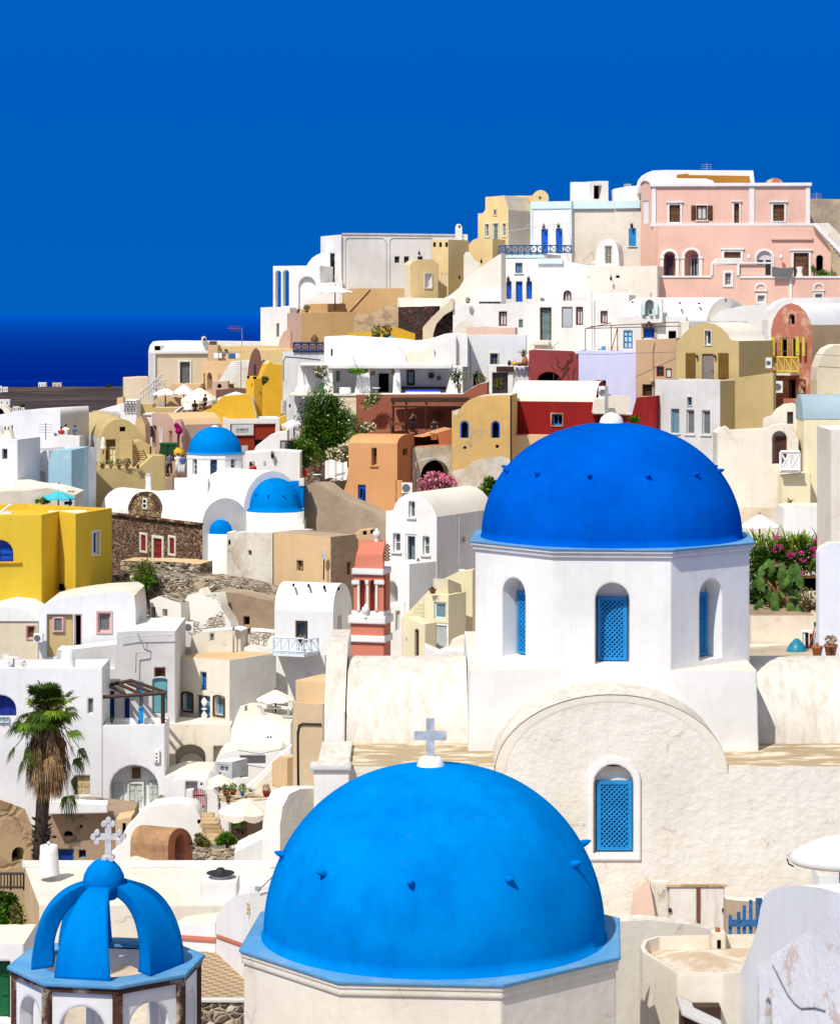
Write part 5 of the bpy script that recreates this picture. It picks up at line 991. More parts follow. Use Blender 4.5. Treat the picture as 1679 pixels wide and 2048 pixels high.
m.build('white_cloth',cloth,T); m = MB(); m.box(P(464,712,144.8),(.4,.12,.32)); m.box(P(448,709,145.2),(.2,.12,.16)); m.build('blue_cloth',blufab,T); m = MB(); m.bar(P(430,704,145),P(488,704,145),.03); [m.bar(P(x,704,145),P(x,728,145),.03) for x in (437,448)]; m.build('rack',gmetal,T)
clump('roof_plant','spiky plant behind the laundry',452,703,146.5,7,8,.3,90,.12,lf_olive,3,3,cat='plant',trunk=False)
antenna(484,692,655,148,'aerial with reddish rods standing against the dark sea',0,col=flat('reddish_rods',(.45,.16,.10))); antenna(482,776,722,138.5,'white mast with cables beside the golden pillar',1)
mau = plaster('mauve_plaster',(.20,.10,.085),None,bump=.15)
T = hse('mauve_oval_slab','tall mauve brown oval slab on the golden roofs','slab',PL(496,139.5),[(495,755),(497,730),(502,708),(508,698),(512,696),(518,702),(521,715),(522,735),(522,760)],775,L=.4,wall=mau,roof=mau,deep=.2,wobble=0)
T = hse('mauve_stair_slab','smaller mauve slab with a white slanting coping, right of the oval slab','slab',PL(516,138.6),[(518,765),(519,736),(523,722),(528,718),(533,724),(532,738),(520,757)],770,L=.4,wall=mau,roof=white,deep=.1,wobble=0)
box(T,PL(0,138.2),508,728,512,756,0,.15,'flue',metal)
T = hse('golden_wall','tall golden yellow wall behind the white parasol with red marks','house',PL(512,136.5,574,136.8),[(520,760),(534,728),(541,722),(546,728),(574,730)],860,L=2,wall=gold,roof=pyel,deep=1,wobble=0,smooth=False)
hse('pale_gold_block','pale gold block between the mauve slab and the blue balcony railing','house',PL(512,141),[(505,700),(590,698)],800,L=3,wall=pyel,roof=pyel,deep=1)
T = hse('golden_pillar','golden square pillar with two arched vents on its crown','chimney',PL(492,131.8,508,131.2),[(492,762),(496,752),(500,755),(508,757)],845,to=524,wall=gold,roof=gold,deep=1,wobble=0); box(T,PL(0,131.1),494,752,499,757,0,.03,'vent',black); box(T,PL(0,130.9),506,753,513,758,0,.03,'vent',black)
clump('palm_shadow_plant','sparse fern like palm growing beside the golden pillar',527,758,132.5,12,12,.4,130,.22,lf_olive,4,8,cat='plant')
T = hse('sweeping_golden_wall','golden terrace wall sweeping up in curves with pale coping','wall',PL(388,129.6),[(388,860),(392,838),(402,824),(420,818),(436,802),(444,793),(470,790),(500,788),(512,840),(556,836),(572,830)],900,L=1.4,wall=gold,roof=pyel,deep=1,wobble=0)
T = thing('terrace_flowerbed','dark reddish potted plants at the corner of the tan terrace','plant',P(376,840,131)); m = MB(); leaves(m,P(374,836,131),(.25,.3,.16),160,.1,random.Random(2)); leaves(m,P(381,838,131),(.25,.3,.14),160,.1,random.Random(5)); m.build('foliage',lf_dryd,T,merge=False,fix=False)
person(390,834,133.5,1.6,'person in black sitting under the big cream parasol',jet,jet,dbrown,.6,'sit'); person(410,822,134.5,1.6,'second seated person in black, right of the first guest',jet,jet,dbrown,-.9,'sit')
T = thing('cafe_table','small table with white cloth between the seated guests','table',P(379,830,134)); m = MB(); m.lathe(P(379,836,134),[(.001,.75),(.32,.75),(.36,.45)],12); m.build('tablecloth',cloth,T); m = MB(); m.tube([P(379,836,134),P(379,810,134)],.03,5); m.build('pedestal',gmetal,T)
hse('purple_block','low mauve wall with a small arched grill niche','wall',PL(424,139),[(424,762),(456,762),(458,785)],800,L=1,wall=rpink,roof=ppink,deep=1,holes=[o('v',435,768,443,776,arch=True,d=.2)]); hse('mauve_step','dark mauve step block left of the white parasol','wall',PL(432,134.5),[(432,780),(470,776),(492,778)],810,L=.8,wall=mau,roof=mau,deep=1)
clump('rosemary_bush','grey green shrub in front of the purple block',463,769,136,11,8,.3,260,.1,lf_olive,4,3,cat='shrub')
# street, dusty pink shop
T = hse('pink_shop','dusty pink shop front with hanging goods beside the green bins','house',PL(302,125,345,123),[(305,826),(335,827),(345,838),(349,850)],910,L=2.6,wall=rpink,roof=sand,deep=1,wobble=0,holes=[o('v',306,852,313,895,d=.3),o('w',319,853,325,886,c=lgrey,f=wwood,d=.05),o('v',338,862,344,890,d=.3)])
hse('white_shop_panel','narrow white shop wall left of the pink shop','house',PL(285,126),[(286,828),(305,827)],900,L=1.5,wall=white,roof=white,deep=1,holes=[o('w',292,831,303,834,c=greyd,f=greyd,d=.05,m=(0,0))]); T = thing('goods_rack','dark rack of goods hanging in front of the narrow white shop wall','rack',P(297,880,124.8)); m = MB(); m.box(P(297,863,124.8),(.38,.3,.55)); m.build('goods',navy,T)
hse('tan_side_wall','tan alley wall between the tan vault and the white shop wall','wall',PL(268,121),[(268,868),(272,838),(282,832),(291,850),(292,870)],910,L=2,wall=sand,roof=sand,deep=1,wobble=0)
hse('small_arch_wall','rounded sand coloured wall right of the pink shop','wall',PL(345,121.6),arc(345,366,870,838,8),905,L=1.2,wall=rpink,roof=sand,deep=1)
for i,(x,lb) in enumerate(((329,'left dark green wheeled bin in the street'),(346,'right dark green wheeled bin in the street'))):
    T = thing('wheeled_bin',lb,'bin',P(x,925,119.5),'bins in the street'); m = MB(); a = P(x,905,119.5); m.box(a,(.36,.5,.8)); m.build('body',dgreen,T); m = MB(); m.box(P(x,887,119.5),(.42,.56,.08)); m.build('lid',green,T)
T = thing('urn','orange glazed urn beside the bins','urn',P(358,918,119)); m = MB(); m.lathe(P(358,918,119),[(.001,0),(.12,0),(.26,.25),(.24,.42),(.14,.5),(.16,.54),(.001,.5)],14); m.build('urn',gold,T)
clump('bougainvillea','magenta bougainvillea ball on a thin stem by the street',357,860,121,10,13,.35,240,.11,lf_dark,4,6,fl_mag,520,.11,'flowering plant',base=900)
clump('blue_grey_planter','blue grey rack with trailing plants above the pink shop',345,838,126,9,10,.3,160,.1,lf_olive,3,3,cat='plant'); T = thing('deck_chair','white and green striped deck chair above the pink shop','chair',P(350,832,128)); m = MB(); m.bar(P(343,830,128),P(364,813,128),.07); m.bar(P(347,833,128.3),P(368,815,128.3),.07); m.build('frame',wwood,T); m = MB(); m.add([P(344,829,128),P(348,832,128.3),P(368,815,128.3),P(363,813,128)],[(0,1,2,3)]); m.build('sling',tealg,T)
person(339,951,116.5,1.68,'person in a grey top and dark skirt walking in the street, leftmost',greyd,jet,dbrown,.4,'walk'); person(356,951,116.5,1.66,'person in a white top and pale shorts in the street',cloth,wwood,dbrown,.1,'walk'); person(366,952,116.0,1.6,'person in a blue striped top bending beside the white drum',blufab,cloth,dbrown,-.5)
hse('street_wall','dark stone ledge by the street people','wall',PL(331,114.6),[(330,957),(346,950)],975,L=.5,wall=brownp,roof=terra,deep=.3)

# small domed churches
cd = (X(430,113),113.0); zd = Z(905,113)
T,wn,dm = drumchurch('small_domed_church','smaller church with light blue dome on white octagonal drum above the stone chapel',cd,zd,1.33,R(2),.05,1.19,Z(853,113)-zd,white,bdome,None,panel=(.30,Z(949,112),Z(915,112),.14),zbot=Z(975,113),sq=.04)
for pl,u,wd,z0,z1,dp in wn:
    if pl.n.y > -.3: continue
    w = MB(); pbox(w,pl,u-wd/2-.02,z0,u+wd/2+.02,z1-.1,-dp-.0,-dp+.03); wi = w.build('window',dbl if abs(pl.n.x) < .3 else greyw,T)
    for k in range(3): zz = z0+(k+.5)*(z1-z0-.1)/3; f = MB(); pbox(f,pl,u-wd*.3,zz-.09,u+wd*.3,zz+.09,-dp+.03,-dp+.045); f.build('pane',glass,wi)
p = MB(); p.lathe((cd[0],cd[1],Z(854,113)),[(.2,-.05),(.16,.03),(.05,.07),(.001,.08)],14); p.build('finial',white,T)
b_ = MB(); b_.box((X(384,111.5),111.6,Z(975,111.5)),(1.5,1.0,.8)); b_.build('base',white,T); b_ = MB(); b_.box((X(432,113),113.2,Z(985,113)),(2.7,2.6,1.2)); b_.build('plinth',white,T)
gp = PL(405,107.5,497,109.0)
T = thing('stone_chapel','stone walled chapel with red doors under a long white vault','chapel',P(405,1170,107.5))
lp,rp = ext(T,gp,arc(405,497,1048,996,16),1175,L=8.4,vec=(-5.2,6.6,0),wall=greyw,roof=white,lwall=lava,deep=1,  # white gable in shadow, its shade put into the grey wall colour
 lh=[o('s',283,1070,293,1101,c=redp,d=.05,m=(1,2),sur=palec,sw=.11),o('d',308,1077,325,1126,c=redp,d=.07,m=(1,3),sur=palec,sw=.13),o('s',340,1076,350,1107,c=redp,d=.05,m=(1,2),sur=palec,sw=.11)])
A = arc(262,322,1021,983,12); m = MB(); pslab(m,lp,[lp.uv(322,1034),lp.uv(262,1030)]+[lp.uv(*a) for a in A],-.1,.12); m.build('pediment',stone('tan_rubble',[(.30,.20,.10),(.42,.30,.16),(.18,.11,.07),(.36,.26,.15)],(.3,.22,.13),3.2,.08),T)
m = MB(); pe = [lp.uv(*a) for a in A]; pi = [lp.uv(292+(a[0]-292)*.85,1021+(a[1]-1021)*.86) for a in A]
for i in range(12): m.quad(lp.at(*pe[i],.16),lp.at(*pe[i+1],.16),lp.at(*pi[i+1],.16),lp.at(*pi[i],.16)); m.quad(lp.at(*pi[i],.16),lp.at(*pi[i+1],.16),lp.at(*pi[i+1],.1),lp.at(*pi[i],.1)); m.quad(lp.at(*pe[i],.16),lp.at(*pe[i+1],.16),lp.at(*pe[i+1],-.1),lp.at(*pe[i],-.1))
m.build('pediment_arch',barest,T); m = MB(); [m.quad(lp.at(*pe[i],-.1),lp.at(*pe[i+1],-.1),lp.at(*pe[i+1],-1.6),lp.at(*pe[i],-1.6),True) for i in range(12)]; m.build('pediment_vault',white,T); box(T,lp,291,996,300,1018,.12,.16,'slit_window',white); box(T,lp,293,999,298,1005,.155,.17,'eye',black); box(T,lp,293,1008,298,1014,.155,.17,'eye',black)
m = MB(); pbox(m,lp,lp.uv(225,1018)[0]-.3,lp.uv(405,1046)[1]-.1,lp.uv(405,1040)[0],lp.uv(405,1046)[1],-.05,.14); m.build('eaves',barest,T)
m = MB(); ca = P(439,1066,108.2)+Vector((-.0,-.1,0)); m.lathe((ca.x,ca.y,ca.z-2.6),[(.63,0),(.61,2.6),(.001,2.62)],24); m.build('apse',white,T); m = MB(); m.lathe(ca,[(.57,0),(.55,.15),(.50,.32),(.38,.48),(.2,.57),(.001,.6)],28); m.build('apse_dome',bdome,T)
T = thing('apse_church','white church with a big light blue half dome with stubby steps','church',P(545,1070,109)); gp2 = PL(486,109.0,604,110.6)
ext(T,gp2,arc(487,603,1022,942,16),1110,L=3.4,vec=(-2.6,3.0,0),wall=white,roof=white,deep=1)
ca = P(548,1021,109.4)+Vector((.06,-.15,0)); m = MB(); m.lathe((ca.x,ca.y,ca.z-1.6),[(1.27,0),(1.27,1.6),(.001,1.6)],40); m.build('apse',white,T); m = MB(); pr = [(1.27,-.02),(1.17,.12)]+[(1.12*math.cos(t)**.95,.14+1.3*math.sin(t)) for t in [i*math.pi/2/16 for i in range(17)]]; m.lathe(ca,pr,48); m.build('apse_dome',bdome,T)
for a in (-50,-14,22,58): k = MB(); knob(k,ca,.99,ca.z+.72,R(a),.09,.13); k.build('dome_step',bdome,T)
box(T,PL(570,109.2),575,966,607,1016,-1.5,0,'blue_block',bdome); box(T,PL(570,109.2),598,958,608,972,-.6,.05,'stump',palec)
T = thing('church_chimney','tapering white chimney on the chapel vault','chimney',P(297,985,111.5)); m = MB(); a = P(297,985,111.4); m.lathe(a-Vector((0,0,.3)),[(.26,0),(.17,.6),(.15,1.15),(.001,1.15)],4,math.pi/4,math.pi*2.25,False); m.build('shaft',white,T); m = MB(); [m.box(P(x,949,111.24),(.03,.02,.07)) for x in (294,299)]; m.build('slots',black,T)
hse('white_court_wall','smooth white wall with one tiny window right of the round apse','wall',PL(468,107.2,545,105.6),[(468,1064),(545,1066)],1200,L=2.5,wall=oldw,roof=white,deep=1,holes=[o('w',496,1101,503,1111,c=greyd,f=greyd,d=.15,m=(0,0))],rwall=brownp)
hse('slot_wall','slim white wall piece with a slot between apse and court wall','wall',PL(455,107.2),[(454,1066),(470,1064)],1180,L=.8,wall=oldw,roof=white,deep=1,holes=[o('vent',457,1080,461,1090,d=.2)])
hse('white_base_wall','white wall below the half domed apse','wall',PL(544,107.6),[(543,1066),(560,1060),(606,1052),(608,1040)],1100,L=1.6,wall=white,roof=creamr,deep=1,wobble=0)
T = hse('tan_cube_house','old tan cube house with a square green window and dark stone side','house',PL(547,104.6,661,102.6),[(547,1064),(661,1074)],1250,to=712,wall=sand,rwall=brownp,roof=greyp,deep=1.5,holes=[o('w',593,1121,606,1142,c=khaki,f=brown,d=.2,m=(1,1))],rh=[o('v',694,1125,702,1150,d=.3)])
m = MB(); m.tube([P(647,1160,102.4),P(648,1120,102.4),P(649,1110,102.4)],.03,5); m.build('pipe',metal,T); box(T,PL(0,102.5),643,1106,652,1118,0,.15,'meter',lgrey)
hse('grey_retaining_wall','weathered grey brown retaining wall below the orange house','wall',PL(606,110.4,780,108.4),[(607,1003),(609,975),(622,966),(640,968),(660,984),(688,1000),(720,1012),(780,1045)],1110,L=1.2,wall=greyp,roof=greyp,deep=1,wobble=0)
hse('cream_bits_wall','cream wall with two round chimney pots behind the coral bell tower','wall',PL(707,104),[(707,1072),(720,1062),(745,1058),(762,1080),(772,1100)],1170,L=.8,wall=sand,roof=sand,deep=1,wobble=0,holes=[o('vent',726,1062,733,1070,d=.1),o('vent',741,1060,747,1068,d=.1)])
# rubble bank and ruins
hse('chapel_forecourt_wall','low tan and rubble wall in front of the red chapel door','wall',PL(238,105.4,405,104.4),[(240,1122),(320,1122),(400,1128)],1185,L=1.5,wall=rubble,roof=sand,deep=1)
hse('rubble_bank','long bank of dark rubble stones sloping right below the churches','wall',PL(222,102.4,562,100.8),[(222,1152),(262,1146),(330,1158),(410,1160),(480,1172),(562,1196)],1290,L=2.4,wall=rubble,roof=rubble,deep=1.5)
clump('thorn_bush','big olive green bush below the chapel door',285,1156,101.3,46,44,.8,3200,.1,lf_olive,10,3,cat='bush',mat2=lf_green)
T = hse('ruined_house','half ruined cream house with dark doorway and one square window','house',PL(318,98.6,362,98.2),[(300,1200),(318,1192),(362,1206)],1275,L=2.2,wall=ruin,roof=rubble,deep=1,holes=[o('v',325,1218,335,1233,d=.4),o('v',302,1214,311,1258,d=.4)])
hse('ruined_wall','broken plaster wall with a rising stub next to the ruined house','wall',PL(356,98.9,470,98.3),[(356,1222),(376,1190),(395,1188),(400,1178),(408,1190),(436,1188),(442,1216),(458,1240),(466,1262),(480,1272)],1300,L=.9,wall=ruin,roof=palec,deep=1,wobble=0)
T = hse('brown_cave_house','brown earthen cave house with a black window and maroon door top','house',PL(436,99.8,562,99.2),[(436,1182),(470,1186),(562,1206)],1320,L=1.4,wall=brownp,roof=greyp,deep=1,holes=[o('v',487,1233,499,1250,d=.3),o('d',481,1258,505,1292,c=greyw,f=mbrown,d=.2,m=(1,1))])
T = hse('rough_white_wall','rough whitewashed wall with a small green window below the brown cave house','wall',PL(380,96.6,482,96.2),[(380,1296),(384,1272),(400,1264),(470,1258),(482,1262)],1345,L=1,wall=oldw,roof=white,deep=1,wobble=0,holes=[o('w',420,1267,428,1282,c=tealg,f=sage,d=.1,m=(0,0))])
m = MB(); m.tube([P(467,1325,96.0),P(467,1252,96.0)],.035,6); m.build('pipe',gmetal,T); box(T,PL(0,96.0),462,1242,471,1254,0,.12,'meter',lgrey); acunit(370,1243,388,1262,98.0,'air conditioner on the broken plaster wall')
hse('peeling_block','low block with peeling white paint left of the white balcony','wall',PL(498,96.8),[(500,1262),(548,1266)],1320,L=1,wall=ruin,roof=white,deep=1)
hse('white_step_wall','white low wall beneath the brown cave house door','wall',PL(440,96.4),[(458,1300),(500,1292),(548,1298)],1330,L=1,wall=white,roof=creamr,deep=1)

# balcony house
T = thing('balcony_house','white vaulted house with a pale blue balcony and four vent holes','house',P(600,1380,96.5)); bp = PL(666,95.6,704,98.0)
bl,br = ext(T,bp,arc(666,704,1224,1166,14),1400,to=549,wall=white,lwall=whitec,roof=white,deep=1,lh=[o('v',591,1242,615,1284,c=pane,f=dbrown,fw=.09,d=.35)],holes=[o('w',675,1232,683,1282,c=glass,f=white,d=.15,m=(0,0))])
for x,y in ((587,1170),(617,1171),(648,1174),(677,1177)): m = MB(); c = P(x,y,95.9+(1200-y)*.01); m.box(c,(.07,.5,.07)); m.build('vent',black,T)
Yb2 = 94.6; m = MB(); a0,a1,a2 = X(546,Yb2),X(608,Yb2-.4),X(636,Yb2+.6); zb_ = Z(1306,Yb2); poly = [(a0,Yb2+.4),(a0,Yb2),(a1,Yb2-.4),(a2,Yb2+.2),(a2,Yb2+1.4),(a0,Yb2+1.6)]; m.prism(poly[::1],zb_-.1,zb_); m.build('balcony_floor',icebl,T)
railing(T,PL(546,Yb2,608,Yb2-.4),546,608,1276,1305,4,icebl,'x'); railing(T,PL(608,Yb2-.4,636,Yb2+.2),608,636,1278,1306,2,icebl,'x',name='side_railing')
person(601,1300,95.2,1.6,'dark haired person sitting on the pale blue balcony',jet,jet,jet,0,'sit')
hse('balcony_lower_wall','shaded white wall and recess under the pale blue balcony','house',PL(560,96.2,650,95.6),[(552,1310),(650,1310)],1450,L=.5,wall=whitec,roof=white,deep=1,holes=[o('w',611,1347,622,1362,c=dbl,f=wwood,d=.12),o('w',575,1382,584,1388,c=tealg,d=.1,m=(0,0)),o('w',590,1384,598,1392,c=glass,d=.1,m=(0,0))])
# coral bell tower
Yt = 85.0; T = thing('coral_bell_tower','coral pink bell tower with white cornices, twin arches and white ball finials','bell tower',P(735,1330,Yt)); pl = PL(702,Yt,768,Yt-.3); dp = -.8
for x0,y0,x1,y1,mt,off,nm in ((701,1283,768,1330,coral,0,'lower_block'),(697,1271,771,1284,white,.09,'cornice'),(701,1246,768,1272,coral,0,'middle_block'),(697,1232,772,1247,white,.10,'cornice'),(703,1222,768,1233,white,.02,'sill'),(705,1137,768,1149,white,.09,'cornice')): box(T,pl,x0,y0,x1,y1,dp-off,off,nm,mt)
m = MB(); o1 = [pl.uv(707,1224),pl.uv(767,1224),pl.uv(767,1148),pl.uv(707,1148)]; hs = [o('niche',718,1160,731,1222,arch=True,d=.25),o('niche',740,1160,753,1222,arch=True,d=.25)]; wallface(m,pl,o1,hs); pbox(m,pl,o1[0][0],o1[0][1],o1[1][0],o1[2][1],dp,-.26); m.build('belfry_wall',coral,T)
for x in (716,734,752): box(T,pl,x-1,1168,x+4,1222,0,.06,'column',white)
for a,b_ in ((704,720),(731,738),(749,769)): box(T,pl,a,1160,b_,1169,-.02,.08,'capital',white)
for h in hs:
    f = MB(); hp = hole_poly(pl,h); ring(f,pl,hp,.05,-.01,.05,False); f.build('arch_moulding',coral,T)
m = MB(); q = [pl.pp(708,1138),pl.pp(767,1138),pl.pp(764,1110,-.1),pl.pp(763,1087,-.45),pl.pp(712,1087,-.45),pl.pp(710,1110,-.1)]; bk = [v+Vector((0,.9,0)) for v in (q[0],q[1],q[3],q[4])]
m.quad(q[0],q[1],q[2],q[5]); m.quad(q[5],q[2],q[3],q[4]); m.quad(q[1],bk[1],bk[2],q[3]); m.add([q[1],q[2],q[3]],[(0,1,2)]); m.add([q[0],q[5],q[4]],[(0,1,2)]); m.quad(q[0],bk[0],bk[3],q[4]); m.quad(q[4],q[3],bk[2],bk[3]); m.build('crown',coral,T)
for x,y,dd in ((740,1087,-.8),(732,1234,.05)): m = MB(); c = pl.pp(x,y,dd); s_ = .017; m.lathe(c-Vector((0,0,.02)),[(.09,0),(.075,.12),(.08,.14),(.14,.24),(.13,.34),(.05,.40),(.04,.46),(.001,.48)],14); m.build('finial',white,T)
# white vaulted house right of it
T,lp,rp = house('white_gable_house','white vaulted house with an arched gable, three windows and a half open door','house',PL(771,100,873,98.8),[(771,1022),(786,1021),(790,1008),(798,997),(810,989),(823,985),(838,988),(852,997),(864,1012),(873,1034)],1190,to=985,wall=white,rwall=greyw,roof=creamr,deep=1,wobble=0,  # shade of the right side put into its grey plaster
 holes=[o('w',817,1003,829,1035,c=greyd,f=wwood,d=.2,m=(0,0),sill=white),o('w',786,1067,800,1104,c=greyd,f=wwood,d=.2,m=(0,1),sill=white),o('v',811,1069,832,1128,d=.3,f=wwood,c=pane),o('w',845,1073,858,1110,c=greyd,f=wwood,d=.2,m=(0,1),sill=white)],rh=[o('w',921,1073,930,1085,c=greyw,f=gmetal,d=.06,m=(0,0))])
m = MB(); m.tube([rp.pp(916,1035,.04),rp.pp(915,1130,.04)],.02,5); m.build('pipe',lgrey,T)
T,lp,rp = house('terrace_bastion','white terrace bastion in front of the arched gable house','wall',PL(768,97.6,818,96.6),[(768,1124),(818,1128)],1300,to=872,wall=white,rwall=greyw,roof=white,deep=1,holes=[o('v',770,1162,795,1210,arch=1.1,d=.8)])
pot(836,1126,97.8,7,5,'clay figure pot beside the half open door',terrac,'bush',lf_dry,psize=5,seed=3); T = thing('trellis_panel','brown lattice panel left of the arched gable house','trellis',P(773,1122,99)); m = MB(); pl = PL(0,99); lattice(m,pl,pl.uv(769,1)[0],Z(1122,99),pl.uv(779,1)[0],Z(1088,99),0,.13,.05); m.build('lattice',brown,T)
hse('white_alley_wall','white wall with pale green shutter down the alley beside the coral tower','wall',PL(783,93.5),[(781,1212),(800,1208),(810,1204)],1300,L=1,wall=white,roof=white,deep=1,holes=[o('w',791,1222,800,1262,c=sage,d=.1,m=(0,0))])
T = hse('cream_stair_house','pale yellow house with a slanting stair parapet and light blue door','house',PL(803,93.2,940,92.6),[(803,1236),(826,1214),(852,1186),(882,1160),(914,1144),(945,1140)],1330,L=.6,wall=lyel,roof=lyel,deep=1,wobble=0)
for i in range(5): box(T,PL(0,92.9),816+i*4.6,1232-i*7,848,1239-i*7,0,.5-.08*i,'step',lyel)
T = hse('cream_door_block','pale yellow block holding a light blue door and window, clay pot on top','house',PL(845,91.4,897,90.8),[(847,1192),(897,1190)],1320,L=1.2,wall=lyel,roof=lyel,deep=.6,holes=[o('w',868,1205,892,1238,c=pane,f=skybl,d=.1,m=(0,0)),o('d',868,1247,896,1306,c=lgrey,f=wwood,d=.08,m=(1,1))])
pot(865,1187,91.0,15,9,'clay pot with an agave on the pale yellow block',terrac,'agave',lf_green,psize=16,seed=8)
hse('curved_cream_wall','curved pale yellow wall with a narrow arched brown door','wall',PL(800,90.6,850,89.8),[(803,1236),(812,1234),(830,1242),(838,1248),(850,1248)],1340,L=.6,wall=lyel,roof=lyel,deep=.5,wobble=0,holes=[o('d',829,1258,837,1325,arch=True,c=dbrown,d=.12,m=(1,2)),o('w',811,1276,814,1284,c=greyw,d=.05,m=(0,0))])
T = hse('cream_window_wall','shaded pale yellow wall with dark openings beside the big drum','house',PL(897,91.6,945,93.8),[(896,1158),(945,1178)],1330,L=.6,wall=cream,roof=brownp,deep=.5,holes=[o('v',900,1238,910,1290,d=.2),o('v',913,1243,920,1292,d=.2),o('v',926,1248,945,1292,d=.2)]); box(T,PL(0,94),917,1140,929,1160,-.3,.1,'skylight',skybl)
hse('round_cream_parapet','small cream humped parapet and white wall beside the big drum','wall',PL(890,87),[(892,1310),(905,1284),(922,1276),(945,1272)],1340,L=.8,wall=palec,roof=palec,deep=.5,wobble=0)
hse('white_stub_walls','white stub walls at the foot of the alley by the transept roof','wall',PL(846,86),[(848,1294),(880,1308),(892,1302),(940,1306)],1340,L=1.2,wall=white,roof=white,deep=.5,wobble=0)
# ---------------------------------------------------------------- centre: orange, ochre and red houses, white terrace house
T = thing('orange_house','orange curved roof house with a royal blue door and flaring foot','house',P(745,1015,118)); gp = PL(794,116.5,828,119.6)
lp,rp = ext(T,gp,[(794,887),(797,879),(802,873),(810,869),(819,868),(828,870)],1060,to=697,wall=rust,lwall=orange,roof=orange,deep=1,wobble=0,holes=[o('v',805,897,815,910,d=.25)],lh=[o('w',743,896,753,931,c=brown,f=pyel,d=.3,m=(0,0),sill=orange),o('d',716,970,731,1016,c=broyal,d=.1,m=(1,2))])
opening(T,lp,o('w',720,976,727,996,c=black,f=broyal,d=-.05,m=(0,0)))
m = MB(); pslab(m,lp,[lp.uv(679,1040),lp.uv(698,1040),lp.uv(698,930),lp.uv(694,960),lp.uv(687,982),lp.uv(679,1000)],-1.5,-.01); m.build('flared_foot',orange,T)
m = MB(); pslab(m,gp,[gp.uv(794,1010),gp.uv(822,1010),gp.uv(810,985),gp.uv(794,960)],-.1,.25); m.build('buttress',orange,T)
T = hse('orange_link_house','orange and rust wall with wavy roof joining the ochre gable','house',PL(826,119.9,904,120.4),[(826,873),(845,874),(860,871),(880,864),(904,857)],1000,L=1.5,wall=rust,roof=orange,deep=1,wobble=0,holes=[o('v',863,867,874,880,d=.25)])
oldarch = plaster('peeling_wall',(.52,.44,.30),(.66,.62,.55),.8,1.0,.48,.62,bump=.7,var=.15)
T = hse('peeling_arch_wall','peeling plaster wall with a dark arch behind the pink oleander','wall',PL(822,119.0,905,119.6),[(824,896),(835,894),(860,893),(880,891),(905,890)],1010,L=1.0,wall=oldarch,roof=rust,deep=1,holes=[o('v',841,920,899,1000,arch=1.1,d=.8)])
m = MB(); m.tube([P(832,985,118.6),P(832,925,118.6),P(845,920,118.6),P(870,915,118.6)],.05,6); m.build('pipe',lgrey,T)
clump('oleander','pink flowering oleander in front of the dark arch',872,970,116.8,46,27,.7,1100,.14,lf_dark,9,7,fl_pink,1300,.13,'flowering shrub'); acunit(803,965,824,985,116.0,'air conditioner at the foot of the rust coloured wall')
T = hse('ochre_gable_house','ochre house with a curved half gable and two blue arched windows','house',PL(903,118.6,1022,118.2),[(903,822),(907,829),(913,829),(918,820),(925,810),(936,801),(952,794),(975,791),(1021,790)],1010,L=3,wall=ochre,roof=oldw,deep=1,wobble=0,
 holes=[o('v',920,842,937,876,arch=True,d=.22,f=broyal,fw=.06),o('v',982,842,999,876,arch=True,d=.22,f=broyal,fw=.06),o('vent',926,893,932,898,d=.15),o('vent',991,890,997,896,d=.15)])
m = MB(); pl = PL(903,118.6,1022,118.2); q = [(903,1000),(903,942),(930,936),(950,920),(975,914),(1005,913),(1020,918),(1020,1000)]; pslab(m,pl,[pl.uv(*a) for a in q],-.02,.006); m.build('whitewash',plaster('flaking_whitewash',(.72,.69,.62),(.45,.36,.22),.9,1.6,.42,.6,bump=.8,var=.15),T)
clump('palm_bush','dark spiky palm bush between ochre house and deep blue dome',975,985,112,28,34,.7,900,.2,lf_dark,7,4,cat='bush',mat2=lf_green)
T = thing('dark_red_house','dark red streaked house under a long cream vault','house',P(1110,890,121)); gp = PL(1191,120.2,1214,122.6)
lp,rp = ext(T,gp,arc(1191,1216,804,762,10),872,to=1023,wall=dred,lwall=dred,roof=creamr,deep=0,lh=[o('w',1103,828,1124,851,c=black,f=bwood,d=.25,m=(1,0),sur=rosew,sw=.06)])
hse('orange_base_wall','plain orange lower wall under the dark red house','wall',PL(1022,120.1,1190,120.1),[(1024,871),(1190,871)],1000,L=2,wall=sand,roof=sand,deep=0)
T = thing('drain_gap','dark rusty downpipe strip between ochre and dark red houses','pipe',P(1022,960,118.5)); m = MB(); m.box(P(1021.5,868,118.2),(.09,.1,3.6)); m.build('pipe',dbrown,T)
hse('red_corner_house','dark red corner wall behind the top of the deep blue dome','house',PL(1205,119.6,1312,118.6),[(1205,830),(1262,832),(1272,795),(1312,791)],900,L=3,wall=dred,roof=creamr,deep=1,wobble=0,smooth=False)
T = hse('small_cream_vault','small cream vault just right of the lantern of the deep blue dome','house',PL(1186,118.9),[(1186,826),(1190,800),(1210,792),(1258,793),(1262,800),(1256,822),(1250,828)],828,L=1.2,wall=palec,roof=creamr,deep=0,wobble=0)
acunit(1196,772,1213,798,118.2,'air conditioner at the end of the cream vault'); clump('yucca','small yucca beside the red corner wall above the deep blue dome',1270,838,117.5,15,10,.3,200,.2,lf_green,4,4,cat='plant',trunk=False)
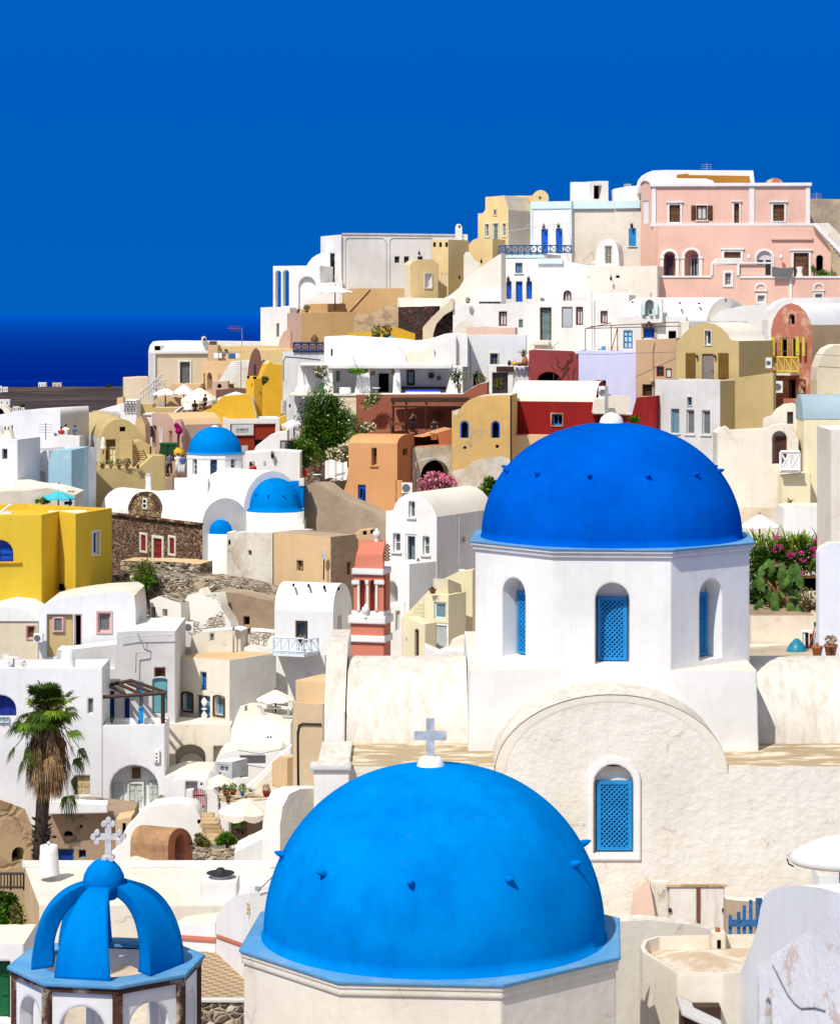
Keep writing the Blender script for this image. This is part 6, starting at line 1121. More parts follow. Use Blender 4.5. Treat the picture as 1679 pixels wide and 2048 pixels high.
# tavern terrace
T = hse('terracotta_terrace','terracotta retaining wall of the white terrace house','wall',PL(712,124.4,980,124),[(712,789),(925,788),(940,778),(958,768),(975,764)],880,L=2.0,wall=terra,roof=white,to=None,lwall=sand,deep=1,wobble=0)
hse('tavern_floor','low terracotta tavern terrace behind the orange roof','terrace',PL(735,122.2),[(735,864),(903,858)],900,L=2.1,wall=terra,roof=terra,deep=1)
T = thing('tavern_pergola','dark brown timber tavern pergola against the terracotta wall','pergola',P(860,862,122.5)); m = MB(); zq = Z(800,122.6); m.box(((X(781,122.6)+X(938,122.6))/2,123.1,zq),(X(938,122.6)-X(781,122.6),1.5,.20)); m.build('roof',dbrown,T); m = MB(); m.bar(P(783,812,122.4),P(936,812,122.4),.12); m.build('beam',brown,T)
for x in (786,812,852): m = MB(); m.bar(P(x,864,122.4),P(x,803,122.4),.09); m.build('post',dbrown,T)
T = thing('wooden_bench','heavy brown wooden bench and table under the tavern pergola','bench',P(795,862,122.2)); m = MB(); m.box(P(794,848,122),(.75,.3,.12)); m.build('seat',brown,T); [MB() for _ in ()]
for dx in (-12,12): m = MB(); m.box(P(794+dx,857,122),(.07,.3,.3)); m.build('leg',dbrown,T)
person(825,868,122.0,1.65,'photographer in black raising a camera under the tavern pergola',jet,jet,jet,.3,'stand',hold=True); person(868,872,122.1,1.6,'dark seated guest right of the photographer',jet,jet,jet,0,'sit')
box(thing('picture','dark square board hanging on the terracotta wall under the pergola','picture',P(878,836,123.9)),PL(0,124.0),870,824,886,838,-.1,.15,'board',brown)
# white terrace house
T = hse('white_terrace_house','white house with twin round vault fronts above a shaded veranda','house',PL(646,128.6),[(648,674),(690,672),(760,676),(800,678),(830,682),(850,681),(870,676),(890,669),(905,667),(935,669)],734,L=3.4,wall=white,roof=white,deep=0,wobble=0,holes=[o('v',662,698,665,712,d=.1)])
m = MB(); pl = PL(646,128.45); pslab(m,pl,[pl.uv(*a) for a in arc(720,814,734,681,16)],-.1,.12); m.build('vault_front',whitec,T); m = MB(); pslab(m,pl,[pl.uv(*a) for a in [(866,733),(870,710),(880,690),(895,678),(912,672),(912,733)]],-.1,.14); m.build('vault_front',white,T)
m = MB(); pslab(m,pl,[pl.uv(*a) for a in [(812,733),(812,706),(826,703),(845,704),(868,698),(870,733)]],-.1,.02); m.build('recess',palec,T)
m = MB(); zc = Z(730,126.6); m.box(((X(598,126)+X(903,126))/2,127.3,zc),(X(903,126)-X(598,126),2.6,.05)); m.build('veranda_roof',creamr,T); m = MB(); m.box(((X(655,126)+X(903,126))/2,126.0,zc-.08),(X(903,126)-X(655,126),.1,.17)); m.build('fascia',white,T)
vb = PL(600,128.3); m = MB(); wallface(m,vb,[vb.uv(600,795),vb.uv(905,795),vb.uv(905,725),vb.uv(600,725)],[o('v',757,747,777,788,d=.4)]); m.build('veranda_wall',whitec,T); opening(T,vb,dict(o('v',757,747,777,788,d=.35),r=0))
zf_ = Z(789,124.4); m = MB(); m.box(((X(560,126)+X(1000,126))/2,126.5,zf_-.05),(X(1000,126)-X(600,126),4.1,.08)); m.build('veranda_floor',creamr,T)
for x0,x1,k in ((595,607,1),(648,664,0),(786,799,0),(716,738,2)):
    m = MB(); Yp = 126.1 if k != 1 else 126.6; t = x1-x0
    v = [P(x0-(8 if k == 2 else 1),790,Yp),P(x1+3,790,Yp),P(x1,733,Yp),P(x0+1,733,Yp)]; w_ = [a+Vector((0,.45,0)) for a in v]; m.add(v+w_,[(0,1,2,3),(4,5,6,7),(0,1,5,4),(1,2,6,5),(2,3,7,6),(3,0,4,7)]); m.build('pillar',white,T)
m = MB(); v = [P(890,790,126.1),P(925,790,126.1),P(925,733,126.1),P(905,733,126.1)]; w_ = [a+Vector((0,1.9,0)) for a in v]; m.add(v+w_,[(0,1,2,3),(4,5,6,7),(0,1,5,4),(1,2,6,5),(2,3,7,6),(3,0,4,7)]); m.build('end_wall',white,T)
T = thing('wall_mirror','tall ornate dark framed mirror on the veranda wall','mirror',P(821,773,128.2)); box(T,vb,813,740,829,770,.02,.06,'frame',dbrown); box(T,vb,816,744,826,766,.06,.08,'glass',pane)
for x,y,r_,lb,nm in ((862,751,7,'round dark lantern on the veranda wall right of the mirror','wall_lantern'),(877,756,5,'small oval dark framed mirror, rightmost on the veranda wall','oval_mirror')):
    T = thing(nm,lb,'wall decoration',P(x,y+r_,128.2)); m = MB(); m.tube([P(x,y,128.25),P(x,y,128.1)],r_*128/F*.9,14); f_ = m.build('frame',dbrown,T)
    if nm == 'oval_mirror': m = MB(); m.tube([P(x,y,128.1),P(x,y,128.05)],r_*128/F*.55,14); m.build('glass',pane,T)
T = thing('teal_shutter','narrow teal shutter on the left veranda wall','shutter',P(675,763,128.2)); box(T,vb,672,742,679,763,.0,.08,'board',tealg)
T = thing('veranda_bench','long bench with bright blue cushions on the veranda','bench',P(846,789,125.6)); m = MB(); m.box(P(846,786,125.6),(1.75,.5,.14)); m.build('seat',white,T)
for x in (829,863): m = MB(); m.box(P(x,781.5,125.6),(.82,.45,.10)); m.build('cushion',vblue,T)
T = thing('sunbed_bench','dark cushioned bench along the back of the veranda','bench',P(840,780,127.8)); m = MB(); m.box(P(842,776,127.9),(2.5,.4,.14)); m.build('cushion',dbrown,T)
table(752,788,125.5,.42,'small white veranda table left of the dark doorway',h=.32); table(690,788,125.4,.5,'white table on the left part of the veranda',cloth,h=.32); T = thing('white_chair','white moulded chair at the left end of the veranda','chair',P(614,786,126)); m = MB(); m.lathe(P(614,786,126),[(.1,0),(.17,.16),(.18,.3),(.1,.42),(.001,.44)],12); m.build('shell',white,T)
T = thing('lean_pole','grey wooden pole leaning against the veranda roof','pole',P(725,790,125.8)); m = MB(); m.tube([P(727,790,125.4),P(706,712,125.9)],.035,6); m.build('pole',lgrey,T)
clump('veranda_vine','green vine hanging under the veranda roof beside the leaning pole',712,742,125.6,28,11,.4,520,.13,lf_green,6,5,cat='vine',trunk=False,mat2=lf_dark); clump('hanging_plant','dry brown hanging plant beside the veranda doorway',746,748,125.7,8,12,.25,130,.1,lf_dryd,3,4,cat='plant',trunk=False); clump('hanging_plant','small dry hanging plant on the pillar right of the doorway',786,746,125.6,7,10,.25,110,.1,lf_dryd,3,9,cat='plant',trunk=False)
for x,y,rx,ry,lb in ((918,755,20,30,'olive bush in a pot at the right end of the veranda'),(958,765,16,24,'olive bush between the white posts right of the veranda'),(998,762,18,20,'sparse olive plant in the shade of the dark lintel')): clump('olive_bush',lb,x,y,125.2,rx,ry,.5,380,.13,lf_olive,6,int(x),cat='bush',base=792,mat2=lf_dark)
T = thing('blossom_branch','branch with white flowers in front of the left veranda','plant',P(636,756,126)); m = MB(); leaves(m,P(640,745,126),(.4,.3,.3),160,.14,random.Random(3)); m.build('foliage',lf_dark,T,merge=False,fix=False); m = MB(); leaves(m,P(638,742,125.9),(.38,.3,.26),50,.12,random.Random(4),aspect=1.2); m.build('flowers',fl_cream,T,merge=False,fix=False)
clump('climbing_tree','big flowering green climber covering the wall left of the terracotta terrace',655,852,122.5,70,82,1.2,16000,.13,lf_green,28,11,fl_cream,260,.12,'tree',base=945,mat2=lf_dark)
clump('lower_climber','dark green lower mass of the climber beside the white stairs',605,905,121.5,44,38,.9,4200,.13,lf_dark,12,12,fl_cream,60,.1,'shrub',base=950,mat2=lf_green)
clump('flowering_creeper','cream and pink flowering creeper above the draped white cloth',690,905,120.6,42,28,.7,2200,.12,lf_green,9,13,fl_cream,1000,.13,'flowering shrub',base=940,mat2=lf_dark); clump('flowering_creeper','creeper tumbling over the terracotta wall',738,800,123.6,26,20,.3,600,.12,lf_green,6,14,fl_cream,120,.1,'flowering shrub',trunk=False); clump('rose_creeper','pink tinged creeper at the foot of the terracotta wall',738,862,122.8,28,20,.4,700,.12,lf_olive,6,15,fl_cream,300,.11,'flowering shrub',trunk=False)
T = thing('draped_cloth','white cloth with dark lettering draped beside the orange house','cloth',P(672,955,119.8)); m = MB(); pl = PL(0,119.8); n = 10
for i in range(n):
    for j in range(5):
        f_ = lambda a,b: pl.pp(650+44*a/n,922+36*b/5-3*math.sin(a*.6),.12*math.sin(a*1.9)+.03*b); m.quad(f_(i,j),f_(i+1,j),f_(i+1,j+1),f_(i,j+1),True)
m.build('fabric',cloth,T); m = MB()
for i in range(6): m.bar(pl.pp(672+i*3.2,952-i*.8,.35),pl.pp(674+i*3.2,947-i*.8,.35),.03)
m.build('lettering',jet,T)
person(611,965,118.5,1.5,'guest in a red top sitting by the climber',redfab,jet,dbrown,0,'sit'); table(634,963,117.6,.42,'small white cafe table next to the guest in red',h=.34); T = thing('stone_figure','small pale stone figure on the wall by the blue half dome','ornament',P(598,975,111.5)); m = MB(); m.lathe(P(598,976,111),[(.15,0),(.17,.15),(.09,.3),(.12,.38),(.001,.46)],10); m.build('stone',palec,T)
# navy balcony house
T = hse('grey_white_house','grey white house with a navy railing on its roof and blue shutter','house',PL(564,131,650,130.4),[(565,703),(650,702)],860,L=2.5,wall=greyw,roof=white,deep=1,holes=[o('d',562,801,571,828,c=broyal,d=.1,m=(1,1))]); railing(T,PL(564,130.9,650,130.3),587,648,686,704,4,navy,'scroll',w=.07)
m = MB(); pl = PL(564,131,650,130.4); m.tube([pl.pp(567,760,.03),pl.pp(567,722,.03),pl.pp(571,713,.03),pl.pp(600,715,.03),pl.pp(640,719,.03)],.018,5); m.build('moulding',greyd,T)
T = thing('rattan_chair','round rattan chair on the roof behind the navy railing','chair',P(629,686,133)); m = MB(); m.lathe(P(629,688,133),[(.1,0),(.2,.15),(.2,.3),(.05,.5),(.001,.52)],12,math.pi*.9,math.pi*2.1); m.build('shell',brown,T); m = MB(); m.box(P(629,685,133),(.3,.25,.1)); m.build('seat',straw,T)
hse('shadow_block','grey white block with a round vent beside the white stairs','house',PL(572,129),[(572,792),(592,791)],850,L=1,wall=greyw,roof=white,deep=1,holes=[o('vent',578,809,581,815,d=.05)])
hse('white_stair_wall','bluish white stair wall dropping beside the climber','wall',PL(588,127.4),[(588,800),(590,775),(596,772),(602,785),(626,788)],920,L=1.2,wall=whitec,roof=white,deep=1,wobble=0)
hse('stone_cliff_wall','rough brown stone slope between the white stairs and the climber','wall',PL(596,124.5),[(596,880),(604,850),(620,815),(640,812)],930,L=1,wall=lava,roof=lava,deep=1,wobble=0)
umbrella(588,838,875,50,126,'round white fringed parasol below the blue shutter',wcanvas,hpx=11,scal=True,drop=.12)
# red signboard restaurant
T = thing('red_restaurant','white framed restaurant wall in dark red with a white shop sign','restaurant',P(520,900,127.5)); rp_ = PL(455,127.5,560,128.0)
ext(T,rp_,[(455,838),(560,836)],910,L=2.5,wall=white,roof=greyw,par=(.1,.08),deep=1,holes=[o('niche',461,848,551,905,d=.12)])
m = MB(); pl = PL(455,127.6,560,128.1); pbox(m,pl,pl.uv(459,1)[0],Z(907,127.6),pl.uv(553,1)[0],Z(846,127.6),-.06,-.015); m.build('red_wall',plaster('brick_red_paint',(.26,.03,.012),None,bump=.1),T); box(T,pl,509,879,530,893,0,.02,'dark_window',black); box(T,pl,483,891,495,906,0,.15,'meter_box',lgrey)
T = thing('shop_sign','white sign with thin dark lettering on the dark red wall','sign',P(484,872,127.5)); box(T,pl,463,849,507,871,.03,.09,'board',greyw)
def text(T,pl,px,py,s,hpx,d,mat,name='lettering',wide=1.0):
    cu = bpy.data.curves.new(name,'FONT'); cu.body = s; cu.align_x = 'CENTER'; cu.align_y = 'CENTER'; cu.extrude = .004; cu.size = 1
    o_ = bpy.data.objects.new(name,cu); sc.collection.objects.link(o_); dg = bpy.context.evaluated_depsgraph_get(); me = bpy.data.meshes.new_from_object(o_.evaluated_get(dg)); bpy.data.objects.remove(o_); org = ORG[T.name]
    k = hpx*pl.A.y/F/.72; n = pl.n; u0,z0 = pl.uv(px,py)
    for v in me.vertices: v.co = pl.at(u0+v.co.x*k*wide,z0+v.co.y*k,d+v.co.z)-org
    me.materials.clear(); me.materials.append(mat); ob = bpy.data.objects.new(name,me); sc.collection.objects.link(ob); ob.parent = T; ORG[ob.name] = org
text(T,pl,484,859,'OHBAIO',4.6,.10,jet,wide=1.05); text(T,pl,484,863.6,'RESTAURANT',1.5,.10,navy,'small_lettering',1.9)
for i,x in enumerate((536,548)): T = thing('menu_board',('left white folded board on the red restaurant roof','right white folded board on the red restaurant roof')[i],'board',P(x,842,128.8)); m = MB(); v = [P(x-5,841,128.4),P(x+5,841,128.4),P(x+6,834,129.0),P(x-4,834,129.0)]; m.add(v+[a+Vector((0,.03,.03)) for a in v],[(0,1,2,3),(4,5,6,7),(0,1,5,4),(1,2,6,5),(2,3,7,6),(3,0,4,7)]); m.build('board',wwood,T)
hse('curving_white_stairs','white curving stair wall in front of the red restaurant','wall',PL(505,124),[(506,905),(512,892),(525,882),(538,872),(552,866),(566,864),(575,860)],945,L=1.4,wall=white,roof=white,deep=1,wobble=0)
hse('white_alley_house','white low house with a dark doorway and a tiny wall plaque right of the drum','house',PL(490,118),[(490,906),(560,902),(600,905)],970,L=2,wall=white,roof=white,deep=1,holes=[o('v',499,924,509,948,d=.3)]); person(506,968,117.6,1.6,'person with a cap and red top in the dark doorway',redfab,redfab,straw,0); box(thing('plaque','tiny grey wall plaque right of the dark doorway','plaque',P(529,930,118)),PL(0,118),527,922,531,930,.0,.03,'plate',lgrey)
T = thing('balcony_railing','black iron railing with potted flowers left of the climber','railing',P(572,903,121)); railing(T,PL(0,121),561,590,882,903,3,metal,'bars'); clump('red_flowers','dark pink flowers behind the black iron railing',580,884,121.4,9,9,.25,120,.1,lf_olive,3,3,fl_pink,60,.09,'flowering plant',trunk=False)
pot(545,917,117.8,8,9,'dark hanging pot on the white alley wall',dbrown,'bush',lf_dryd,psize=6,seed=2)
# white wall right of veranda
T = hse('white_middle_house','plain white wall with one dark framed window and two cables, right of the veranda','house',PL(905,130.4,1052,130.2),[(905,673),(940,671),(1052,670)],800,L=3,wall=whitec,roof=creamr,deep=1,holes=[o('w',980,707,995,729,c=glass,f=greyd,d=.15,m=(1,1),sur=palec,sw=.06),o('v',946,748,955,772,d=.2)])
m = MB(); pl = PL(905,130.4,1052,130.2); m.tube([pl.pp(935,675,.03),pl.pp(934,740,.03)],.015,5); m.tube([pl.pp(940,690,.03),pl.pp(941,760,.03)],.015,5); m.build('cable',greyd,T)
T = hse('white_porch','white porch block with a dark lintel beam and shaded doorway','house',PL(974,127.4),[(976,730),(1032,729)],800,L=1.5,wall=white,roof=white,deep=1,holes=[o('v',984,745,1023,800,d=.7,c=greyd)]); box(T,PL(0,127.3),992,733,1027,743,0,.12,'lintel',dbrown); box(T,PL(0,127.3),1015,743,1026,800,-.1,.0,'side_pier',white)
hse('grey_side_wall','small grey wall and white shelf holding clay jars','wall',PL(1031,126.6),[(1031,734),(1062,733)],790,L=1.2,wall=greyw,roof=white,deep=1)
for i,(x,y,w,h,mt,lb) in enumerate(((1018,731,8,10,dbrown,'dark clay jar, leftmost on the white shelf'),(1028,731,13,8,gold,'orange clay jar lying on the white shelf'),(1039,732,12,7,brown,'brown round jar on the white shelf'),(1049,732,13,19,terrac,'tall dark jar next to the red cave house'))): T = thing('clay_jar',lb,'jar',P(x,y,126.3),'clay jars on the white shelf'); k = 126/F; m = MB(); m.lathe(P(x,y,126.3),[(.001,0),(w*.3*k,0),(w*.5*k,h*.4*k),(w*.42*k,h*.75*k),(w*.25*k,h*.85*k),(w*.33*k,h*k),(.001,h*.9*k)],12); m.build('jar',mt,T)
pot(1046,714,127,10,6,'agave with bright green leaves above the clay jars',terrac,'agave',lf_green,psize=19,seed=4)
T = hse('red_cave_house','madder red cave house with dry vines and a low dark arch','house',PL(1057,126.4,1156,126.0),[(1057,701),(1065,699),(1145,702),(1152,708),(1155,720)],800,L=2,wall=mred,roof=white,deep=1,wobble=0,holes=[o('v',1074,744,1120,775,arch=.75,d=.6)])
m = MB(); pl = PL(1057,126.4,1156,126.0); rg = random.Random(5)
for i in range(9):
    a = (rg.uniform(1090,1150),rg.uniform(700,740)); p_ = [pl.pp(*a,.04)]
    for j in range(4): a = (a[0]+rg.uniform(-9,9),a[1]+rg.uniform(3,14)); p_.append(pl.pp(*a,.04))
    m.tube(p_,.018,4)
m.build('vine',brown,T)
T = hse('lilac_house','plain pale lilac cube house behind the lantern of the deep blue dome','house',PL(1155,125.0,1273,124.6),[(1156,701),(1273,703)],840,L=3,wall=lilac,roof=white,par=(.1,.1),deep=1,holes=[o('v',1191,761,1211,776,d=.2)])
# stone walls and pale yellow houses, upper middle
hse('dark_stone_wall','dark volcanic stone wall under the pale yellow house','wall',PL(796,141,868,140),[(796,614),(868,612)],680,L=1.5,wall=darkst,roof=palec,deep=1); hse('dark_stone_corner','dark stone corner filling behind the slanting cream wall','wall',PL(868,139),[(868,652),(880,635),(906,620)],690,L=1,wall=darkst,roof=palec,deep=1,wobble=0)
hse('slanting_cream_wall','cream stair wall slanting between the two dark stone walls','wall',PL(844,138.4),[(845,655),(862,636),(880,618),(905,598),(906,618),(888,630),(872,648),(866,668)],672,L=.6,wall=cream,roof=palec,deep=.3,wobble=0,smooth=False)
hse('cream_base_wall','long pale cream base wall above the dark stone','wall',PL(794,141.4,905,140.4),[(795,595),(866,596),(900,597)],618,L=1.5,wall=palec,roof=palec,deep=.2)
crk = plaster('cracked_yellow_plaster',(.58,.42,.24),(.30,.22,.15),.8,1.6,.5,.62,bump=.7)
hse('cracked_wall','cracked yellowish ruin wall with a sloping top beside the tan terrace','wall',PL(706,142),[(708,628),(745,626),(762,616),(785,608),(797,603),(800,640)],690,L=1,wall=crk,roof=pyel,deep=1,wobble=0)
hse('gold_band_wall','low golden wall behind the green flower pots','wall',PL(695,137),[(696,666),(745,664),(772,655),(800,657),(830,668)],690,L=1,wall=gold,roof=gold,deep=.5,wobble=0)
pot(752,680,132.5,18,11,'green pot with a bare flowering plant, left of the pair',green,'bush',lf_olive,psize=18,seed=5); pot(773,679,132.3,18,10,'green pot with a reddish plant, right of the pair',green,'bush',lf_dryd,psize=20,seed=6); T = thing('turquoise_pot','little turquoise pot next to the two green pots','pot',P(782,681,132)); m = MB(); m.lathe(P(781,681,132),[(.001,0),(.08,0),(.11,.22),(.001,.2)],10); m.build('pot',turq,T)
T = hse('pale_yellow_house','pale yellow house with one curtained window and rounded roof','house',PL(820,142.6,878,143.6),[(820,529),(826,522),(840,519),(866,519),(876,528)],600,L=2,to=808,wall=pyel,lwall=cream,roof=pyel,deep=.5,wobble=0,holes=[o('w',849,547,863,576,c=greyw,f=wwood,d=.1,m=(0,0),sur=palec,sw=.05)])
T = hse('yellow_tower_house','tall pale yellow tower with three small chimney vents on top','house',PL(862,145,896,144.4),[(862,481),(896,479)],600,to=937,wall=pyel,rwall=pyel,roof=pyel,deep=.5,holes=[o('vent',866,485,871,494,d=.05,n='chimney_vent'),o('vent',878,485,883,494,d=.05,n='chimney_vent'),o('vent',890,485,895,494,d=.05,n='chimney_vent'),o('w',882,546,885,576,c=palec,d=.05,m=(0,0)),o('w',891,546,894,570,c=palec,d=.05,m=(0,0))])
hse('white_edge_buttress','white curved buttress piece right of the yellow tower','wall',PL(926,142.6),[(927,510),(932,503),(940,505),(948,520),(960,527)],620,L=1.2,wall=palec,roof=white,deep=.5,wobble=0)
hse('yellow_back_house','yellow rear wall with small lamp, left of the blue trimmed house','house',PL(935,147.5,990,146.8),[(935,490),(945,480),(955,476),(985,478)],600,L=2,wall=pyel,roof=pyel,deep=.5,wobble=0)
hse('sweeping_white_stairs','cream to white stair wall sweeping down below the yellow tower','wall',PL(866,141.6,1002,140.2),[(868,606),(900,590),(918,575),(932,552),(945,545),(978,522),(1002,506)],620,L=.8,wall=palec,roof=white,deep=.3,wobble=0)
hse('white_stair_band','white band of stairs running up to the blue shuttered house','wall',PL(940,140.0),[(942,592),(956,590),(1002,571)],615,L=.7,wall=white,roof=white,deep=.3,wobble=0)
# white house on the skyline, left
T,lp,rp = house('long_white_house','long white house on the skyline with rounded panel mouldings and small black windows','house',PL(683,150.8,935,153.6),[(683,469),(935,470)],600,to=641,wall=white,lwall=white,roof=white,deep=1.5,wobble=.2,
 holes=[o('w',789,513,799,526,c=black,f=greyd,d=.15),o('w',808,513,818,526,c=black,f=greyd,d=.15),o('w',835,513,845,523,c=black,f=greyd,d=.15)],lh=[o('d',652,507,657,551,c=tealg,d=.15,m=(1,1)),o('d',659,507,669,550,c=tealg,d=.15,m=(1,1))])
m = MB(); pl = PL(683,150.8,935,153.6); pbox(m,pl,pl.uv(684,1)[0],Z(472,153),pl.uv(934,1)[0],Z(468,153),0,.04)
for a,b_ in ((690,772),(779,868)): m.tube([pl.pp(a,574,.02),pl.pp(a,480,.02),pl.pp(a+5,476,.02),pl.pp(b_-7,476,.02),pl.pp(b_,484,.02),pl.pp(b_,574,.02)],.02,4)
m.tube([pl.pp(682,470,.08),pl.pp(682,560,.08),pl.pp(686,570,.08)],.035,5); m.build('moulding',greyw,T)
T = thing('skyline_chimney','white rounded chimney on the long skyline house','chimney',P(917,470,153)); m = MB(); pl = PL(0,152.4); pslab(m,pl,[pl.uv(*a) for a in [(910,485),(924,485),(924,455),(921,449),(917,447.5),(912,449),(910,455)]],-.5,0); m.build('shaft',white,T); box(T,pl,916,451,920,455,0,.02,'vent',black); box(T,PL(0,152.4),927,469,935,490,-.5,0,'block',white)
T = hse('quarter_vault_house','white quarter vault leaning against the long skyline house','house',PL(610,151.8),[(612,535),(616,526),(624,516),(634,509),(645,505),(660,503)],600,L=2,wall=white,roof=white,deep=.5,wobble=0); railing(T,PL(0,151.0),628,650,543,561,2,metal,'scroll',w=.05)
T = thing('loggia','white two storey loggia with tall slender arches on the left skyline','loggia',P(590,620,151)); pl = PL(546,151.2,640,150.6); hs = [o('niche',551,541,562,614,arch=True,d=.5),o('niche',566,540,578,612,arch=True,d=.5)]
m = MB(); out = [pl.uv(546,625),pl.uv(640,625),pl.uv(640,531),pl.uv(546,532)]; polys = [hole_poly(pl,h) for h in hs]; m.tess([out]+polys,lambda u,z: pl.at(u,z)); m.tess([out]+polys,lambda u,z: pl.at(u,z,-.55))
for pz in polys+[out]:
    for i in range(len(pz)): a,b_ = pz[i],pz[(i+1) % len(pz)]; m.quad(pl.at(*a),pl.at(*b_),pl.at(*b_,-.55),pl.at(*a,-.55))
m.build('arcade',white,T)
T = hse('arched_porch_house','white porch with a wide round arch and dark glass door beside the loggia','house',PL(580,150.9,640,150.2),[(582,533),(640,532)],625,L=2,wall=white,roof=white,deep=.5,holes=[o('niche',597,553,631,620,arch=True,d=.5)]); opening(T,PL(580,151.4,640,150.7),o('w',609,566,629,612,c=black,f=dbl,d=-.06,m=(1,0)))
hse('white_arch_base','white base wall under the loggia with one narrow barred window','wall',PL(521,150.4,578,149.8),[(521,615),(540,614),(580,615)],720,L=1.5,wall=white,roof=white,deep=.5,holes=[o('w',553,647,558,674,c=greyd,f=greyw,d=.1)])
hse('white_porch_ramp','white ramp wall rising beside the round arched porch','wall',PL(598,148.8),[(600,618),(610,604),(628,592),(642,588),(680,588),(681,620)],640,L=.6,wall=white,roof=white,deep=.3,wobble=0); hse('white_cube','small white cube below the iron balcony railing','house',PL(630,149.9),[(631,566),(685,564)],600,L=1,wall=white,roof=white,deep=.2)
T = hse('tan_back_wall','tall tan wall with a light diagonal handrail strip behind the lilac parasol','wall',PL(676,150,812,149),[(676,577),(812,577)],700,L=1,wall=tan,roof=tan,deep=.5); m = MB(); pl = PL(676,150,812,149); m.bar(pl.pp(697,625,.05),pl.pp(740,578,.05),.08); m.build('handrail',sand,T)
T = hse('tan_low_wall','low tan terrace parapet curved at the left behind the parasol','wall',PL(600,148.2),[(600,625),(612,612),(622,608),(690,607),(692,625)],640,L=.5,wall=tan,roof=tan,deep=.3,wobble=0)
T,_,_ = house('tan_terrace_block','big tan terrace block with a greyer left face below the lilac parasol','house',PL(602,145.2,712,146.4),[(602,626),(712,624)],715,to=574,wall=tan,lwall=rpink,roof=tan,deep=1)
umbrella(670,571,622,72,147,'pale lilac parasol on a dark pole over the big tan terrace',wcanvas,hpx=13)
pot(596,626,146.2,8,4,'agave at the left corner of the big tan terrace',terrac,'agave',lf_olive,psize=13,seed=3); pot(613,625,146.0,8,4,'second leafy pot on the tan terrace edge',terrac,'bush',lf_olive,psize=12,seed=6)
hse('pink_round_wall','dusty pink rounded wall end below the white base wall','wall',PL(555,143.8),[(555,695),(560,678),(567,664),(575,659),(582,662)],700,L=.8,wall=rpink,roof=rpink,deep=.5,wobble=0)
# church with small dome lantern, and the pink wall
hse('cream_small_dome','small cream domed niche with a pointed tip','dome',PL(908,136.6),[(908,660),(914,650),(922,643),(932,640),(935,632),(938,640),(946,646),(952,658)],670,L=.6,wall=creamr,roof=creamr,deep=.3,wobble=0); hse('pinkish_wall','low pinkish white wall in front of the cream dome','wall',PL(931,135.2,1030,134.8),[(932,653),(990,654),(1030,655)],680,L=1,wall=ppink,roof=white,deep=.5)
T = hse('red_door_white_house','white house row with a tall brown framed green door and maroon framed windows','house',PL(905,138.6,1188,137),[(905,609),(1018,607),(1020,604),(1188,600)],715,L=3,wall=white,roof=white,deep=1,wobble=0,smooth=False,
 holes=[o('w',997,623,1013,652,c=greyw,f=mbrown,fw=.08,d=.2),o('w',1037,639,1045,655,c=tealg,f=tealg,d=.05,m=(0,0)),o('d',1079,615,1102,680,c=tealg,f=brown,fw=.10,d=.25,m=(2,4)),o('w',1123,614,1144,655,c=lgrey,f=brown,fw=.03,d=.06,m=(0,0)),o('w',1151,614,1165,650,c=greyw,f=mbrown,fw=.07,d=.2)])
box(T,PL(905,138.5,1188,136.9),1066,684,1100,690,0,.5,'step',creamr); box(T,PL(905,138.5,1188,136.9),1071,680,1100,684,0,.3,'step',creamr)
T = thing('satellite_dish','thin bent grey antenna with a white disc above the red cave house','aerial',P(1100,700,134)); m = MB(); m.tube([P(1102,700,134),P(1106,694,134),P(1116,684,134)],.02,5); m.tube([P(1106,694,134),P(1110,699,134)],.02,5); m.build('arm',gmetal,T); m = MB(); m.lathe(P(1099,694,134),[(.001,0),(.1,.01),(.14,.05)],12); m.build('dish',white,T)
for x,lb in ((935,'dark leafy pot on the white roof left of the dark railing'),(1084,'small dark pot on the roof edge above the green door')): pot(x,607,138,8,3,lb,dbrown,'bush',lf_dark,psize=9,seed=int(x))
T = thing('roof_railing','low dark roof railing left of the blue shutters','railing',P(980,607,138.4)); railing(T,PL(0,138.4),958,1000,604,608,2,metal,'plain',w=.04)
# ---------------------------------------------------------------- upper right: blue trimmed house, pink mansion, right hand houses
T = hse('blue_shutter_house','white house with pale blue trim, blue shutters and roof balcony railing','house',PL(1002,143,1090,142.4),[(1003,507),(1090,507)],620,to=1180,wall=white,roof=white,deep=.5,
 holes=[o('w',1030,526,1044,546,c=pane,f=dbl,d=.15,m=(1,0),sill=white),o('s',1012,563,1022,598,c=broyal,d=.2,m=(1,1),lamp=.2),o('d',1031,563,1044,604,c=broyal,d=.2,m=(1,1)),o('s',1052,563,1063,598,c=broyal,d=.2,m=(1,1),lamp=.2)])
pl = PL(1002,143,1090,142.4); box(T,pl,1003,507,1090,516,0,.04,'trim',skybl); box(T,pl,1003,516,1007,600,0,.035,'trim',skybl); railing(T,PL(1002,142.9,1090,142.3),997,1086,491,507,7,dbl,'x',w=.05); railing(T,PL(1090,142.3,1150,143),1086,1142,491,506,4,dbl,'x',name='railing_run',w=.05)
T = hse('white_block_house','white block with plain walls, arched maroon window and lower wing','house',PL(1076,141,1180,140.6),[(1076,524),(1128,522),(1180,532)],640,L=2,wall=white,roof=creamr,deep=.5,holes=[o('w',1126,581,1142,606,c=greyw,f=mbrown,fw=.08,d=.2,arch=1.0)]); box(T,PL(1076,140.9,1180,140.5),1074,517,1125,528,0,.04,'trim',skybl)
T = hse('low_white_wall_house','long low cream white wall under the pink mansion left corner','house',PL(1178,139.6,1314,138.8),[(1178,533),(1314,532)],640,L=3,wall=palec,roof=creamr,deep=.5,holes=[o('vent',1231,551,1238,556,d=.05)])
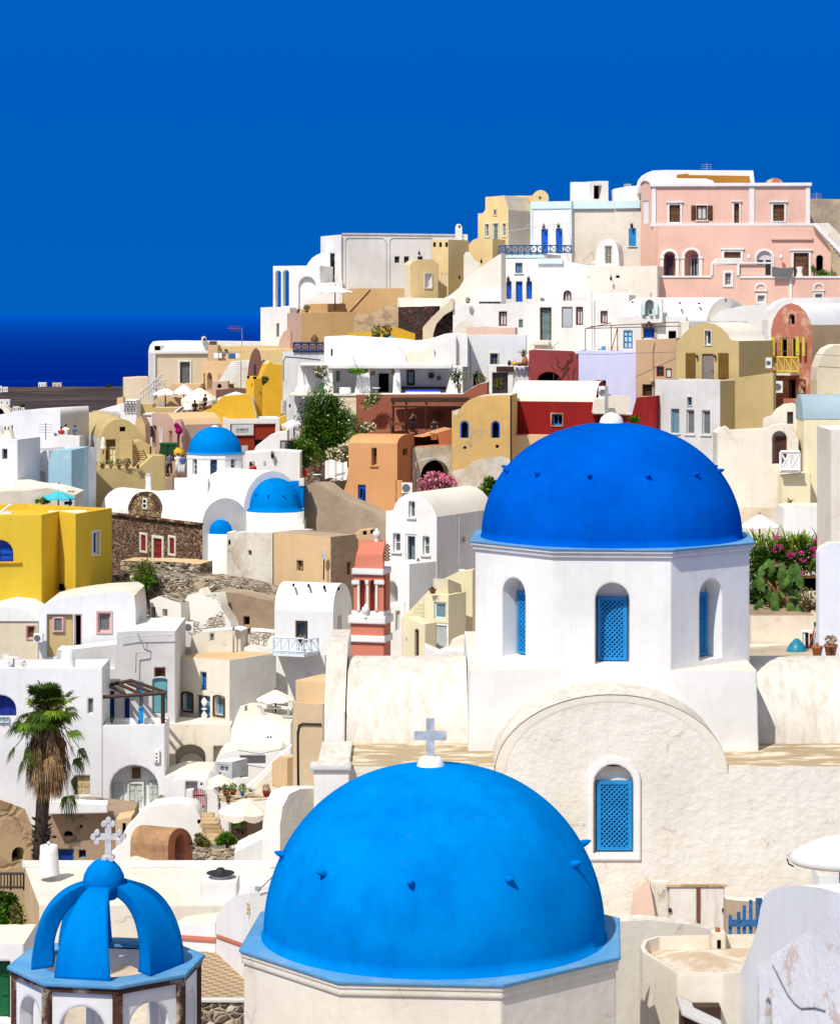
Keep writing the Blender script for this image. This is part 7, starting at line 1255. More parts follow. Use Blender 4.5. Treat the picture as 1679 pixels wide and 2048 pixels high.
T = hse('maroon_window_house','white wall with one maroon framed window above the steel pergola','house',PL(1172,137.2,1260,136.6),[(1172,585),(1250,584),(1258,590)],700,L=2,wall=white,roof=white,deep=1,holes=[o('w',1200,622,1214,647,c=greyw,f=mbrown,fw=.07,d=.2)])
T = hse('small_arch_house','small white rounded house with a four pane shuttered window','house',PL(1170,141.6,1236,141.2),[(1176,528),(1190,520),(1192,500),(1196,488),(1206,479),(1216,477),(1226,480),(1233,490),(1236,505),(1237,530)],545,L=2,wall=white,roof=white,deep=.3,wobble=0,holes=[o('w',1209,492,1223,528,c=greyd,f=palec,d=.1,m=(1,1))])
T = hse('yellow_skyline_house','pale yellow skyline house with stepped gable and grey green windows','house',PL(955,150,1015,149),[(955,427),(966,426),(970,418),(970,394),(1008,391),(1010,400),(1016,420),(1016,426)],500,to=1064,L=3,wall=pyel,rwall=palec,roof=palec,deep=.5,wobble=0,smooth=False,
 holes=[o('w',970,448,977,473,c=tealg,f=wwood,d=.1,m=(0,1),sur=palec,sw=.07),o('d',985,447,996,481,c=tealg,f=wwood,d=.1,m=(1,2),sur=palec,sw=.06),o('w',1005,447,1011,472,c=tealg,f=wwood,d=.1,m=(0,2),sur=palec,sw=.07),o('w',988,419,992,430,c=glass,f=palec,d=.1,m=(0,0),sur=palec,sw=.05)])
hse('yellow_long_roof','long cream cornice wall behind the blue trimmed house','house',PL(1008,152),[(1008,391),(1066,391)],500,L=2,wall=pyel,roof=white,deep=.3); T = hse('yellow_round_gable','small yellow rounded gable with a tiny arched window on the skyline','gable',PL(1060,151),arc(1064,1097,398,380,10),410,L=1.5,wall=pyel,roof=pyel,deep=.3,holes=[o('w',1077,392,1082,399,c=glass,f=palec,d=.05,arch=True,m=(0,0))])
T,lp,rp = house('blue_trim_house','tall cream house with a pale blue cornice band and dark blue doors','house',PL(1059,147.5,1143,146.6),[(1060,404),(1143,402)],540,L=2.5,wall=white,roof=creamr,deep=.5,wobble=.2,holes=[o('d',1082,458,1095,507,c=broyal,d=.12,m=(1,1),lamp=.22),o('d',1111,457,1124,507,c=broyal,d=.12,m=(1,1),lamp=.22)])
pl = PL(1059,147.5,1143,146.6); box(T,pl,1060,403,1143,418,0,.05,'trim',skybl); box(T,pl,1060,418,1065,500,0,.04,'trim',skybl); box(T,pl,1139,418,1143,500,0,.04,'trim',skybl)
T = hse('front_turned_side_wall','plain cream wall with pale blue cornice between the blue doors and blue shutter','house',PL(1143,146.9,1230,146.6),[(1143.5,402),(1230,402)],540,L=2.5,wall=palec,roof=creamr,deep=.5,wobble=.2); box(T,PL(1143,146.8,1230,146.5),1144,403,1229,418,0,.05,'trim',skybl)  # side of blue_trim_house, turned to face front so it catches more sun
T = hse('cream_corner_house','cream wall with one bright blue shutter beside the pink mansion','house',PL(1226,146.0,1284,145.4),[(1228,402),(1284,401)],540,L=3,wall=palec,roof=creamr,deep=.5,holes=[o('s',1257,457,1271,492,c=bwood,d=.06,m=(1,1),lamp=.22,sill=palec)]); box(T,PL(1226,145.9,1284,145.3),1228,402,1280,417,0,.05,'trim',skybl)
T = hse('stair_head_cube','small white rooftop cube with a dark doorway on the skyline','house',PL(1178,148,1216,148.6),[(1178,363),(1216,362)],410,to=1141,L=1.6,wall=white,lwall=white,roof=white,deep=.2,holes=[o('v',1187,371,1203,398,d=.4)]); box(T,PL(1141,148.6),1141,364,1180,402,-1,.0,'side_cube',white)
hse('white_roof_block','low white roof block with a tiny air unit left of the pink mansion','house',PL(1226,148),[(1226,378),(1250,373),(1280,371)],410,L=1.5,wall=white,roof=white,deep=.2,wobble=0); T = thing('roof_unit','small grey box on the low white roof block','box',P(1254,372,148.5)); m = MB(); m.box(P(1254,370,148.6),(.42,.3,.14)); m.build('casing',gmetal,T)
T = thing('balcony_awning_frame','thin white awning frame of rods over the roof balcony','frame',P(1080,500,144)); m = MB()
for a in range(6): m.bar(P(1045+a*15,461,143.2),P(1028+a*15+30,447,146.8),.02)
m.bar(P(1016,462,143),P(1144,444,143.4),.022); m.bar(P(1016,462,143),P(1016,506,143),.022); m.build('rods',white,T)
T = thing('clothes_dryer','wire clothes dryer and stick in front of the small arched house','rack',P(1172,525,140)); m = MB(); m.bar(P(1163,523,140),P(1184,503,140),.04); m.bar(P(1184,503,140),P(1187,520,140),.03); m.bar(P(1173,528,140),P(1190,528,140),.05); m.bar(P(1180,505,140),P(1189,500,140),.03); m.build('rods',straw,T)
# pink mansion
T = thing('pink_mansion','large pink mansion with white cornices, arched loggia and brown shutters','mansion',P(1450,600,141)); up = PL(1296,143.0,1622,142.4); pz = []
lp,rp = ext(T,up,[(1302,372),(1440,374),(1618,369)],560,L=4,to=None,vec=(-.0,1,0),wall=pink,roof=white,deep=1,wobble=0,smooth=False,
 holes=[o('s',1338,410,1359,444,c=brown,d=.12,m=(1,3),sur=white,sw=.13,cap=1),o('w',1392,411,1413,440,c=greyw,f=brown,fw=.09,d=.1,m=(1,0),sur=white,sw=.05,sill=white,shut=brown),o('s',1467,407,1477,446,c=brown,d=.2,m=(1,3),sur=white,sw=.10,cap=1),o('s',1545,409,1567,442,c=brown,d=.12,m=(2,4),sur=white,sw=.13,cap=1,sill=white)])
box(T,up,1299,366,1622,373,-.2,.14,'cornice',white)
for x0,x1 in ((1302,1311),(1497,1508),(1610,1619)): box(T,up,x0,373,x1,447,0,.05,'pilaster',white)
lo = PL(1300,142.9,1640,142.2); box(T,up,1300,447,1628,453,0,.12,'string_course',white)
# left rounded wing
T2_ = T; wp = PL(1281,144.6,1303,143.0); m = MB(); A = arc(1281,1303,375,362,8); wallface(m,wp,[wp.uv(1281,560),wp.uv(1303,560)]+[wp.uv(*a) for a in reversed(A)],[o('niche',1285,402,1296,448,d=.06)]); m.build('side_wall',pink,T); box(T,wp,1285,402,1296,448,-.05,-.03,'blind_window',white)
m = MB()
for a,b_ in zip(A,A[1:]): a,b_ = wp.uv(*a),wp.uv(*b_); m.quad(wp.at(a[0],a[1],.08),wp.at(b_[0],b_[1],.08),wp.at(b_[0],b_[1]+.12,.08),wp.at(a[0],a[1]+.12,.08)); m.quad(wp.at(a[0],a[1]+.12,.08),wp.at(b_[0],b_[1]+.12,.08),wp.at(b_[0],b_[1]+.12,-2),wp.at(a[0],a[1]+.12,-2))
m.build('side_vault',white,T)
hse('white_roof_vault','long white vault and cream roof edge on top of the pink mansion','roof',PL(1280,145.5),[(1280,372),(1284,355),(1292,346),(1304,341),(1330,340),(1505,341),(1508,366)],380,L=3,wall=white,roof=white,deep=.1,wobble=0); hse('brown_roof_wall','brown painted roof parapet with clay chimneys on the pink mansion','wall',PL(1352,145.0),[(1354,349),(1375,347),(1376,350),(1498,352)],372,L=.4,wall=plaster('caramel_plaster',(.38,.17,.03),None),roof=sand,deep=.1,wobble=0,smooth=False)
hse('white_front_vault','shallow white barrel in front of the brown roof parapet','roof',PL(1300,143.8),[(1304,370),(1310,358),(1330,356),(1410,357),(1424,361),(1430,369)],374,L=1,wall=white,roof=white,deep=.1,wobble=0)
hse('small_red_dome','small reddish rounded roof behind the right end of the pink mansion','roof',PL(1530,146),arc(1532,1565,368,356,8),375,L=1,wall=rosew,roof=rosew,deep=.1); antenna(1412,342,326,146,'aerial on top of the pink mansion',1); antenna(1632,398,385,147,'aerial on the cream house at the far right skyline',1)
# lower storey
lw = PL(1300,142.2,1650,141.6); m = MB(); hs = [o('niche',1326,503,1350,570,arch=True,d=.7),o('niche',1368,500,1396,570,arch=True,d=.7),o('w',1447,504,1480,516,c=brown,f=brown,d=.1,m=(2,0),sur=white,sw=.14,cap=1),o('d',1512,502,1543,552,c=greyw,f=white,d=.12,arch=True,m=(2,1),sur=white,sw=.13,f2=metal),o('d',1586,506,1616,552,c=brown,f=dbrown,d=.12,m=(2,3),sur=white,sw=.14,cap=1),o('v',1631,510,1645,545,arch=True,d=.4)]
wallface(m,lw,[lw.uv(1316,590),lw.uv(1660,590),lw.uv(1660,500),lw.uv(1628,453),lw.uv(1316,452)],hs); m.build('lower_wall',pink,T)
for h in hs: opening(T,lw,h)
m = MB(); 
for h in hs[:2]: ring(m,lw,hole_poly(lw,h),.15,-.01,.06,False)
m.build('arch_moulding',white,T)
for a,b_ in ((1320,1326),(1350,1357),(1362,1368),(1396,1404)): box(T,lw,a,518,b_,556,0,.07,'column',white); box(T,lw,a-1,513,b_+1,518,0,.10,'capital',white)
opening(T,PL(1300,142.8,1650,142.2),o('w',1330,512,1345,556,c=glass,f=mbrown,fw=.07,d=-.06)); opening(T,PL(1300,142.8,1650,142.2),o('w',1380,514,1394,556,c=glass,f=greyw,d=-.06)); box(T,lw,1541,474,1624,480,0,.12,'moulding',pink)
m = MB(); pl = owall((X(1280,144.5),144.5),(X(1316,142.2),142.2)); wallface(m,pl,[(0,Z(620,144)),(pl.len,Z(620,144)),(pl.len,Z(452,143)),(0,Z(452,143))],[]); m.build('angled_wall',pink,T)
for x in (1497,1561): Tl = thing('wall_lantern',('white wall lantern left of the iron arched door','white wall lantern right of the iron arched door')[x > 1500],'lamp',P(x,520,141.5)); m = MB(); m.lathe(P(x,520,141.4),[(.001,0),(.08,.04),(.11,.22),(.04,.32),(.001,.34)],8); m.build('lamp',white,Tl)
T = thing('mansion_terrace','pink terrace wall of the mansion with white coping, barred window and blind arches','wall',P(1490,610,139.5)); tw = PL(1312,139.8,1700,139.4); hs = [o('w',1449,546,1461,570,c=greyd,f=white,d=.15,m=(1,2),sur=white,sw=.13),o('w',1514,591,1528,604,c=greyd,f=white,d=.12,m=(2,1),sur=white,sw=.12),o('w',1629,588,1643,600,c=greyd,f=white,d=.12,m=(2,1),sur=white,sw=.1)]
m = MB(); oo = [(1312,640),(1700,640),(1700,556),(1478,556),(1475,528),(1424,530),(1422,555),(1312,555)]; wallface(m,tw,[tw.uv(*a) for a in oo],hs); m.build('wall',pink,T); [opening(T,tw,h) for h in hs]
m = MB(); zt_ = Z(555,139.8); pbox(m,tw,tw.uv(1312,1)[0],zt_-.02,tw.uv(1422,1)[0],zt_+.1,-.3,.05); pbox(m,tw,tw.uv(1478,1)[0],zt_-.05,tw.uv(1700,1)[0],zt_+.08,-.3,.05); pbox(m,tw,tw.uv(1420,1)[0],zt_+.10,tw.uv(1425,1)[0],Z(528,139.8),-.3,.05); pbox(m,tw,tw.uv(1420,1)[0],Z(528,139.8),tw.uv(1545,1)[0],Z(528,139.8)+.1,-.3,.05); pbox(m,tw,tw.uv(1472,1)[0],zt_+.09,tw.uv(1478,1)[0],Z(528.5,139.8),-.3,.05); pbox(m,tw,tw.uv(1577,1)[0],Z(640,139.8),tw.uv(1583,1)[0],zt_-.06,-.1,.06); m.build('coping',white,T)
m = MB(); pbox(m,tw,tw.uv(1479,1)[0],zt_+.09,tw.uv(1530,1)[0],Z(529,139.8),-.25,-.1); m.build('inner_wall',pink,T); m = MB(); m.quad(P(1312,556,139.8),P(1700,556,139.8),P(1700,556,139.8)+Vector((0,3,0)),P(1312,556,139.8)+Vector((0,3,0))); m.build('terrace_floor',ppink,T)
for x0,x1,y in ((1507,1533,580),(1624,1648,580)):
    m = MB(); hh = o('niche',x0+4,569,x1-4,y,arch=True,d=.05); ring(m,tw,hole_poly(tw,hh),.1,-.01,.06,False); pbox(m,tw,tw.uv(x0,1)[0],Z(y+3,139.8),tw.uv(x1,1)[0],Z(y,139.8),0,.08); m.build('blind_arch',white,T)
hse('white_hip_roof','white hipped roof piece on the mansion terrace corner','roof',PL(1426,140.6),[(1427,524),(1434,516),(1478,516),(1492,528)],532,L=1.2,wall=white,roof=white,deep=.1,wobble=0)
T = thing('grey_tarp','grey tarpaulin stretched over the mansion terrace parapet','tarp',P(1563,556,139.3)); m = MB(); pl = PL(0,139.2); pslab(m,pl,[pl.uv(1543,553),pl.uv(1583,554),pl.uv(1587,534),pl.uv(1565,537),pl.uv(1543,533)],-.02,.0); m.build('fabric',greyd,T)
T = thing('draped_table','small table draped in white cloth in front of the brown double door','table',P(1598,552,140.6)); m = MB(); m.lathe(P(1598,553,140.6),[(.2,0),(.13,.3),(.2,.5),(.2,.54),(.001,.55)],12); m.build('tablecloth',cloth,T)
clump('terrace_hedge','low green hedge and pots on the right end of the mansion terrace',1645,547,140,26,9,.4,500,.12,lf_dark,6,3,cat='hedge',mat2=lf_green,base=556); clump('wall_creeper','slim creeper climbing right of the brown double door',1626,535,141.2,7,18,.3,220,.11,lf_green,4,6,cat='plant',base=556)
T = thing('outside_stair','white outside stair falling to the right from the mansion terrace','stairs',P(1660,500,141.2)); m = MB(); pl = PL(1625,141.3,1690,141.0); pslab(m,pl,[pl.uv(*a) for a in [(1626,446),(1634,446),(1700,520),(1700,530),(1624,450)]],-.3,.05); m.build('stringer',white,T); m = MB(); pslab(m,pl,[pl.uv(*a) for a in [(1626,446),(1656,445),(1700,490),(1700,528),(1634,446)]],-.9,-.7); m.build('parapet',palec,T)
m = MB(); [m.box(P(1652+i*5,470+i*7,141.7),(.3,.5,.12)) for i in range(8)]; m.build('treads',greyw,T)
hse('cream_far_house','worn yellow and stone wall at the far right skyline','house',PL(1612,146),[(1614,398),(1700,399)],560,L=2,wall=plaster('stained_stone_wall',(.52,.42,.27),(.26,.23,.20),.8,.7,.45,.62,bump=.6),roof=pyel,deep=.5)
# white chapel with belfry
T = thing('barrel_chapel','white barrel vaulted chapel with four tiny vents and a small blue trimmed belfry','chapel',P(1350,690,134)); gp = PL(1436,134.0,1478,135.6)
ext(T,gp,[(1412,640),(1417,622),(1426,607),(1438,598),(1450,595),(1464,598),(1478,606),(1490,618)],700,vec=(-1,.12,0),L=4.6,wall=white,roof=white,deep=.5,wobble=0,holes=[o('v',1449,598,1453,604,d=.1)])
for x,y in ((1264,604),(1358,606),(1397,607)): m = MB(); m.box(P(x,y,133.0+(x-1264)*.002),(.09,.3,.09)); m.build('vent',black,T)
T = hse('chapel_belfry','little white belfry with pale blue pilasters, a green bell and a cross','belfry',PL(1280,132.4,1330,132.2),[(1280,606),(1283,598),(1322,597),(1324,604)],640,L=.8,wall=white,roof=white,deep=.2,wobble=0,holes=[o('v',1290,600,1306,632,arch=True,d=.3,c=greyw)])
for x in (1282,1308): box(T,PL(1280,132.3,1330,132.1),x,607,x+7,630,0,.05,'pilaster',skybl)
m = MB(); m.lathe(P(1300,626,132.2),[(.09,-.05),(.08,.1),(.04,.25),(.001,.28)],10); m.build('bell',green,T); m = MB(); m.bar(P(1301,597,132.6),P(1301,584,132.6),.04); m.bar(P(1297,589,132.6),P(1305,589,132.6),.04); m.build('cross',straw,T)
T = hse('bright_door_house','white wall with a bright blue door and a framed blue gateway','house',PL(1205,133,1330,132.6),[(1236,632),(1372,633)],715,L=1.4,wall=white,roof=white,deep=.5,holes=[o('d',1246,661,1264,697,c=bwood,f=bwood,d=.08,m=(2,3),f2=skybl),o('d',1286,650,1308,676,c=broyal,arch=1.0,d=.15,m=(1,3),sur=sand,sw=.12),o('v',1336,662,1351,684,d=.25)])
T = thing('hand_bell','dark bell hanging above the framed blue gateway','bell',P(1297,650,132)); m = MB(); m.lathe(P(1297,657,132),[(.26,0),(.2,.08),(.16,.25),(.06,.36),(.001,.38)],12); m.build('bell',jet,T)
T = thing('steel_pergola','thin rusty steel pergola frame on the lilac house roof','pergola',P(1200,703,127)); m = MB()
for a,b_ in (((1170,703),(1170,657)),((1234,703),(1234,655)),((1222,703),(1221,650)),((1170,657),(1360,652)),((1180,653),(1358,644)),((1170,657),(1222,646)),((1222,700),(1234,656))): m.bar(P(*a,127.5),P(*b_,127.5),.035)
m.build('frame',brown,T); T = thing('blue_chair','small blue chairs on the lilac house roof','chair',P(1203,702,126.8)); m = MB(); m.box(P(1201,699,126.8),(.28,.25,.06)); m.box(P(1206,696,127),(.22,.04,.2)); m.build('seat',bslab,T)
hse('white_canvas_roof','cream white pitched canvas like roof right of the barrel chapel','roof',PL(1418,133.0,1545,132.6),[(1420,640),(1440,622),(1480,612),(1536,607),(1545,640)],655,L=2,wall=white,roof=creamr,deep=.3,wobble=0); hse('grey_parapet','long bluish grey parapet behind the khaki vaulted house','wall',PL(1362,131.2),[(1376,643),(1494,642)],670,L=.3,wall=lgrey,roof=greyw,deep=.3); hse('cream_cube','small cream cube left of the khaki vault','house',PL(1360,130.6),[(1361,644),(1378,643)],680,L=1.5,wall=palec,roof=white,deep=.3)
# tan, khaki and white houses
T = hse('tan_narrow_house','tan narrow house with maroon framed window and small framed picture','house',PL(1271,123.4,1352,122.8),[(1271,680),(1310,679),(1352,676)],850,L=3,wall=plaster('warm_tan_plaster',(.54,.36,.22),None,bump=.15),roof=sand,deep=1,holes=[o('w',1312,733,1327,753,c=glass,f=mbrown,fw=.06,d=.08,m=(1,1)),o('w',1331,737,1342,755,c=greyw,f=mbrown,fw=.03,d=.03,m=(0,0)),o('v',1284,769,1303,792,d=.2,c=dbrown)])
m = MB(); pl = PL(1271,123.4,1352,122.8); m.tube([pl.pp(1306,790,.06),pl.pp(1305,700,.06),pl.pp(1308,684,.06)],.03,5); m.build('pipe',sand,T); m = MB(); m.lathe(pl.pp(1304,762,.15),[(.001,-.1),(.1,-.05),(.1,.1),(.001,.12)],10); m.build('wall_lamp',khaki,T)
T,lp,rp = house('khaki_vault_house','khaki vaulted house with brown shutters either side of a weathered grey door','house',PL(1352,121.6,1477,119.6),[(1350,683),(1358,678),(1366,668),(1378,656),(1392,648),(1410,645),(1428,648),(1442,656),(1454,668),(1460,680),(1477,682)],870,to=1545,wall=khaki,roof=creamr,deep=1,wobble=0,
 holes=[o('w',1409,661,1421,690,c=glass,f=wwood,fw=.06,d=.2,m=(0,0),sur=white,sw=.04),o('d',1403,708,1426,772,c=plaster('weathered_boards',(.22,.19,.18),(.12,.10,.10),.7,3,bevel=0,streak=True),d=.1,m=(1,1))])
pl = PL(1352,121.6,1477,119.6)
for a,b_ in ((1371,1390),(1436,1456)): s = MB(); u0 = pl.uv(a,1)[0]; u1 = pl.uv(b_,1)[0]; zz1 = pl.uv(a,706)[1]; zz0 = pl.uv(a,757)[1]; pbox(s,pl,u0,zz0,u1,zz1,.01,.05); [pbox(s,pl,u0+.03,zz0+(zz1-zz0)*(j+.2)/10,u1-.03,zz0+(zz1-zz0)*(j+.8)/10,.05,.065) for j in range(10)]; s.build('shutter',flat('olive_brown_wood',(.16,.09,.015)),T)
for x in (1395,1431): m = MB(); m.lathe(pl.pp(x,716,.12),[(.001,0),(.06,.04),(.07,.12),(.001,.16)],8); m.build('wall_lamp',metal,T)
m = MB(); m.tube([rp.pp(1451,855,.05),rp.pp(1450,787,.05)],.03,5); m.build('pipe',lyel,T)
T,lp,rp = house('white_three_window_house','white house front with three tall windows below the khaki vault','house',PL(1309,119.2,1439,117.2),[(1309,759),(1439,762)],960,L=2.2,wall=greyw,roof=pyel,rwall=khaki,par=(.22,.12),deep=1,wobble=0,
 holes=[o('w',1341,818,1357,866,c=pane,f=bslab,d=.15,m=(0,0),sill=white),o('w',1372,820,1387,868,c=greyd,f=lgrey,d=.15,m=(0,0),sill=white),o('w',1403,821,1419,869,c=greyd,f=lgrey,d=.15,m=(0,0),sill=white),o('w',1374,794,1383,811,c=glass,f=bslab,d=.12,m=(0,0),sur=white,sw=.03)])
T = hse('khaki_side_wall','tall khaki wall filling right of the three window house','house',PL(1440,118.6,1546,117.9),[(1440,760),(1546,745)],900,L=.8,wall=khaki,roof=khaki,deep=.5,wobble=0)
# worn rose house
T,lp,rp = house('worn_rose_house','worn rose facade with round top, yellow shuttered balcony doors and air conditioner','house',PL(1541,124,1620,122.6),[(1541,660),(1545,640),(1555,622),(1568,610),(1582,606),(1597,611),(1610,624),(1618,640),(1622,650)],860,to=1720,wall=rosew,rwall=sand,roof=white,deep=1,wobble=0,
 holes=[o('w',1576,628,1588,650,c=black,f=rosew,d=.2,arch=1.0,m=(0,0)),o('v',1560,676,1574,716,d=.3,f=ywood),o('v',1582,676,1594,716,d=.3,f=ywood),o('v',1576,758,1590,796,d=.3,f=mbrown),o('v',1604,774,1608,783,d=.1)])
pl = PL(1541,123.9,1620,122.5)
for a,b_ in ((1545,1552),(1594,1601),(1607,1612)): s = MB(); pslab(s,pl,[(pl.uv(a,1)[0],pl.uv(a,711)[1]),(pl.uv(b_,1)[0],pl.uv(b_,711)[1]),(pl.uv(b_,1)[0],pl.uv(b_,674)[1]),(pl.uv(a,1)[0],pl.uv(a,674)[1])],.12,.2); s.build('shutter',ywood,T)
m = MB(); bpz = pl.uv(1560,750)[1]; pbox(m,pl,pl.uv(1540,1)[0]-.1,bpz,pl.uv(1596,1)[0],bpz+.12,-.1,.8); m.build('balcony_floor',palec,T)
pb = PL(1541,123.0,1620,121.6); railing(T,pb,1540,1596,715,745,4,ywood,'x',w=.07); acunit(1544,762,1562,785,122.7,'air conditioner under the yellow balcony'); acunit(1529,715,1540,736,121.0,'dark faced air conditioner left of the yellow balcony')
hse('white_vault_right','white barrel roofs behind the worn rose facade at the right edge','house',PL(1552,128.5),[(1534,640),(1540,620),(1555,604),(1575,596),(1720,594)],680,L=2,wall=white,roof=white,deep=.3,wobble=0)
T = hse('beige_arch_house','plain beige rounded house cut by the right edge below the sand wall','house',PL(1632,119.8),[(1632,760),(1634,735),(1642,712),(1652,698),(1668,690),(1720,688)],860,L=2,wall=cream,roof=palec,deep=1,wobble=0); box(T,PL(0,119.7),1648,784,1662,790,0,.05,'sill',pyel)
T = thing('blue_roof_house','pale yellow house with a faded grey blue vault at the right edge','house',P(1640,1030,111)); hp_ = PL(1606,112,1720,112)
ext(T,hp_,[(1606,836),(1720,841)],1060,L=2.5,wall=lyel,roof=lyel,deep=1); m = MB(); zc = Z(836,112); 
for i in range(12):
    a,b_ = math.pi*i/12,math.pi*(i+1)/12; q = lambda x,t: Vector((x,113.2-1.22*math.cos(t),zc-.05+1.08*math.sin(t))); xa_ = X(1604,112); m.quad(q(xa_,a),q(X(1740,112),a),q(X(1740,112),b_),q(xa_,b_),True)
m.add([Vector((X(1604,112),113.2-1.22*math.cos(math.pi*i/12),zc-.05+1.08*math.sin(math.pi*i/12))) for i in range(13)],[tuple(range(13))]); m.build('vault',greybl,T)
T,lp,rp = house('arched_door_house','cream white house with an arched dark doorway and a rounded gable above','house',PL(1432,112.8,1600,112.2),[(1434,862),(1440,856),(1447,854),(1456,862),(1530,858),(1541,852),(1560,848),(1578,854),(1590,868),(1596,880)],1060,L=1.5,wall=palec,roof=creamr,deep=1,wobble=0,holes=[o('v',1543,862,1572,928,arch=True,d=.45,c=palec)])
opening(T,PL(1432,113.2,1600,112.6),o('d',1549,874,1571,928,c=dbrown,f=mbrown,d=-.06,m=(2,2)))
hse('round_gable_house','white round gable with a square barred window above the arched doorway','house',PL(1524,114.4,1606,114),[(1524,846),(1526,836),(1540,832),(1550,818),(1562,810),(1578,808),(1592,813),(1606,826)],900,L=1.5,wall=palec,roof=creamr,deep=.5,wobble=0,holes=[o('w',1573,824,1585,848,c=glass,f=brown,d=.12,m=(1,1))])
hse('cream_lower_house','plain pale yellow wall with a drain pipe below the white fretwork balcony','house',PL(1560,110.8),[(1562,950),(1620,946)],1100,L=1.2,wall=lyel,roof=lyel,deep=.5)
T = thing('white_balcony','white wooden balcony with crossed panels beside the arched doorway','balcony',P(1577,945,110.4)); railing(T,PL(0,110.4),1560,1598,904,942,2,wwood,'x',w=.10); m = MB(); m.box(P(1580,944,110.8),(.95,.8,.06)); m.build('floor',white,T)
hse('grey_white_corner','tall grey white corner between the three window house and arched door house','house',PL(1430,113.6),[(1432,866),(1447,856),(1458,868)],1060,L=1.5,wall=greyw,roof=white,deep=.5,wobble=0)
# garden at the right
hse('right_terrace_house','low white terrace house behind the flowering cactus garden','house',PL(1560,103.5),[(1566,1016),(1580,1012),(1700,1014)],1120,L=2,wall=white,roof=palec,deep=1,wobble=0); umbrella(1518,1028,1080,80,104,'white canopy peak just right of the deep blue dome',wcanvas,n=4,hpx=24)
pot(1577,1013,105.5,12,5,'spiky agave pot on the low white terrace roof',terrac,'agave',lf_olive,psize=24,seed=5)
T = hse('right_edge_house','tall cream and bluish white house corner at the right edge of the garden','house',PL(1660,88),[(1660,860),(1760,860)],1150,L=3,wall=palec,roof=white,deep=0); hse('right_edge_wall','bluish white wall at the right edge behind the terracotta pots','house',PL(1643,85.5),[(1636,1106),(1640,1096),(1660,1086),(1760,1086)],1330,L=.6,wall=lilw,roof=palec,deep=0,wobble=0)
T = thing('flowering_cactus_garden','dense thicket of green spiky leaves with magenta flowers right of the big drum','plants',P(1575,1220,95)); m = MB(); rg = random.Random(12)
for i in range(330): b_ = P(rg.uniform(1508,1648),rg.uniform(1080,1150),96+rg.uniform(-1,1)); agave(m,b_,3,rg.uniform(.5,1.25),.085,rg,(.3,1.5),.35)
m.build('spiky_leaves',lf_yel,T,merge=False,fix=False); m = MB()
for i in range(14): leaves(m,P(rg.uniform(1512,1648),rg.uniform(1085,1175),96.6+rg.uniform(-.4,.4)),(.55,.5,.5),260,.13,rg)
for i in range(26): leaves(m,P(rg.uniform(1500,1588),rg.uniform(1110,1220),95.0+rg.uniform(-.2,.3)),(.42,.3,.4),420,.13,rg)  # dark leaf mass added behind the pads as shade in the gaps
m.build('foliage',lf_dark,T,merge=False,fix=False)
for x,y,n_ in ((1552,1128,70),(1563,1134,60),(1632,1082,60),(1628,1098,60),(1577,1111,40),(1598,1105,25),(1601,1148,24),(1550,1075,20),(1560,1094,24),(1605,1118,20),(1548,1100,20),(1590,1135,20),(1627,1108,40)): m = MB(); leaves(m,P(x,y,94.6),(.19,.2,.11),n_//2+4,.10,rg,shell=.3,aspect=1.2); m.build('flower_cluster',fl_mag,T,merge=False,fix=False)
T = thing('prickly_pear','prickly pear cactus with big oval pads next to the big drum','cactus',P(1540,1228,94)); m = MB()
def pad(m,c,r,an,ti,rg):
    u = Vector((math.cos(an),math.sin(an)*.3,0)); v = Vector((math.sin(ti)*math.cos(an+1.5),math.sin(ti)*.3,math.cos(ti))).normalized(); w = u.cross(v).normalized(); n = 12; C = Vector(c)
    pts = [C+u*r*.62*math.cos(2*math.pi*i/n)+v*r*math.sin(2*math.pi*i/n) for i in range(n)]; f_ = C+w*.022; b_ = C-w*.022
    m.add(pts+[f_,b_],[(i,(i+1) % n,n) for i in range(n)]+[((i+1) % n,i,n+1) for i in range(n)])
for i in range(52):
    x = rg.uniform(1508,1600); y = rg.uniform(1105,1222) if x < 1560 else rg.uniform(1135,1222)
    m = MB(); pad(m,P(x,y,93.6+rg.uniform(-.8,.5)),rg.uniform(.13,.30),rg.uniform(-1.2,1.2),rg.uniform(-1.4,1.4),rg); m.build('pad',lf_cac,T,merge=False)
for x,y in ((1580,1217),(1598,1221),(1562,1147),(1583,1142),(1598,1162),(1520,1168),(1548,1212)): m = MB(); pad(m,P(x,y,92.8),.28,rg.uniform(-.4,.4),rg.uniform(-.8,.8),rg); m.build('pad',lf_cac,T,merge=False)
m = MB(); [m.tube([P(rg.uniform(1510,1590),1226,93.8),P(rg.uniform(1510,1590),rg.uniform(1150,1190),94)],.07,6) for _ in range(9)]; m.build('stem',brown,T)
T = thing('dried_seed_shrub','dry brown shrub with round seed heads beside the bluish wall','shrub',P(1618,1222,92.6)); m = MB(); m2 = MB()
for i in range(60): a = P(1618+rg.uniform(-4,4),1222,92.5); b_ = P(1618+rg.uniform(-24,26),rg.uniform(1175,1215),92.5+rg.uniform(-.4,.4)); m.tube([a,b_],.012,4); m2.lathe(b_-Vector((0,0,.04)),[(.001,0),(.045,.03),(.045,.07),(.001,.1)],6)
m.build('stem',lf_dryd,T); m2.build('seed_heads',lf_olive,T)
bed = plaster('bed_wall',(.74,.66,.54),(.52,.36,.22),.6,1.2,.52,.7,bump=.4)
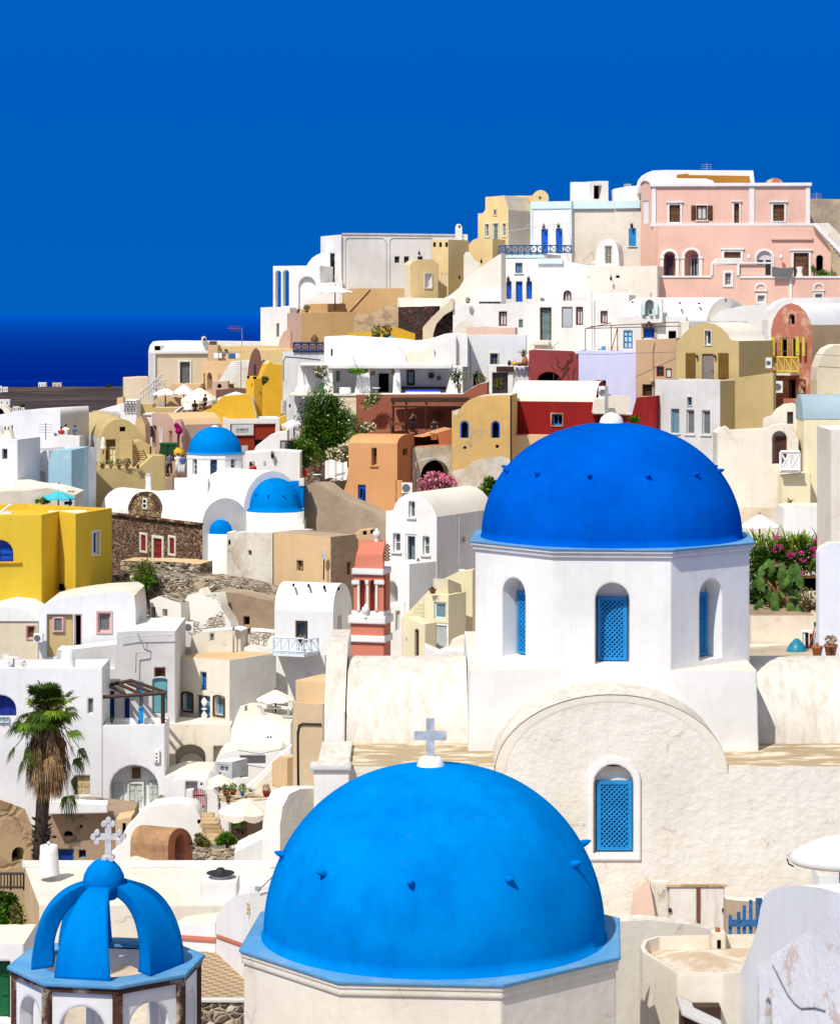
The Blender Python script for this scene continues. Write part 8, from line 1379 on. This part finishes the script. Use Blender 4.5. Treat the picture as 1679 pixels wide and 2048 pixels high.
hse('cactus_bed','stained cream front wall of the cactus bed','wall',PL(1500,91.5),[(1500,1231),(1628,1231),(1630,1226),(1660,1226)],1310,L=4,wall=bed,roof=brownp,deep=.5,wobble=0,smooth=False); hse('stepped_wall','cream stepped rear wall of the cactus bed','wall',PL(1568,94.8),[(1568,1180),(1660,1180)],1235,L=.5,wall=bed,roof=bed,deep=.5); T = thing('wooden_shelf','orange brown plank over a dark recess in the cactus bed','plank',P(1620,1180,94.6)); m = MB(); m.box(P(1618,1154,94.6),(1.05,.3,.07)); m.build('plank',brown,T); m = MB(); m.box(P(1622,1168,94.9),(.9,.2,.45)); m.build('recess',black,T)  # recess is a solid black block, shade painted in below the plank
T = hse('bed_footing','plain tan footing at the bottom of the cactus bed','wall',PL(1500,90.6),[(1500,1294),(1600,1294)],1330,L=.8,wall=sand,roof=palec,deep=.3)
m = MB(); zf2 = Z(1321,90.4); m.quad((X(1490,75),74.9,zf2),(X(1800,75),74.9,zf2),(X(1800,91),91,zf2),(X(1490,91),91,zf2)); tag(m.build('terrace_pavement',plaster('grey_screed',(.55,.50,.45),None,bevel=0)),kind='structure')
T = thing('drying_stand','white metal stand with hanging cloths beside the blue bag','stand',P(1617,1312,89.0)); m = MB(); m.box(P(1617,1262,89.0),(.62,.4,.04)); [m.bar(P(x,1313,y),P(x,1262,y),.04) for x in (1603,1632) for y in (88.8,89.2)]; m.build('frame',wwood,T); m = MB(); m.box(P(1612,1288,89.0),(.1,.2,.8)); m.box(P(1622,1290,89.05),(.12,.2,.78)); m.build('dark_cloth',jet,T); m = MB(); m.box(P(1606,1287,88.9),(.09,.1,.78)); m.box(P(1628,1286,88.9),(.08,.1,.7)); m.build('pale_cloth',cloth,T)
T = thing('broom','red handled broom with a green head leaning on the drying stand','broom',P(1610,1314,88.4)); m = MB(); m.tube([P(1611,1312,88.4),P(1629,1252,88.8)],.022,6); m.build('handle',redfab,T); m = MB(); m.box(P(1630,1248,88.8),(.12,.12,.14)); m.build('head',green,T)
T = thing('blue_bag','turquoise blue rubbish bag at the foot of the drying stand','bag',P(1592,1313,88.5)); m = MB(); m.lathe(P(1592,1315,88.5),[(.001,0),(.36,.02),(.38,.22),(.27,.45),(.08,.66),(.001,.68)],14); m.build('bag',flat('teal_plastic',(.01,.20,.30),rough=.4),T)
pot(1633,1316,79.7,24,24,'plain terracotta pot, left of the pair on the church roof edge',terrac,'bush',lf_dry,psize=7,seed=3); pot(1660,1316,79.7,28,27,'terracotta pot with a dark star emblem and dry plant',terrac,'bush',lf_dry,psize=20,seed=4)
T = thing('pot_emblem','dark star emblem on the right terracotta pot','emblem',P(1661,1303,79.2)); m = MB(); 
for a in range(4): d_ = Vector((math.cos(a*.785),0,math.sin(a*.785)))*.085; m.bar(P(1661,1302,79.40)-d_,P(1661,1302,79.40)+d_,.035)
m.build('star',dbrown,T)
T = thing('roof_ridge_wall','low cream coping running behind the terracotta pots','wall',P(1600,1318,79)); m = MB(); m.box(((X(1562,79)+X(1800,79))/2,79.2,Z(1321,79)),(X(1800,79)-X(1562,79),.9,.12)); m.build('coping',palec,T)

# ---------------------------------------------------------------- bottom right foreground
T = hse('courtyard_back_wall','cream white wall with weathered coping right of the nearest dome','wall',PL(1180,52.0,1470,53.0),[(1180,1846),(1300,1840),(1380,1850),(1440,1864),(1470,1880)],2100,L=.5,wall=palec,roof=oldr,deep=.3,wobble=0)
T = thing('weathered_gate','weathered white double gate with a brown centre strip in the stucco wall','gate',P(1390,1862,65)); pl = PL(0,64.9); box(T,pl,1337,1772,1392,1880,0,.08,'leaf',plaster('flaking_white_paint',(.70,.67,.63),(.42,.36,.31),.7,3,.5,.66,streak=True)); box(T,pl,1397,1772,1447,1880,0,.08,'leaf',MATS['flaking_white_paint']); box(T,pl,1391,1772,1398,1880,.02,.12,'centre_strip',flat('rusty_wood',(.16,.07,.04))); box(T,pl,1300,1763,1337,1880,-.2,.03,'rubble_jamb',oldw); box(T,pl,1330,1768,1452,1772,0,.12,'lintel',rockm)
for x in (1338,1445): box(T,pl,x-3,1815,x+3,1822,.05,.14,'latch',metal)
T = hse('plaster_buttress','smooth peach buttress leaning left of the weathered gate','buttress',PL(1262,64.6),[(1264,1850),(1270,1800),(1278,1774),(1288,1762),(1298,1768),(1304,1800),(1312,1852)],1880,L=.7,wall=ppink,roof=ppink,deep=.3,wobble=0)
T = thing('picket_gate','faded blue slatted gate with a slanting top near the grey white wall','gate',P(1488,1887,60)); pl = PL(0,60)
for i,(x,y) in enumerate(((1456,1830),(1473,1824),(1484,1811),(1497,1800),(1510,1796))): box(T,pl,x,y,x+6.5,1890,-.03,.03,'slat',dbl)
box(T,pl,1455,1838,1522,1852,.032,.08,'rail',dbl); box(T,pl,1517,1796,1523,1890,-.03,.06,'stile',dbl)
hse('brown_patch_wall','brown earthy wall patch behind the faded blue gate','wall',PL(1448,63),[(1450,1798),(1490,1802),(1530,1800)],1900,L=.4,wall=greyp,roof=palec,deep=.3)
T = thing('parapet_roof_house','low white house with rounded parapet and worn sandy roof in the right foreground','house',P(1400,2048,47)); zt = Z(1890,49.5); pts = []
A0 = [(1279,48.4),(1284,48.0),(1352,46.5),(1445,46.4),(1560,46.8),(1560,49.4),(1400,49.3),(1310,49.2),(1286,48.9)]; zt = H-12.32
P2 = [(X(a,b_),b_) for a,b_ in A0]; m = MB(); n = len(P2); cx_ = sum(p[0] for p in P2)/n; cy_ = sum(p[1] for p in P2)/n; I = [(cx_+(p[0]-cx_)*.90,cy_+(p[1]-cy_)*.93) for p in P2]
for i in range(n): j = (i+1) % n; m.quad((*P2[i],zt-6),(*P2[j],zt-6),(*P2[j],zt),(*P2[i],zt)); m.quad((*P2[i],zt),(*P2[j],zt),(*I[j],zt),(*I[i],zt)); m.quad((*I[i],zt),(*I[j],zt),(*I[j],zt-.25),(*I[i],zt-.25))
m.build('wall',palec,T); m = MB(); m.add([(*p,zt-.25) for p in I]+[(cx_,cy_,zt-.02)],[(i,(i+1) % n,n) for i in range(n)],True); m.build('roof',plaster('sandy_roof',(.58,.45,.32),(.76,.72,.65),.8,1.2,.45,.6,bump=.3),T)
T = thing('small_roof_chimney','tiny square white chimney with an arched hole on the sandy roof','chimney',P(1437,1893,48.9)); pl = PL(0,48.9); box(T,pl,1422,1866,1451,1900,-.3,0,'shaft',palec); box(T,pl,1433,1880,1440,1896,0,.02,'opening',black); m = MB(); m.lathe(P(1434,1862,49),[(.05,-.05),(.045,.06),(.001,.07)],10); m.build('pipe',terrac,T)
T = thing('stair_canopy','thin sloping slab with a shade-painted gap at the bottom of the parapet house','canopy',P(1390,2030,46)); m = MB(); pl = PL(0,46.1); pslab(m,pl,[pl.uv(*a) for a in [(1354,1999),(1440,2040),(1440,2050),(1354,2009)]],-.3,.7); m.build('slab',greyw,T); box(T,pl,1360,2014,1440,2090,-.3,.02,'painted_shade_block',dbrown)  # dark brown block painted in for the shade under the slab
T = hse('grey_white_mass','large smooth grey white wall rising to the right behind the gate','house',PL(1440,47.5,1690,41.5),[(1446,2048),(1462,1995),(1478,1950),(1492,1915),(1505,1882),(1514,1850),(1520,1815),(1527,1792),(1540,1780),(1562,1773),(1600,1771),(1640,1776),(1700,1792)],2100,L=3,wall=plaster('bluish_white_plaster',(.70,.72,.77),(.66,.64,.60),.4,.5,bump=.1),roof=white,deep=.5,wobble=0)
fw_ = plaster('chipped_white',(.72,.72,.75),(.50,.38,.29),.7,2.4,.57,.62,bump=.35,bscale=5)
T = hse('chipped_white_house','bright white wall mass with chipped brown patches in the bottom right corner','house',PL(1514,37.0,1700,34.5),[(1514,1950),(1518,1925),(1535,1915),(1550,1905),(1572,1890),(1600,1872),(1630,1850),(1679,1820),(1720,1800)],2120,L=2.5,wall=fw_,roof=fw_,deep=.5,wobble=0,holes=[o('v',1530,1996,1541,2060,d=.3,arch=1.4)])
m = MB(); pl = PL(1514,37.0,1700,34.5); m.tube([pl.pp(*a,.01) for a in ((1545,1930),(1555,1950),(1566,1972),(1575,1990),(1590,2008),(1602,2017),(1630,2016),(1650,2022))],.012,4); m.build('crack',greyd,T)
T = thing('white_canopy','big white fabric canopy with a hooked cord at the right edge','canopy',P(1640,1750,58)); m = MB(); zc = Z(1672,58); k = 24; r1 = []
for j in range(6): t = j/5; r1.append([Vector((X(1680,58)+1.25*t*math.cos(2*math.pi*i/k),58+1.1*t*math.sin(2*math.pi*i/k),zc-.5*t**1.9)) for i in range(k)])
r1.append([v+Vector(((X(1680,58)-v.x)*.1,(58-v.y)*.1,-.12)) for v in r1[-1]])
for a,b_ in zip(r1,r1[1:]): [m.quad(a[i],a[(i+1) % k],b_[(i+1) % k],b_[i],True) for i in range(k)]
m.build('fabric',wcanvas,T); m = MB(); m.tube([P(1573,1718,57.6),P(1576,1728,57.6),P(1586,1733,57.6)],.02,5); m.build('cord',metal,T); m = MB(); m.tube([(X(1680,58),58,zc-.05),(X(1680,58),58,zc-4)],.04,6); m.build('pole',gmetal,T)
hse('canopy_ledge','pale ledge under the big white canopy','wall',PL(1620,60),[(1636,1752),(1720,1750)],1790,L=1,wall=whitec,roof=oldr,deep=.3)

# ---------------------------------------------------------------- palm
Yp = 77.0; T = thing('fan_palm','tall fan palm with green fans above a shaggy skirt of dead brown fronds','palm tree',P(82,1730,Yp)); rg = random.Random(21); k = Yp/F; m = MB(); top = P(95,1438,Yp)
pts = [P(82,1770,Yp),P(80,1700,Yp),P(84,1640,Yp),P(88,1560,Yp),top]; m.tube(pts,[.22,.21,.2,.22,.14],10)
for i in range(200): t = rg.random(); a = pts[0].lerp(pts[2],t) if t < .9 else pts[2]; an = rg.uniform(0,6.28); d = Vector((math.cos(an),math.sin(an),0)); b0 = a+d*.18; m.add([b0-Vector((0,0,.05)),b0+d*.16+Vector((0,0,.10)),b0+Vector((0,0,.06))],[(0,1,2)])
m.build('trunk',flat('palm_bark',(.045,.03,.02),var=.3,scale=8),T)
def fan(mb,ms,c,d,ln,r,rg,droop,nl=22,spread=2.3):
    d = d.normalized(); hub = c+d*ln+Vector((0,0,-droop*ln*.5)); ms.tube([c,c+d*ln*.55,hub],[.025,.018,.012],4)
    sd = d.cross(Vector((0,0,1))); sd = sd.normalized() if sd.length > .1 else Vector((1,0,0)); ax = (d+Vector((0,0,-droop))).normalized(); nrm = sd.cross(ax).normalized()
    for i in range(nl):
        a = -spread/2*1.25+spread*1.25*i/(nl-1); u = (ax*math.cos(a)+sd*math.sin(a)).normalized(); w = (sd*math.cos(a)-ax*math.sin(a)).normalized()*r*.055; L_ = r*rg.uniform(.85,1.1)*(1-.25*abs(a)/1.5); tip = hub+u*L_+Vector((0,0,-droop*L_*.5-rg.uniform(0,.12))); mid = hub+u*L_*.6+nrm*.02*(1 if i % 2 else -1)
        mb.add([hub,mid+w,tip,mid-w],[(0,1,2,3)])
g1,g2,g3,g4,st = MB(),MB(),MB(),MB(),MB()
for i in range(74):
    an = rg.uniform(0,6.28); e = rg.uniform(.0,1.4); fan(g1 if i % 5 else g2,st,top+Vector((0,0,rg.uniform(.0,.2))),Vector((math.cos(an)*math.cos(e),math.sin(an)*math.cos(e),math.sin(e))),rg.uniform(.25,.85),rg.uniform(.42,.6),rg,.2 if e > .7 else .5,24)
for x,y,dr in ((8,1470,.8),(182,1470,.8),(30,1500,1.0),(160,1445,.4),(165,1520,1.2),(20,1430,.5),(172,1490,.9),(150,1545,1.4),(110,1500,1.2),(55,1475,1.0)): q = P(x,y,Yp-rg.uniform(.1,.9)); fan(g2 if x in (160,110) else g1,st,top-Vector((0,0,.1)),(q-top),(q-top).length*.75,.52,rg,dr,24)
for i in range(330):
    an = rg.uniform(0,6.28); z = rg.random(); rr = .42*(1-z*.45)*rg.random()**.5; c = top+Vector((math.cos(an)*rr*.6,math.sin(an)*rr*.6,.12-z*1.3)); d = Vector((math.cos(an)*.8,math.sin(an)*.8,-rg.uniform(.25,1.6))); fan(g3 if i % 3 else g4,st,c,d,rg.uniform(.15,.72)*(1-z*.4),rg.uniform(.25,.55),rg,1.5,6,.7)
g4.build('brown_fronds',lf_dryd,T,merge=False,fix=False); g1.build('green_fronds',lf_palm,T,merge=False,fix=False); g2.build('yellow_fronds',lf_yel,T,merge=False,fix=False); g3.build('dead_fronds',leafmat('dead_fronds',(.22,.13,.06),(.48,.32,.17),4),T,merge=False,fix=False); st.build('frond_stalks',lf_dry,T)

# ---------------------------------------------------------------- far houses on the headland
def far(px,py,w,h,Y,label,mat=white,rows=1,n=2,roofh=0):
    T = thing('far_house',label,'house',P(px,py,Y),'houses on the dry headland'); pl = PL(0,Y); d = w*Y/F*.7; box(T,pl,px-w/2,py-h,px+w/2,py+3,-d,0,'wall',mat)
    for i in range(n): x = px-w/2+w*(i+.5)/n; box(T,pl,x-.7,py-h*.55,x+.7,py-h*.05,0,.1,'window',glass)
    return T
far(85,773,16,8,1650,'white house standing on the headland edge against the sea',n=3); far(114,773,18,7.5,1640,'pink house on the headland edge right of the white one',ppink,n=2); far(1,782,7,10,1300,'white house at the far left of the headland',n=1); far(11,781,10,7,1280,'low white house beside the far left one',n=2); far(9,808,22,9,700,'larger white house with blue side at the left below the headland',n=2); far(33,820,14,7,640,'cream house half hidden by the long white vault',palec,n=2); far(46,820,7,5,630,'small white annex right of the half hidden cream house',n=1)
for x,y,rx,ry,Y,lb in ((218,772,11,4,1500,'dark tree clump on the headland skyline'),(150,816,12,5,700,'dark bush on the slope above the white awnings'),(45,811,9,4,760,'dark tree behind the half hidden cream house'),(160,836,22,8,300,'dark trees behind the parapet people')): clump('far_tree',lb,x,y,Y,rx,ry,rx*Y/F*.6,420,ry*Y/F*.5,lf_dark,6,int(x),cat='tree',group='trees on the headland')

# loose cables and small wall fittings that hang between the houses
for pts,Y,lb in ((((1156,708),(1215,709),(1272,706),(1350,704)),122.6,'thin sagging cable across the lilac and tan walls'),(((516,1782),(556,1742),(612,1690)),54.3,'cord running from the floodlight up to the nearest dome'),(((1182,586),(1183,640),(1184,700)),136.3,'vertical cable down the white wall left of the steel pergola'),(((700,640),(740,650),(800,646)),141.2,'loose cable on the cracked yellow ruin wall'),(((1540,700),(1620,708),(1679,712)),119.4,'cable crossing from the worn rose house to the right edge'),(((475,1500),(520,1508),(582,1494)),88.8,'cable hanging on the rounded terrace wall')):
    T = thing('cable',lb,'cable',P(pts[0][0],pts[0][1],Y),'cables on the walls'); m = MB(); m.tube([P(x,y,Y) for x,y in pts],.012,5); m.build('wire',greyd,T)
for x,y,Y,lb in ((838,504,152.2,'small black lamp high on the long skyline house'),(1221,554,139.0,'tiny lamp on the low cream wall below the small arched house'),(962,520,143.9,'dark wall lamp on the yellow rear wall'),(918,552,141.0,'wall lamp beside the slim windows of the yellow tower'),(577,650,149.4,'lantern beside the barred window at the left skyline base')):
    T = thing('wall_lamp',lb,'lamp',P(x,y,Y),'small lamps on the walls'); m = MB(); c_ = P(x,y,Y); m.tube([c_+Vector((0,.25,.05)),c_+Vector((0,0,.12)),c_+Vector((0,-.02,0))],.02,5); m.build('arm',metal,T); m = MB(); m.lathe(c_-Vector((0,0,.2)),[(.001,0),(.05,.02),(.08,.16),(.02,.22)],7); m.build('shade',metal,T)
